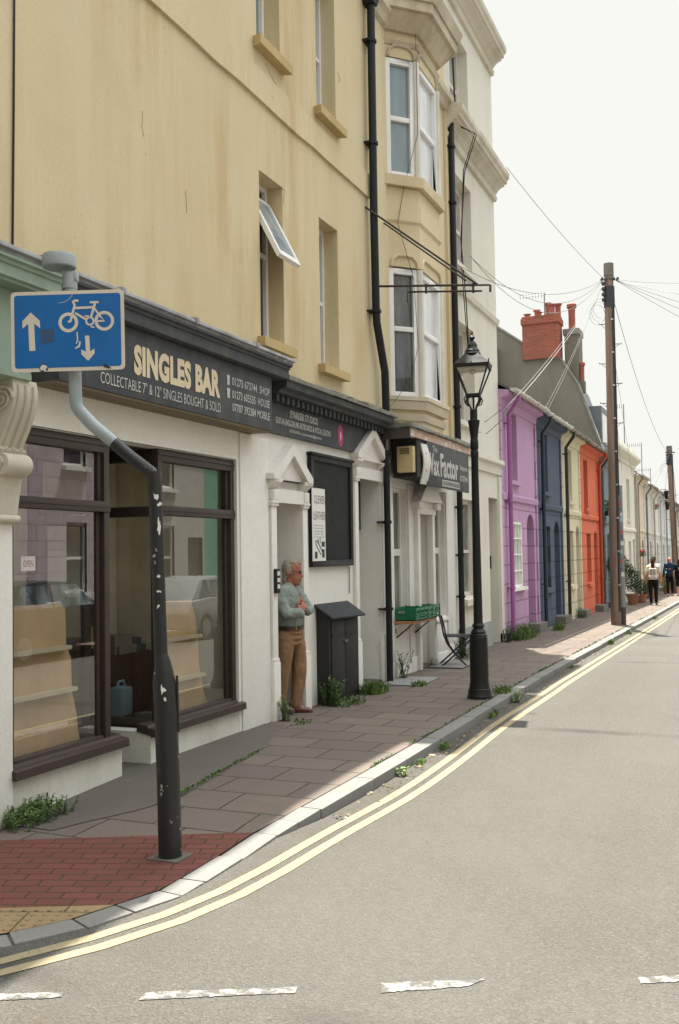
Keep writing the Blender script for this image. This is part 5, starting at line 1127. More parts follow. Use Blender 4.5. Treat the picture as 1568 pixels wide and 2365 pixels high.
asp = sw / sh; P_ = rr_poly(-.5, .5, -.5, .5, .04, asp)
mb = MB().prism([sp(a, b, -.004) for a, b in P_], [sp(a, b, 0) for a, b in P_]); mb.build('plate', SWHITE, CS)
P_ = rr_poly(-.47, .47, -.455, .455, .025, asp); mb = MB().add([sp(a, b, .0012) for a, b in P_], [tuple(range(len(P_)))]); mb.build('blue_field', SBLUE, CS)
def px2(x, y): return ((x - 105) / 1045 - .5 + .0, .5 - (y - 500 + (x - 105) * .004) / 735)    # from the enlarged photograph of the sign
def poly(mb, pts, d=.0024): mb.add([sp(*px2(*p), d) for p in pts], [tuple(range(len(pts)))])
def stroke(mb, pts, wd, closed=False, d=.0024):
    L = [Vector(p) for p in pts]; n = len(L); vs = []
    for i in range(n):
        a = L[i - 1] if (closed or i) else L[i]; b = L[(i + 1) % n] if (closed or i < n - 1) else L[i]; t = (b - a).normalized(); nn = Vector((-t.y, t.x)) * wd / 2; vs += [L[i] + nn, L[i] - nn]
    m = n if closed else n - 1
    mb.add([sp(*px2(*v), d) for v in vs], [(2 * i, 2 * i + 1, (2 * i + 3) % (2 * n), (2 * i + 2) % (2 * n)) for i in range(m)])
def circ(cx, cy, r, n=28): return [(cx + r * cos(2 * pi * k / n), cy + r * sin(2 * pi * k / n)) for k in range(n)]
mb = MB(); poly(mb, [(288, 690), (372, 768), (374, 838), (320, 792), (327, 1042), (272, 1042), (265, 792), (211, 838), (211, 768)]); mb.build('up_arrow', SWHITE, CS)
mb = MB(); poly(mb, [(786, 915), (826, 915), (832, 1060), (872, 1035), (872, 1080), (812, 1146), (750, 1085), (750, 1040), (792, 1062)]); mb.build('down_arrow', SWHITE, CS)
mb = MB(); stroke(mb, circ(635, 790, 76), 30, True); stroke(mb, circ(967, 783, 77), 28, True); stroke(mb, circ(834, 782, 34), 18, True, .0026)
stroke(mb, [(690, 655), (668, 735), (655, 780), (632, 786)], 22, d=.0030); stroke(mb, [(690, 660), (870, 657)], 22, d=.0032); stroke(mb, [(700, 705), (805, 770)], 20, d=.0034); stroke(mb, [(885, 620), (870, 670), (845, 745)], 22, d=.0036); stroke(mb, [(873, 660), (930, 740), (968, 785), (880, 785)], 18, d=.0038); stroke(mb, [(838, 611), (918, 611)], 20, d=.004); stroke(mb, [(692, 668), (696, 630), (682, 600), (696, 592), (732, 594)], 22, d=.0042); stroke(mb, [(788, 735), (820, 738), (826, 750)], 16, d=.0044); stroke(mb, [(838, 812), (852, 840), (876, 840)], 14, d=.0046)
mb.build('bicycle_symbol', SWHITE, CS)
mb = MB(); poly(mb, [(372, 855), (422, 850), (420, 980), (388, 982)], .003); poly(mb, [(428, 850), (500, 845), (496, 960), (430, 968)], .003); mb.build('sticker_residue', flat('grey_residue', (.035, .075, .15), .7), CS)
mb = MB(); poly(mb, [(708, 880), (720, 878), (724, 960), (706, 990), (700, 985), (712, 955)], .003); poly(mb, [(735, 962), (748, 970), (738, 1018), (692, 1038), (698, 1020), (722, 1005)], .0032); stroke(mb, [(548, 610), (600, 603), (650, 575), (690, 515)], 4, d=.0034); mb.build('scratch', SWHITE, CS)
mb = MB(); poly(mb, circ(402, 1203, 40, 20), .0034); mb.build('round_sticker', flat('black_sticker', (.02, .02, .02), .6), CS)
mb = MB(); poly(mb, [(366, 1200), (388, 1170), (430, 1180), (436, 1200), (418, 1212), (432, 1236), (404, 1232), (396, 1216), (376, 1226)], .0042); mb.build('sticker_print', flat('sticker_print', (.6, .6, .57), .7), CS)
mb = MB(); poly(mb, [(950, 1185), (970, 1178), (990, 1192), (1010, 1205), (1025, 1222), (985, 1216), (955, 1205)], .0034); mb.build('tar_mark', flat('black_sticker', (.02, .02, .02), .6), CS)
for a in (-.0,):
    MB().obox(so - Ns * .03 + Vs * .1, Us, Vs, Ns, .06, .012, .026).build('clamp', GREYP, CS); MB().obox(so - Ns * .03 - Vs * .1, Us, Vs, Ns, .06, .012, .026).build('clamp', GREYP, CS)

# ================================================================== street lamp
LB = (1.69, 11.84, 0)
LM = thing('street_lamp', 'black cast-iron street lamp with a square glazed lantern on a fluted-based column', 'street lamp', LB)
pr = [(.15, -.1), (.15, .03), (.146, .035), (.134, .115), (.128, .12), (.124, .135), (.114, .19), (.113, .21), (.112, .52), (.108, .74), (.104, .745), (.106, .765), (.088, .78), (.092, .80), (.075, .825), (.062, .84), (.066, .855), (.074, .865), (.074, .88), (.060, .895), (.056, .92)]
MB().lathe(pr, LB, 28).build('base', BLACK, LM, smooth=True)
pr = [(.056, .915), (.053, 1.3), (.045, 2.6), (.043, 2.92), (.049, 2.93), (.049, 2.99), (.043, 3.0), (.043, 3.02), (.050, 3.03), (.050, 3.12), (.045, 3.13), (.045, 3.17), (.056, 3.26), (.072, 3.36), (.074, 3.375), (.048, 3.38), (.045, 3.39), (.045, 3.50), (.03, 3.51)]
MB().lathe(pr, LB, 24).build('column', BLACK, LM, smooth=True)
la = radians(-13); lu = (RH * cos(la) + FH * sin(la)); lv = (-RH * sin(la) + FH * cos(la)); lc = Vector(LB)
def lp(a, b, z): return lc + lu * a + lv * b + Vector((0, 0, z))
mb = MB(); mb.tube([lp(0, 0, 3.48), lp(0, 0, 3.68)], .012, 8)
for sa, sb in ((1, 1), (1, -1), (-1, 1), (-1, -1)):
    d = Vector((sa, sb)).normalized(); pp = [(.035, 3.48), (.05, 3.54), (.09, 3.59), (.105, 3.63), (.10, 3.67), (.085, 3.685), (.075, 3.665)]
    mb.tube([lp(d.x * r, d.y * r, z) for r, z in pp], .010, 6); mb.tube([lp(d.x * r, d.y * r, z) for r, z in ((.07, 3.56), (.125, 3.58), (.145, 3.63), (.11, 3.685))], .008, 6)
mb.build('frog_bracket', BLACK, LM, smooth=True)
hb, ht = .075, .200; zb_, zt_ = 3.685, 4.03
mb = MB()
for sa, sb in ((1, 1), (1, -1), (-1, 1), (-1, -1)): mb.tube([lp(sa * hb, sb * hb, zb_), lp(sa * ht, sb * ht, zt_)], .011, 6)
for h, z, th in ((hb, zb_, .014), (ht, zt_, .020)):
    for s in (-1, 1): mb.obox(lp(0, s * h, z), lu, lv, (0, 0, 1), h + .012, .012, th); mb.obox(lp(s * h, 0, z), lu, lv, (0, 0, 1), .012, h - .012, th - .001)
for i in range(5):
    for s in (-1, 1):
        for k, (u_, v_) in enumerate(((-1 + i * .5, s), (s, -1 + i * .5))):
            if i in (0, 2, 4): mb.tube([lp(u_ * (ht + .01), v_ * (ht + .01), zt_ + .015), lp(u_ * (ht + .012), v_ * (ht + .012), zt_ + (.06 if i != 2 else .04))], .008, 6)
mb.build('lantern_frame', BLACK, LM, smooth=True)
mb = MB()
for (a, b), (c, d) in (((-1, -1), (1, -1)), ((1, -1), (1, 1)), ((1, 1), (-1, 1)), ((-1, 1), (-1, -1))): mb.quad(lp(a * hb, b * hb, zb_), lp(c * hb, d * hb, zb_), lp(c * ht, d * ht, zt_), lp(a * ht, b * ht, zt_))
mb.build('lantern_pane', clear_glass('lantern_glass', (.96, .96, .95), 1.4), LM)
mb = MB(); vs = [lp(a * (ht + .018), b * (ht + .018), zt_ + .02) for a, b in ((-1, -1), (1, -1), (1, 1), (-1, 1))] + [lp(a * .075, b * .075, zt_ + .165) for a, b in ((-1, -1), (1, -1), (1, 1), (-1, 1))]; mb.prism(vs[:4], vs[4:]); mb.build('lantern_roof', paint('dull_black_roof', (.012, .0125, .012), .7, spec=.2), LM)
MB().lathe([(.10, 4.185), (.104, 4.195), (.096, 4.21), (.085, 4.225), (.09, 4.235), (.075, 4.255), (.06, 4.29), (.064, 4.298), (.054, 4.325), (.036, 4.35), (.016, 4.365), (.034, 4.385), (.036, 4.40), (.022, 4.42), (.01, 4.43), (.012, 4.445), (.004, 4.47), (.001, 4.49)], LB, 20).build('finial', BLACK, LM, smooth=True)
MB().obox(lp(0, 0, 4.005), lu, lv, (0, 0, 1), .17, .17, .012).build('reflector', flat('pale_reflector', (.6, .58, .5), .4), LM)
MB().ball(lp(0, 0, 3.975), (.045, .045, .03)).build('bulb', window_glass('bulb_glass', (.45, .45, .42)), LM)

# ================================================================== telegraph poles
POLEW = wood('weathered_pole_wood', (.21, .145, .105), .85, axis=2, contrast=.35); STEEL = paint('grey_duct_steel', (.23, .24, .24), .5, grime=.4, metal=.3)
def pole(base, top, label, r0, r1, det=True):
    T = thing('telegraph_pole', label, 'telegraph pole', base, 'telegraph poles along the kerb'); B0 = Vector(base); T0 = Vector(top)
    MB().tube([B0 - Vector((0, 0, .4)), B0, B0.lerp(T0, .5), B0.lerp(T0, .97)], [r0, r0, (r0 + r1) / 2, r1], 16).build('pole', POLEW, T, smooth=True)
    MB().tube([B0.lerp(T0, .965), T0], [r1 * 1.12, r1 * 1.1], 16).build('cap', paint('pole_cap', (.14, .13, .11), .7), T, smooth=True)
    h = T0.z - B0.z
    mb = MB(); c = B0.lerp(T0, .905); mb.tube([c - Vector((0, 0, .25)), c + Vector((0, 0, .28))], r1 * 1.22, 14); mb.build('band', flat('dark_pole_band', (.03, .035, .04), .6), T, smooth=True)
    mb = MB(); off = RH * (r0 * .45) - FH * (r0 * .9); mb.tube([B0 + off * 1.02 + Vector((0, 0, .35)), B0.lerp(T0, .45) + off * .93, B0.lerp(T0, .9) + off * .85], .028, 6); mb.tube([B0 + off * 1.1 + RH * .05 + Vector((0, 0, 3.3)), B0.lerp(T0, .9) + off * .8 + RH * .04], .016, 6); mb.build('cable_duct', flat('black_cable', (.03, .03, .03), .6), T, smooth=True)
    if det:
        d0 = RH * (r0 + .03) - FH * .02
        MB().tube([B0 + d0 + Vector((0, 0, .42)), B0 + d0 * .98 + Vector((0, 0, 3.55))], .075, 12).build('cover_duct', STEEL, T, smooth=True); MB().tube([B0 + d0 + Vector((0, 0, -.3)), B0 + d0 + Vector((0, 0, .45))], .08, 12).build('duct_foot', flat('dark_duct_foot', (.05, .05, .048), .7), T, smooth=True)
        random.seed(13)
        for k in range(14):
            z = 1.3 + k * .15 + random.uniform(-.04, .04); cc = B0 + d0 * .99 - FH * .076 + Vector((0, 0, z)) + RH * random.uniform(-.02, .02)
            MB().obox(cc, RH, (0, 0, 1), FH, random.uniform(.02, .045), random.uniform(.03, .06), .002).build('sticker', flat('pole_sticker_%d' % (k % 5), [(.6, .6, .58), (.1, .12, .2), (.45, .1, .1), (.2, .2, .2), (.3, .45, .5)][k % 5], .6), T)
        for k in range(9): MB().tube([B0 + off * 1.1 + Vector((0, 0, 1.0 + k * .85)), B0 + off * 1.1 + Vector((0, 0, 1.04 + k * .85))], .036, 6).build('cable_clip', flat('bright_clip', (.5, .5, .5), .4, .6), T)
    mb_ = 0
    for k in range(7 if det else 4):
        z = .50 + .055 * k; c = B0.lerp(T0, z); s = 1 if k % 2 else -1
        if k == 5 and det: z = .78
        mb = MB(); mb.tube([c + RH * s * r1 * .8, c + RH * s * (r1 + .17)], .011, 6); mb.tube([c + RH * s * (r1 + .12), c + RH * s * r1 * .9 - Vector((0, 0, .12))], .006, 5); mb.tube([c + RH * s * (r1 + .17), c + RH * s * (r1 + .17) + Vector((0, 0, .03))], .009, 6); mb.build('step_iron', IRON, T)
    c = B0.lerp(T0, .955); MB().tube([c - RH * .22 + Vector((0, 0, .0)), c + RH * .22], .02, 6).build('crossbar', IRON, T)
    mb = MB()
    for k in range(5): p = c + RH * (-.2 + .1 * k) - FH * .1; mb.ball(p, (.035, .03, .05), 8, 6)
    for k in range(4): p = c - RH * .17 - Vector((0, 0, .12 + .14 * k)) - FH * .08; mb.ball(p, (.05, .05, .06), 8, 6)
    mb.build('insulator', flat('dark_insulator', (.05, .05, .05), .5), T, smooth=True)
    mb = MB()
    for k in range(3):
        cc = c - RH * (.22 + .05 * k) - Vector((0, 0, .75 + .08 * k)); mb.tube([cc + RH * (.20 * cos(2 * pi * t / 16)) + Vector((0, 0, .26 * sin(2 * pi * t / 16))) for t in range(17)], .005, 4, False)
    mb.build('cable_coil', flat('grey_cable', (.25, .25, .25), .6), T)
    return T
pb = (1.50, 26.2, gz(26.2)); x_, z_ = AT(1405, 609, 26.2); ptop = (x_, 26.2, z_)
pole(pb, ptop, 'nearer telegraph pole with a grey cable duct and stickers standing by the kerb', .135, .115)
pb2 = (1.15, 52.5, gz(52.5)); x_, z_ = AT(1545, 1030, 52.5); ptop2 = (x_, 52.5, z_)
pole(pb2, ptop2, 'farther brown telegraph pole beyond the walking people', .15, .13, False)

# ---- telephone wires
WIRE = flat('wire_grey', (.09, .09, .09), .6); WIREP = flat('wire_pale', (.26, .26, .25), .6)
def wire(a, b, sag, label, r=.006, m=None):
    a, b = Vector(a), Vector(b); pts = [a.lerp(b, k / 18) - Vector((0, 0, sag * 4 * (k / 18) * (1 - k / 18))) for k in range(19)]
    tag(MB().tube(pts, r, 4, False).build('telephone_wire', m or WIRE), label, 'wire', 'telephone wires')
PTp = Vector(ptop) - Vector((0, 0, .42)); wl = 'thin telephone wire running from the top of the nearer pole'
def aty(px, py, Y): x, z = AT(px, py, Y); return (x, Y, z)
for (a, sag) in (((.1, *F(1057, 612, .1)), .45), ((.1, *F(1085, 591, .1)), .75), ((.1, *F(1090, 596, .1)), .95)): wire(PTp - RH * .15, a, sag, wl + ' to the white building')
wire(PTp - RH * .1, (.42, *F(1170, 386, .42)), .1, wl + ' up to the big cornice')
for px, py in ((1162, 948), (1200, 917), (1203, 915), (1255, 950), (1262, 952)):
    wire(PTp - RH * .2 - Vector((0, 0, .2)), (.36, *F(px, py, .36)), .12, wl + ' down to a terrace gutter', .005, WIREP)
for yy_, zz_, sg in ((30, 6.0, .35), (22, 6.0, .3), (16, 6.1, .4), (34, 5.8, .4), (18, 5.9, .55), (26, 5.9, .3)): wire(PTp + RH * .15, (9.35, yy_, zz_), sg, wl + ' across the road', .006)
for yy_, k in ((34.2, 0), (38.0, 1), (41.5, 2), (35.5, 3)): wire(PTp - RH * .12 - Vector((0, 0, .25)), (.35, yy_, 5.0 + gz(yy_)), .1, wl + ' to houses farther down', .005)
wire(PTp + RH * .1 - Vector((0, 0, .5)), Vector(ptop2) - Vector((0, 0, .4)), .7, 'slack telephone wire between the two telegraph poles', .007)
for px, py, q_ in ((1110, 985, (1160, 940)), (1118, 1010, (1180, 960))): pass
for yy_, k in ((49, 0), (56, 1), (60, 2), (65, 3), (46, 4)): wire(Vector(ptop2) - Vector((0, 0, .4)), (.35, yy_, 4.95 + gz(yy_)), .12, 'thin wire fanning from the farther pole to the white row', .006)
for i, (px, py, qx, qy) in enumerate(((1117, 974, 1165, 945), (1120, 1001, 1168, 968))):
    y, z = F(px, py, .02); tag(MB().tube([(.03, y, z), (.06, y, z), (.3, *F(qx, qy, .36))], .006, 5).build('telephone_wire', BLACK), 'short black wire leaving an eyebolt on the white building', 'wire', 'wires on the white building')
# ---- aerials
ALU = flat('aerial_aluminium', (.2, .2, .2), .4, .7)
def aerial(x, y, z, h, L, label):
    T = thing('tv_aerial', label, 'aerial', (x, y, z)); MB().tube([(x, y, z), (x, y, z + h)], .022, 6).build('mast', ALU, T); mb = MB().tube([(x - L, y, z + h * .95), (x + L * .15, y, z + h * .95)], .014, 5)
    for k in range(9): mb.tube([(x - L + k * L / 8, y, z + h * .95 - .09), (x - L + k * L / 8, y, z + h * .95 + .09)], .009, 4)
    mb.build('boom', ALU, T)
x_, z_ = AT(1258, 727, 34.6); aerial(x_, 34.6, z_, .75, .85, 'spiky TV aerial among the red chimney pots')
x_, z_ = AT(1442, 1010, 46); aerial(x_, 46, z_ - .4, 1.9, .7, 'tall thin TV aerial above the parapet house')
x_, z_ = AT(1483, 1100, 55); aerial(x_, 55, z_ - .4, 2.2, .8, 'thin TV aerial above the white row')
x_, z_ = AT(1503, 1135, 62); aerial(x_, 62, z_ - .4, 1.8, .8, 'small far TV aerial over the last roofs')

# ================================================================== crates on a wall shelf
SH = thing('wall_shelf', 'narrow wooden shelf on the shop wall under the green crates', 'shelf', (.03, 14, .8)); 
mb = MB().box(.04, .36, 13.36, 14.45, .765, .805); mb.build('board', wood('orange_shelf_wood', (.36, .19, .10), .6, axis=1), SH)
for y in (13.5, 14.3): MB().tube([(.04, y, .52), (.04, y, .76), (.30, y, .76), (.04, y, .55)], .012, 6).build('bracket', BLACK, SH)
GRN = paint('green_plastic', (.012, .15, .062), .4, var=.12, bump=.05, grime=.15, grimecol=(.05, .13, .07))
def crate(y0, y1, label):
    T = thing('plastic_crate', label, 'crate', (.2, (y0 + y1) / 2, .81), 'green crates on the shelf'); z0, z1 = .806, .985; x0, x1 = .03, .385
    mb = MB(); mb.box(x0, x1, y0, y1, z0, z0 + .015)
    def side(o, u, n, L, bays):
        for k in range(bays + 1): mb.pbox(o, u, n, k * (L - .02) / bays, k * (L - .02) / bays + .02, 0, z1 - z0 + (.012 if k % 2 else 0), -.012, .006)
        for a, b in ((0.0, .03), (.058, .068), (.085, .10), (z1 - z0 - .035, z1 - z0 - .0)): mb.pbox(o, u, n, .002, L - .002, a, b, -.010, 0)
        for k in range(bays * 3): mb.pbox(o, u, n, (k + .5) * L / (bays * 3) - .004, (k + .5) * L / (bays * 3) + .004, .03, .10, -.008, -.002)
        for k in range(bays): c = (k + .5) * (L - .02) / bays; mb.pbox(o, u, n, c - .035, c - .026, .10, z1 - z0 - .035, -.01, .003); mb.pbox(o, u, n, c + .045, c + .054, .10, z1 - z0 - .035, -.01, .003)
    side((x1, y0, z0), (0, 1, 0), (1, 0, 0), y1 - y0, 3); side((x0, y0, z0), (1, 0, 0), (0, -1, 0), x1 - x0, 2); side((x0, y1, z0), (1, 0, 0), (0, 1, 0), x1 - x0, 2); side((x0, y0, z0), (0, 1, 0), (-1, 0, 0), y1 - y0, 3)
    mb.box(x0 + .01, x1 - .01, y0 + .004, y0 + .009, z0 + .01, z1 - .02)
    mb.build('basket', GRN, T)
    return T
cr = crate(13.40, 13.98, 'green plastic crate on the shelf, nearer the drainpipe, with a faded label')
MB().box(.12, .22, 13.39, 13.3945, .915, .945).build('label_strip', flat('faded_label', (.2, .24, .2), .7), cr)
crate(13.985, 14.56, 'green lattice-sided plastic crate on the shelf, nearer the folding chair')

# ================================================================== folding chair by the lamp
FC = thing('folding_chair', 'black folding chair with slim curved frame on the pavement behind the lamp', 'chair', (.45, 15.0, 0))
cf = RH.copy(); cs_ = -FH.copy(); CO = Vector((.30, 14.95, 0))     # chair faces along RH, side towards viewer
def cp(px, py, s):  # side profile measured on a plane through the chair, pushed s metres towards the viewer
    return PT(px, py, CO) + cs_ * s
CHM = paint('black_chair_steel', (.02, .021, .023), .4)
mb = MB()
for s, nm in ((.0, 'a'), (-.36, 'b')):
    dx, dy = (0, 0) if s == 0 else (0, 0)
    MB().tube([cp(1019, 1421, s), cp(1026, 1450, s), cp(1030, 1470, s), cp(1038, 1490, s), cp(1052, 1510, s), cp(1083, 1543, s)], .014, 8).build('leg', CHM, FC, smooth=True)
    MB().tube([cp(1090, 1474, s - .01), cp(1072, 1492, s - .01), cp(1040, 1522, s - .01), cp(1016, 1543, s - .01)], .014, 8).build('leg', CHM, FC, smooth=True)
p0, p1, p2, p3 = cp(1030, 1470, 0), cp(1092, 1470, 0), cp(1092, 1470, -.36), cp(1030, 1470, -.36)
st_ = MB()
for k in range(7):
    f0, f1 = k / 7 + .01, (k + 1) / 7 - .02; a, b, c, d = p0.lerp(p1, f0), p0.lerp(p1, f1), p3.lerp(p2, f1), p3.lerp(p2, f0); st_.prism([a, b, c, d], [v + Vector((0, 0, .018)) for v in (a, b, c, d)])
st_.build('seat', CHM, FC, bevel=.003)
MB().tube([p0, p1], .011, 6).tube([p3, p2], .011, 6).build('seat_rail', CHM, FC)
a, b, c, d = cp(1020, 1423, 0), cp(1024, 1449, 0), cp(1024, 1449, -.36), cp(1020, 1423, -.36); n_ = RH * .012; MB().prism([a, b, c, d], [v + n_ for v in (a, b, c, d)]).build('backrest', CHM, FC, bevel=.004)
# drain gratings let into the pavement
GRT = paint('grey_grating', (.33, .33, .32), .6, grime=.5)
for (c0, c1, lab) in (((.12, 12.62), (.66, 13.55), 'ribbed grey cellar grating in the pavement before the crates'), ((.10, 14.75), (.66, 15.75), 'ribbed grey cellar grating under the folding chair')):
    T = thing('cellar_grating', lab, 'grating', (c0[0], c0[1], 0)); mb = MB().box(c0[0], c1[0], c0[1], c1[1], -.02, .006); mb.build('frame', flat('grating_gap', (.06, .06, .06), .8), T); mb = MB(); k = c0[0] + .02
    while k < c1[0] - .02: mb.box(k, k + .022, c0[1] + .02, c1[1] - .02, -.01, .014); k += .045
    mb.build('ribs', GRT, T)
# lanterns on brackets
def wall_lantern(x, y, z, label):
    T = thing('wall_lantern', label, 'lantern', (x, y, z)); MB().tube([(0, y, z + .25), (x, y, z + .28), (x, y, z + .2)], .018, 6).build('arm', BLACK, T); mb = MB().lathe([(.05, -.25), (.09, -.2), (.12, .1), (.15, .12), (.13, .2), (.03, .24)], (x, y, z), 12); mb.build('lamp', BLACK, T, smooth=True)
x_, z_ = AT(1391, 1207, 35.2); wall_lantern(x_, 35.2, z_, 'black lantern on the wall of the blue-grey house'); x_, z_ = AT(1539, 1142, 56); wall_lantern(x_, 56, z_, 'upper black lantern on the far white row'); x_, z_ = AT(1541, 1167, 58); wall_lantern(x_, 58, z_, 'lower black lantern on the far white row')
"""
"""
# ================================================================== plants
LEAF = leafmat('weed_leaf', (.05, .095, .022), (.105, .17, .05)); GRASSM = leafmat('grass_blade', (.06, .115, .022), (.13, .19, .05)); DARKLEAF = leafmat('shrub_leaf', (.022, .05, .014), (.06, .10, .03)); DRY = leafmat('dry_stems', (.20, .13, .06), (.30, .2, .1)); LIME = leafmat('lime_leaf', (.16, .17, .03), (.25, .25, .06)); LITE = leafmat('sunny_weed', (.10, .18, .04), (.2, .3, .09))
def leaves(mb, c, rad, n, size, seed, squash=1.0, up=.4):
    R_ = random.Random(seed)
    for _ in range(n):
        while True:
            p = Vector((R_.uniform(-1, 1), R_.uniform(-1, 1), R_.uniform(-1, 1)))
            if .25 < p.length < 1: break
        p = Vector((p.x * rad[0], p.y * rad[1], p.z * rad[2])) + Vector(c); s = size * R_.uniform(.6, 1.3)
        d = Vector((R_.uniform(-1, 1), R_.uniform(-1, 1), R_.uniform(-.3, 1) * up + .1)).normalized(); t = d.cross(Vector((R_.uniform(-1, 1), R_.uniform(-1, 1), R_.uniform(-1, 1)))).normalized()
        mb.add([p, p + d * s * .5 + t * s * .32, p + d * s, p + d * s * .5 - t * s * .32], [(0, 1, 2, 3)])
def blades(mb, c, r, n, h, seed, ry=None):
    R_ = random.Random(seed); ry = ry or r
    for _ in range(n):
        a = R_.uniform(0, 2 * pi); q = sqrt(R_.random()); p = Vector((c[0] + r * q * cos(a), c[1] + ry * q * sin(a), c[2])); hh = h * R_.uniform(.4, 1.1); w_ = .005 + .004 * R_.random(); d = Vector((R_.uniform(-.6, .6), R_.uniform(-.6, .6), 1)).normalized(); t = Vector((cos(a + 1), sin(a + 1), 0))
        m = p + d * hh * .55; e = p + d * hh + Vector((d.x, d.y, -.3)) * hh * .3
        mb.add([p - t * w_, p + t * w_, m + t * w_ * .8, e, m - t * w_ * .8], [(0, 1, 2, 3, 4)])
def stems(mb, c, r, n, h, size, seed, ry=None):
    R_ = random.Random(seed); ry = ry or r
    for _ in range(n):
        p = Vector((c[0] + R_.uniform(-r, r), c[1] + R_.uniform(-ry, ry), c[2])); hh = h * R_.uniform(.5, 1.1); d = Vector((R_.uniform(-.35, .35), R_.uniform(-.35, .35), 1)).normalized(); e = p + d * hh
        mb.tube([p, p + d * hh * .5 + Vector((R_.uniform(-.01, .01), R_.uniform(-.01, .01), 0)), e], .003, 4, False)
        k = 0
        while k < hh:
            for s in (0, 1): 
                a = R_.uniform(0, 6.28); u = Vector((cos(a), sin(a), R_.uniform(0, .7))).normalized(); t = u.cross(Vector((0, 0, 1))).normalized(); s_ = size * R_.uniform(.6, 1.2); b = p + d * k
                mb.add([b, b + u * s_ * .5 + t * s_ * .3, b + u * s_, b + u * s_ * .5 - t * s_ * .3], [(0, 1, 2, 3)])
            k += size * .55
def gp(px, py): x, y = G(px, py, 0); z = gz(y); x, y = G(px, py, z); return (x, y, gz(y))
def weed(kind, px, py, r, n, h, lab, mat=None, seed=1, ry=None, size=.03, at=None, dz=0, nm='weed_clump'):
    c = at or gp(px, py); c = (c[0], c[1], c[2] + dz); mb = MB()
    if 'b' in kind: blades(mb, c, r, n, h, seed, ry)
    if 's' in kind: stems(mb, c, r, max(3, n // 8), h, size, seed, ry)
    if 'l' in kind: leaves(mb, (c[0], c[1], c[2] + h * .4), (r, ry or r, h * .5), n, size, seed)
    o = mb.build(nm, mat or LEAF); tag(o, lab, 'weeds')
cc = G(58, 1897, -.06); weed('sl', 0, 0, .15, 520, .13, 'low leafy weed clump at the white wall foot by the red paving', at=(cc[0] + .06, cc[1] + .02, -.055), ry=.28, seed=2, size=.03)
weed('s', 648, 1645, .05, 90, .24, 'leafy weed at the pilaster foot beside the man', seed=3, at=(.14, 9.66, 0), size=.035)
weed('b', 665, 1668, .12, 40, .05, 'thin flat grass on the paving in front of the man', GRASSM, 4, ry=.25, at=(.34, 9.6, 0))
weed('sl', 752, 1615, .08, 150, .34, 'tall weed growing up the left side of the black cabinet', LEAF, 5, at=(.22, 10.78, 0), size=.04)
weed('bl', 770, 1640, .16, 170, .07, 'mat of green weeds at the black cabinet foot', LEAF, 6, ry=.4, at=(.34, 11.0, 0), size=.03)
weed('b', 835, 1603, .18, 420, .17, 'bushy grass tuft right of the black cabinet', GRASSM, 7, ry=.3, at=(.28, 11.95, 0))
weed('s', 905, 1560, .06, 100, .38, 'weed climbing the black drainpipe beside the shop', LEAF, 8, at=(.18, 13.36, 0), size=.045)
weed('b', 960, 1585, .1, 120, .08, 'grass tuft on the corner of the cellar grating', GRASSM, 9, ry=.2, at=(.62, 12.75, 0))
weed('s', 990, 1540, .05, 60, .14, 'small weed by the shop door step', LEAF, 10, at=(.16, 14.9, 0))
weed('sl', 1045, 1520, .10, 110, .35, 'weed under the folding chair by the drainpipe', DARKLEAF, 11, at=(.16, 16.5, -.03), size=.045)
weed('s', 1138, 1490, .08, 130, .3, 'dark weed at the white building doorway', DARKLEAF, 12, at=(.12, 20.0, gz(20)), size=.05)
weed('bs', 1180, 1478, .22, 420, .34, 'long clump of grass and weeds at the lilac house wall', GRASSM, 13, ry=.9, at=(.2, 21.2, gz(21)), size=.05)
weed('bs', 1240, 1465, .12, 130, .22, 'grassy weeds beside the lilac house doorstep', GRASSM, 14, ry=.4, at=(.45, 23.9, gz(24)), size=.04)
weed('s', 1305, 1430, .1, 90, .3, 'weed at the cream house step', LEAF, 15, at=(.12, 29.2, gz(29)), size=.05)
for k, (y, r, n, h, m, ry) in enumerate(((7.92, .045, 60, .08, LITE, .06), (8.4, .035, 70, .045, LITE, .16), (9.15, .035, 80, .07, LITE, .14), (11.05, .035, 80, .075, GRASSM, .2), (12.2, .05, 90, .14, LITE, .07), (16.2, .03, 50, .06, LITE, .12), (21.0, .06, 60, .14, GRASSM, .15), (24.1, .06, 60, .12, GRASSM, .15), (30.5, .06, 50, .12, GRASSM, .15))):
    weed('s' if k in (0, 4) else 'b', 0, 0, r, n, h, ['cluster of pale leafy weeds in the gutter nearest the corner', 'flat grass in the gutter next to the pale leafy weeds', 'bright grass tuft against the kerb before the lamp', 'dark grass along the kerb level with the cabinet', 'bright leafy weed at the kerb next to the street lamp', 'small grass tuft at the kerb beyond the lamp', 'little gutter tuft across from the lilac house', 'little gutter tuft just before the telegraph pole', 'far gutter tuft beyond the telegraph pole'][k], m, 30 + k, ry=ry, at=(2.05, y, gz(y) - .08), size=.035)
weed('b', 0, 0, .12, 140, .09, 'grass around the lamp base by the kerb', GRASSM, 50, ry=.3, at=(1.82, 12.5, 0))
# grass growing in the joints along the kerb
mb = MB(); R_ = random.Random(77)
for k in range(130):
    y = R_.uniform(6.8, 30); blades(mb, (1.825 + R_.uniform(-.012, .012), y, gz(y)), .012, R_.randint(3, 10), .028, 500 + k, .12)
for k in range(40):
    f = R_.random(); blades(mb, (.80 - .18 * f + R_.uniform(-.01, .01), 6.5 + f * 1.6, .0), .02, 8, .03, 900 + k, .08)
tag(mb.build('joint_grass', GRASSM), 'fine grass growing in the paving joints', 'grass', kind='stuff')
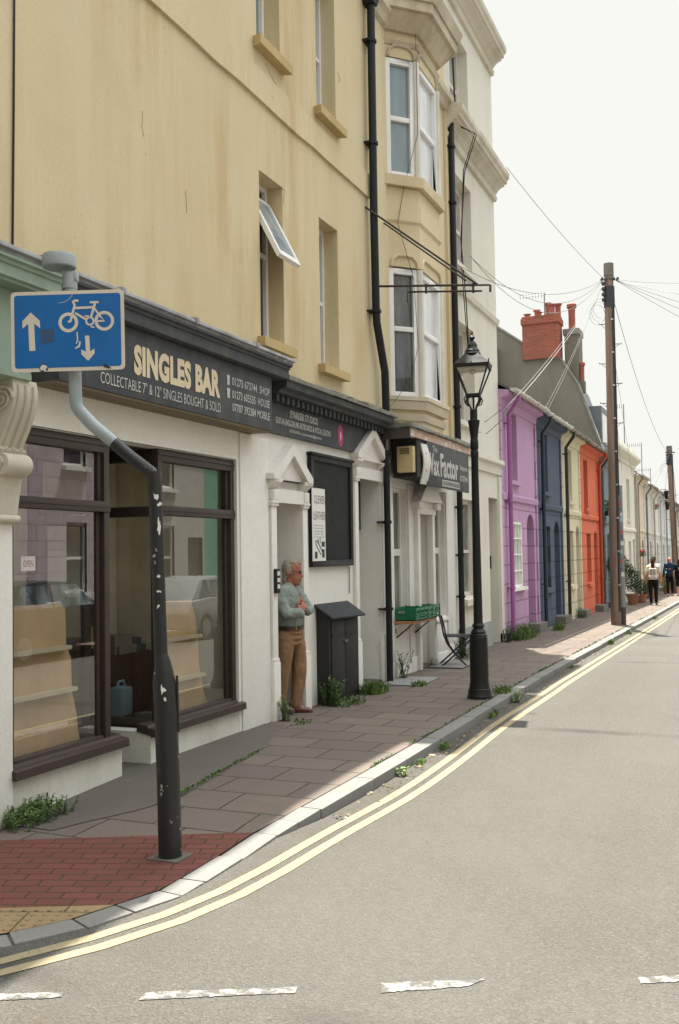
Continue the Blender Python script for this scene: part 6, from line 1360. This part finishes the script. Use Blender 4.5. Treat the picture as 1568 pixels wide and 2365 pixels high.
# leaf and grit litter in the gutter
mb = MB()
for k in range(260):
    y = 6.5 + 24 * R_.random() ** 1.5; x = 2.02 + abs(R_.gauss(0, .10)); s = R_.uniform(.008, .022); a = R_.uniform(0, 6); z = gz(y) - .074
    mb.add([(x + s * cos(a), y + s * sin(a), z + .004), (x + s * .6 * cos(a + 1.7), y + s * .6 * sin(a + 1.7), z + .01), (x - s * cos(a), y - s * sin(a), z + .003), (x + s * .6 * cos(a - 1.6), y + s * .6 * sin(a - 1.6), z)], [(0, 1, 2, 3)])
tag(mb.build('gutter_litter', leafmat('litter', (.28, .21, .13), (.12, .09, .05))), 'dry leaves and grit along the gutter', 'litter', kind='stuff')

POTM = paint('terracotta_pot', (.32, .13, .075), .8, grime=.4, bump=.3)
def potted(x, y, label, pr, ph, fol, cat='plant', nm='potted_plant'):
    T = thing(nm, label, cat, (x, y, gz(y))); z = gz(y)
    MB().lathe([(pr * .7, 0), (pr * .95, ph * .85), (pr * 1.08, ph * .86), (pr * 1.08, ph), (pr * .9, ph), (pr * .85, ph * .9)], (x, y, z), 16).build('pot', POTM, T, smooth=True)
    mb = MB(); fol(mb, x, y, z + ph); return T, mb
def f1(mb, x, y, z): leaves(mb, (x, y, z + 1.15), (.38, .38, .42), 1300, .07, 61); leaves(mb, (x - .1, y, z + 1.05), (.3, .3, .36), 450, .065, 62)
T, mb = potted(.42, 35.6, 'standard bay tree with a round crown in a stone pot beside the orange house', .2, .35, f1, 'tree', 'potted_tree'); mb.build('crown', DARKLEAF, T); MB().tube([(.42, 35.6, gz(35) + .2), (.44, 35.6, gz(35) + .8), (.42, 35.6, gz(35) + 1.5)], .02, 6).build('trunk', POLEW, T)
def f2(mb, x, y, z): leaves(mb, (x, y, z + .5), (.34, .4, .45), 1000, .07, 63); leaves(mb, (x - .1, y + .1, z + .85), (.2, .22, .28), 350, .06, 64)
T, mb = potted(.55, 38.6, 'bushy dark green shrub in a clay pot past the telegraph pole', .24, .4, f2); mb.build('foliage', DARKLEAF, T)
def f3(mb, x, y, z): leaves(mb, (x, y, z + .25), (.38, .4, .32), 900, .07, 65)
T, mb = potted(.7, 40.2, 'low spreading shrub in a clay pot past the bushy dark shrub', .22, .34, f3); mb.build('foliage', DARKLEAF, T)
def f4(mb, x, y, z): stems(mb, (x, y, z), .24, 70, .55, .05, 66)
T, mb = potted(.60, 45.2, 'tall clay pot of dry brown stems by the white row', .34, .62, f4); mb.build('foliage', DRY, T)
def f5(mb, x, y, z): leaves(mb, (x, y, z + .35), (.38, .38, .42), 900, .08, 67)
T, mb = potted(.75, 51.5, 'yellow-green shrub in a clay pot behind the walking people', .2, .3, f5); mb.build('foliage', LIME, T)
for (px, py, Y, lab, m) in ((1508, 1170, 53.9, 'dark hanging basket with red flowers on the upper white wall', (.35, .04, .05)), (1484, 1277, 45.6, 'small red flowers at the white row doorway', (.5, .03, .06))):
    x_, z_ = AT(px, py, Y); T = thing('hanging_basket', lab, 'flowers', (x_, Y, z_)); mb = MB(); leaves(mb, (max(.14, x_), Y, z_ - .06), (.13, .2, .13), 110, .07, 68); mb.build('foliage', DARKLEAF, T); mb = MB(); leaves(mb, (max(.18, x_), Y, z_ + .06), (.12, .18, .08), 50, .07, 69); mb.build('flowers', leafmat('red_petals_%d' % px, m, sc(m, 1.3)), T)
x_, z_ = AT(1410, 1090, 35.9); T = thing('window_box', 'window box with trailing plants on the blue-grey house', 'window box', (.1, 35.5, 3.1)); mb = MB(); leaves(mb, (.16, 35.5, 3.25), (.14, .45, .25), 260, .08, 70); mb.build('foliage', LEAF, T); MB().box(.02, .2, 35.1, 35.95, 2.95, 3.1).build('box', BLACK, T)
MB_t = MB(); 
def tree(x, y, z, h, r, lab, seed):
    T = thing('street_tree', lab, 'tree', (x, y, z)); MB().tube([(x, y, z), (x + .1, y, z + h * .5), (x, y, z + h * .75)], [.22, .16, .07], 8).build('trunk', POLEW, T); mb = MB(); R2 = random.Random(seed)
    for k in range(9): leaves(mb, (x + R2.uniform(-r, r) * .6, y + R2.uniform(-r, r) * .6, z + h * .72 + R2.uniform(-r, r) * .5), (r * .5, r * .5, r * .45), 260, .26, seed + k)
    mb.build('crown', DARKLEAF, T)
tree(4.2, 104, gz(104), 8.5, 2.6, 'dark leafy tree at the far end of the street', 90)

# ================================================================== people
SKIN = paint('skin', (.52, .25, .17), .55, var=.08, bump=.1, spec=.3); SKINR = paint('ruddy_skin', (.33, .135, .085), .55, var=.14, bump=.15, spec=.3)
# -- the man in the doorway. a: to the right in view, b: towards the viewer, z: up (metres, measured on the enlarged photograph)
MO = Vector((-.06, 10.10, 0.0)); pv = PT(655, 1640, MO); 
def m3(zx, zy, b=0.0): return PT((1050 + zx / 3.378) / 1.73205, (2200 + zy / 3.378) / 1.73205, MO) - FH * b
def r_(n): return n * .000832
MN = thing('person', 'grey-haired man in sunglasses, pale shirt and tan trousers, arms folded in the doorway', 'person', (MO.x, MO.y, 0))
mb = MB()   # body: head, neck, torso core, arms, hands
Mh = Matrix((RH, -FH, Vector((0, 0, 1)))).transposed()
mb.ball(m3(392, 268, 0), (r_(132), .078, r_(140)), 20, 14, Mh)                       # skull
mb.ball(m3(430, 370, 0), (r_(98), .066, r_(120)), 16, 12, Mh)                        # face
mb.ball(m3(452, 440, 0), (r_(60), .052, r_(48)), 12, 8, Mh)                          # jaw and chin
mb.ball(m3(478, 462, 0), (r_(28), .03, r_(24)), 10, 6, Mh); mb.ball(m3(495, 385, 0), (r_(28), .035, r_(38)), 10, 6, Mh)
mb.ball(m3(492, 280, 0), (r_(36), .055, r_(26)), 10, 6, Mh)                          # brow
mb.chain([(m3(503, 300), .011), (m3(530, 340), .013), (m3(542, 352), .014), (m3(520, 358), .012)], 8)   # nose
mb.ball(m3(520, 393, 0), (r_(14), .026, r_(9)), 8, 6, Mh); mb.ball(m3(516, 408, 0), (r_(13), .024, r_(9)), 8, 6, Mh)   # lips
mb.chain([(m3(360, 400), .062), (m3(360, 520), .066), (m3(345, 640), .08)], 12)
mb.chain([(m3(350, 700), .12), (m3(360, 900), .12), (m3(360, 1080), .12)], 12)
mb.chain([(m3(310, 600, .10), .045), (m3(300, 760, .2), .035), (m3(360, 840, .22), .035), (m3(515, 790, .19), .032), (m3(560, 800, .17), .028)], 10)
mb.chain([(m3(420, 600, -.10), .045), (m3(600, 800, -.12), .036), (m3(600, 830, -.02), .038), (m3(540, 720, .10), .03)], 10)
for s in (1, -1): mb.chain([(m3(330 + 60 * (s < 0), 1120, .1 * s), .06), (m3(300 + 185 * (s < 0), 1600, .1 * s), .04), (m3(266 + 185 * (s < 0), 2070, .1 * s), .035), (m3(320 + 200 * (s < 0), 2150, .1 * s), .03)], 10)
# ear
mb.ball(m3(345, 300, .082), (r_(30), .014, r_(46)), 10, 8, Mh)
body = mb.build('body', SKINR, MN, remesh=.0075, sm=2)
def hand(root, dirv, palm_n, spread, curl, L=.075):
    mb = MB(); d = dirv.normalized(); n = palm_n.normalized(); s = d.cross(n).normalized()
    mb.ball(root + d * .035, (.045, .04, .018), 10, 8, Matrix((d, s, n)).transposed())
    for k, (o, l) in enumerate(((-.030, .85), (-.010, 1.0), (.010, .95), (.030, .75))):
        p = root + d * .07 + s * o; pts = [(p, .0095)]; a = .15
        for seg in (.42, .32, .26):
            a += curl; p = p + (d * cos(a) - n * sin(a)) * (L * l * seg); pts.append((p, .0088 if seg > .3 else .0075))
        mb.chain(pts, 8)
    p = root + d * .02 - s * .035; mb.chain([(p, .012), (p + d * .025 - s * .025, .011), (p + d * .055 - s * .028 - n * .01, .009)], 8)
    return mb
hand(m3(505, 800, .20), (m3(590, 715, .16) - m3(505, 800, .20)), -FH, 1, .45, .06).build('hand', SKINR, MN, remesh=.005, sm=2)
hand(m3(575, 755, .10), (m3(500, 690, .14) - m3(575, 755, .10)), -FH, 1, .6, .06).build('hand', SKINR, MN, remesh=.005, sm=2)
SHIRT = cloth('pale_green_check_shirt', (.20, .235, .205), (.34, .375, .335), 130)
mb = MB()
tor = [(345, 470, .055, .075), (335, 520, .10, .17), (335, 600, .125, .20), (345, 720, .135, .195), (358, 850, .145, .19), (366, 950, .15, .185), (368, 1010, .148, .18)]
for (x0, y0, a0, b0_), (x1, y1, a1, b1_) in zip(tor, tor[1:]):
    for k in range(5):
        f = k / 4; mb.ball(m3(x0 + (x1 - x0) * f, y0 + (y1 - y0) * f), (a0 + (a1 - a0) * f, b0_ + (b1_ - b0_) * f, .055), 18, 8, Mh)
mb.chain([(m3(300, 545, .15), .075), (m3(265, 640, .20), .074), (m3(300, 770, .235), .068), (m3(345, 840, .245), .064), (m3(430, 845, .235), .058), (m3(500, 825, .215), .050), (m3(528, 850, .21), .048)], 14)
mb.chain([(m3(420, 560, -.12), .07), (m3(520, 650, -.16), .064), (m3(600, 770, -.13), .058), (m3(628, 815, -.08), .054), (m3(606, 835, .0), .050), (m3(590, 800, .05), .046)], 14)
mb.build('shirt', SHIRT, MN, remesh=.009, sm=3, noise=(.07, .026))
mb = MB(); mb.chain([(m3(318, 470, .07), .017), (m3(345, 505, .085), .018), (m3(390, 520, .07), .016), (m3(432, 500, .03), .014)], 8); mb.chain([(m3(318, 470, .07), .017), (m3(290, 455, .0), .018), (m3(320, 460, -.06), .016)], 8); mb.build('collar', SHIRT, MN, remesh=.006, sm=2)
for cpx, cpy, cb, r in ((520, 848, .212, .054), (592, 800, .05, .048)): pass
TRS = cloth('tan_corduroy', (.27, .165, .09), (.2, .115, .06), 140)
mb = MB()
for x, y, a, bb in ((368, 1050, .142, .175), (370, 1110, .150, .185), (368, 1180, .145, .185), (362, 1250, .135, .18)): mb.ball(m3(x, y), (a, bb, .06), 18, 8, Mh)
mb.chain([(m3(318, 1180, .10), .108), (m3(315, 1320, .105), .100), (m3(302, 1480, .11), .088), (m3(290, 1620, .115), .078), (m3(275, 1780, .11), .069), (m3(264, 1950, .105), .060), (m3(262, 2085, .10), .055)], 16)
mb.chain([(m3(418, 1180, -.09), .112), (m3(470, 1330, -.09), .095), (m3(490, 1480, -.08), .084), (m3(496, 1640, -.07), .083), (m3(482, 1780, -.07), .078), (m3(462, 1950, -.06), .068), (m3(450, 2090, -.06), .063)], 16)
mb.build('trousers', TRS, MN, remesh=.0095, sm=3, noise=(.09, .016))
mb = MB()
for k in range(28):
    an = 2 * pi * k / 28; an2 = 2 * pi * (k + 1) / 28; c0_ = m3(369, 1040); f = lambda t, z: c0_ + RH * (.156 * cos(t)) - FH * (.191 * sin(t)) + Vector((0, 0, z)); mb.prism([f(an, -.02), f(an2, -.02), f(an2, .018), f(an, .018)], [c0_ + (f(an, -.02) - c0_) * .95, c0_ + (f(an2, -.02) - c0_) * .95, c0_ + (f(an2, .018) - c0_) * .95, c0_ + (f(an, .018) - c0_) * .95])
bl = mb.build('belt', flat('dark_brown_leather', (.035, .02, .012), .45), MN)
BR = flat('brass_metal', (.45, .33, .12), .3, 1)
for zx, b in ((462, .155), (500, .10), (520, .06)): MB().obox(m3(zx, 1048, b + .01), RH * .6 - FH * .8, (0, 0, 1), RH, .006, .021, .006).build('belt_buckle', BR, MN)
SHO = paint('brown_shoe_leather', (.11, .04, .026), .35, var=.2, bump=.15)
for (x0, x1, yb, b, ya) in ((262, 430, 2165, .10, 2120), (385, 670, 2195, -.05, 2120)):
    mb = MB(); mb.chain([(m3(x0 + 10, yb - 45, b), .042), (m3((x0 + x1) / 2, yb - 28, b), .040), (m3(x1 - 45, yb - 20, b), .034), (m3(x1 - 18, yb - 14, b), .024)], 12); mb.chain([(m3(x0 + 15, ya - 20, b), .038), (m3((x0 + x1) / 2 - 15, yb - 55, b), .034)], 10); o = mb.build('shoe', SHO, MN, remesh=.007, sm=2)
    mb = MB()
    for k in range(10): f = k / 9; mb.ball(m3(x0 + (x1 - 12 - x0) * f, yb + 4, b), (.03, .04, .011), 10, 6, Mh)
    sub(mb.build('sole', flat('shoe_sole', (.03, .015, .01), .6), MN, remesh=.007, sm=1), MN)
HAIR = cloth('grey_hair', (.24, .22, .175), (.40, .37, .31), 90)
mb = MB(); mb.ball(m3(352, 258, 0), (r_(96), .084, r_(136)), 20, 14, Mh); mb.ball(m3(312, 340, 0), (r_(48), .076, r_(84)), 14, 10, Mh); mb.ball(m3(395, 178, 0), (r_(80), .07, r_(48)), 14, 10, Mh); mb.ball(m3(480, 178, -.01), (r_(50), .06, r_(30)), 12, 8, Mh); mb.ball(m3(300, 400, 0), (r_(40), .07, r_(50)), 12, 8, Mh); mb.chain([(m3(378, 270, .082), .014), (m3(382, 320, .084), .011)], 8)
mb.build('hair', HAIR, MN, remesh=.007, sm=2, noise=(.015, .016))
mb = MB(); mb.ball(m3(448, 232, .0), (r_(76), .068, r_(86)), 14, 10, Mh); mb.build('forehead', SKINR, MN, remesh=.007, sm=2)
mb = MB(); mb.ball(m3(348, 306, .092), (r_(22), .016, r_(38)), 12, 8, Mh); mb.build('ear', SKINR, MN, smooth=True)
mb = MB()
for b in (.035, -.035): mb.ball(m3(520, 298, b), (.006, .027, .021), 10, 8, Mh)
g_ = mb.build('sunglasses', flat('dark_lens', (.03, .012, .01), .15), MN, smooth=True)
mb = MB(); mb.tube([m3(535, 290, .065), m3(480, 285, .078), m3(355, 280, .09)], .0028, 6); mb.tube([m3(530, 290, .07), m3(540, 290, 0), m3(530, 290, -.07)], .0028, 6); mb.build('glasses_frame', flat('dark_wire', (.05, .03, .02), .3, .5), MN)

# -- people walking away down the pavement
def walker(px, py, H, face, label, top, legs, skin=SKIN, hair=None, hairlen=0, shoe=(.5, .5, .5), sleeve='short', stride=.18, bag=None, shorts=False, slim=1.0, number=None, bald=False, at=None):
    z = -.3
    for _ in range(6): x, y = G(px, py, z); z = gz(y)
    x, y = at or (x, y); z = gz(y); s = H / 1.72; T = thing('person', label, 'person', (x, y, z)); O = Vector((x, y, z)); f = Vector(face).normalized(); r = Vector((f.y, -f.x, 0)); Mx = Matrix((r, f, Vector((0, 0, 1)))).transposed()
    def p(a, b, c): return O + r * a * s + f * b * s + Vector((0, 0, c * s))
    mb = MB(); mb.ball(p(0, .01, 1.60), (.075 * s, .095 * s, .115 * s), 14, 10, Mx); mb.ball(p(0, .075, 1.555), (.05 * s, .03 * s, .07 * s), 10, 8, Mx); mb.ball(p(0, .108, 1.585), (.012 * s, .018 * s, .02 * s), 8, 6, Mx)
    for e in (-1, 1): mb.ball(p(.078 * e, .0, 1.59), (.014 * s, .022 * s, .032 * s), 8, 6, Mx)
    mb.chain([(p(0, 0, 1.50), .055 * s), (p(0, 0, 1.36), .07 * s)], 10); mb.chain([(p(0, 0, 1.3), .085 * s), (p(0, 0, .95), .085 * s)], 10)
    for e in (-1, 1):
        sw_ = .10 * e; mb.chain([(p(.165 * e * slim, 0, 1.36), .042 * s), (p(.235 * e * slim, -.03 + sw_ * .6, 1.10), .038 * s), (p(.255 * e * slim, .06 + sw_, .86), .032 * s), (p(.255 * e * slim, .09 + sw_, .80), .034 * s)], 10)
        for k in range(4): mb.chain([(p((.248 + .002 * k) * e * slim, .07 + k * .016 + sw_, .79), .011 * s), (p(.25 * e * slim, .075 + k * .018 + sw_, .715 + .006 * abs(k - 1.5)), .009 * s)], 6)
        mb.chain([(p(.24 * e * slim, .115 + sw_, .82), .012 * s), (p(.235 * e * slim, .145 + sw_, .76), .01 * s)], 6)
        mb.chain([(p(.09 * e, 0, .90), .06 * s), (p(.09 * e, stride * .45 * e + .02, .50), .05 * s), (p(.085 * e, stride * e, .10), .04 * s), (p(.09 * e, stride * e + .09, .04), .035 * s)], 10)
    mb.build('body', skin, T, remesh=.014, sm=2)
    mb = MB()
    for c, a, b in ((1.43, .09, .07), (1.38, .175, .105), (1.28, .185, .12), (1.12, .17, .115), (.98, .165, .115), (.90, .168, .118)): mb.ball(p(0, 0, c), (a * s * slim, b * s, .085 * s), 14, 8, Mx)
    for e in (-1, 1):
        sw_ = .10 * e; L = [(p(.17 * e * slim, 0, 1.375), .068 * s), (p(.21 * e * slim, -.015 + sw_ * .3, 1.20), .062 * s)]
        if sleeve == 'long': L += [(p(.235 * e * slim, -.03 + sw_ * .6, 1.10), .056 * s), (p(.255 * e * slim, .05 + sw_, .88), .045 * s)]
        mb.chain(L, 10)
    mb.build('top', cloth('top_' + label[:12], top), T, remesh=.016, sm=2, noise=(.05, .012))
    mb = MB(); mb.ball(p(0, 0, .93), (.17 * s * slim, .12 * s, .1 * s), 14, 8, Mx); mb.ball(p(0, -.02, .86), (.165 * s * slim, .125 * s, .09 * s), 14, 8, Mx)
    for e in (-1, 1): 
        L = [(p(.09 * e, 0, .86), .098 * s), (p(.092 * e, stride * .3 * e + .01, .62), .083 * s), (p(.09 * e, stride * .5 * e + .015, .48), .07 * s)]
        if not shorts: L += [(p(.085 * e, stride * .8 * e, .28), .062 * s), (p(.085 * e, stride * e, .10), .054 * s)]
        mb.chain(L, 12)
    mb.build('shorts' if shorts else 'trousers', cloth('legs_' + label[:12], legs), T, remesh=.016, sm=2, noise=(.05, .01))
    for e in (-1, 1):
        mb = MB(); mb.chain([(p(.09 * e, stride * e - .04, .05), .048 * s), (p(.09 * e, stride * e + .10, .045), .045 * s), (p(.092 * e, stride * e + .17, .035), .034 * s)], 10); mb.build('shoe', cloth('shoe_%d' % int(shoe[0] * 99), shoe), T, remesh=.012, sm=2)
    if hair:
        mb = MB(); mb.ball(p(0, -.015, 1.63), (.085 * s, .098 * s, .105 * s), 14, 10, Mx); mb.ball(p(0, -.045, 1.57), (.075 * s, .06 * s, .1 * s), 12, 8, Mx)
        if hairlen: mb.chain([(p(0, -.075, 1.6), .068 * s), (p(0, -.10, 1.5), .064 * s), (p(0, -.13, 1.5 - hairlen * .5), .06 * s), (p(0, -.135, 1.5 - hairlen), .035 * s)], 12)
        mb.build('hair', cloth('hair_' + label[:12], hair, sc(hair, 1.6)), T, remesh=.012, sm=2, noise=(.02, .012))
    if bag:
        mb = MB(); mb.prism([p(-.13, -.11, 1.36), p(.13, -.11, 1.36), p(.16, -.11, .93), p(-.16, -.11, .93)], [p(-.11, -.24, 1.33), p(.11, -.24, 1.33), p(.14, -.26, .95), p(-.14, -.26, .95)]); bg_ = mb.build('backpack', cloth('backpack_cloth', bag), T, bevel=.03)
        sub(bg_, T); MB().prism([p(-.15, -.24, 1.08), p(.15, -.24, 1.08), p(.15, -.24, .92), p(-.15, -.24, .92)], [p(-.13, -.31, 1.06), p(.13, -.31, 1.06), p(.13, -.31, .94), p(-.13, -.31, .94)]).build('pocket', cloth('backpack_cloth', bag), bg_, bevel=.02)
        for e in (-1, 1): MB().obox(p(.055 * e, -.262, 1.2), r, (0, 0, 1), f, .012 * s, .09 * s, .004).build('bag_strap', flat('navy_strap', (.04, .05, .10), .8), bg_)
    if number:
        mb = MB(); text(mb, number, p(-.03, -.135, 1.13), r, (0, 0, 1), .13 * s, .22 * s, .03, .012); mb.build('shirt_number', flat('white_print', (.7, .7, .7), .7), T)
    return T
away = (-.05, 1, 0)
walker(1510, 1397, 1.74, away, 'long-haired walker with a pale backpack, cream T-shirt and black trousers', (.62, .56, .40), (.018, .016, .014), hair=(.035, .018, .012), hairlen=.34, shoe=(.12, .12, .12), bag=(.58, .47, .42), stride=.10)
walker(1517, 1391, 1.80, away, 'dark-haired walker in a white top half hidden behind the one with the backpack', (.62, .62, .6), (.2, .18, .15), hair=(.02, .018, .015), shoe=(.3, .3, .3), stride=.1, at=(1.12, 40.9))
walker(1548, 1376, 1.80, away, 'bald man in a navy jacket and dark trousers walking away', (.022, .045, .10), (.014, .013, .012), skin=SKIN, shoe=(.5, .48, .45), sleeve='long', stride=.12)
walker(1570, 1376, 1.72, away, 'walker in a black football shirt numbered 9 and shorts at the right edge', (.012, .012, .013), (.012, .012, .013), hair=(.05, .035, .03), shoe=(.4, .4, .4), shorts=True, number='9', stride=.1)
x, y = G(1559, 1368, gz(49)); T = thing('carrier_bag', 'orange bag carried between the bald man and the footballer', 'bag', (x, y, gz(y) + .05)); mb = MB(); mb.prism([(x - .17, y - .08, gz(y) + .12), (x + .17, y - .08, gz(y) + .12), (x + .17, y + .08, gz(y) + .12), (x - .17, y + .08, gz(y) + .12)], [(x - .13, y - .04, gz(y) + .6), (x + .13, y - .04, gz(y) + .6), (x + .13, y + .04, gz(y) + .6), (x - .13, y + .04, gz(y) + .6)]); mb.build('bag', cloth('orange_bag_cloth', (.6, .16, .04)), T, bevel=.03)
mb = MB(); mb.tube([(x - .1, y, gz(y) + .6), (x - .05, y, gz(y) + .8), (x + .05, y, gz(y) + .8), (x + .1, y, gz(y) + .6)], .012, 6); mb.build('handle', cloth('orange_bag_cloth', (.6, .16, .04)), T)
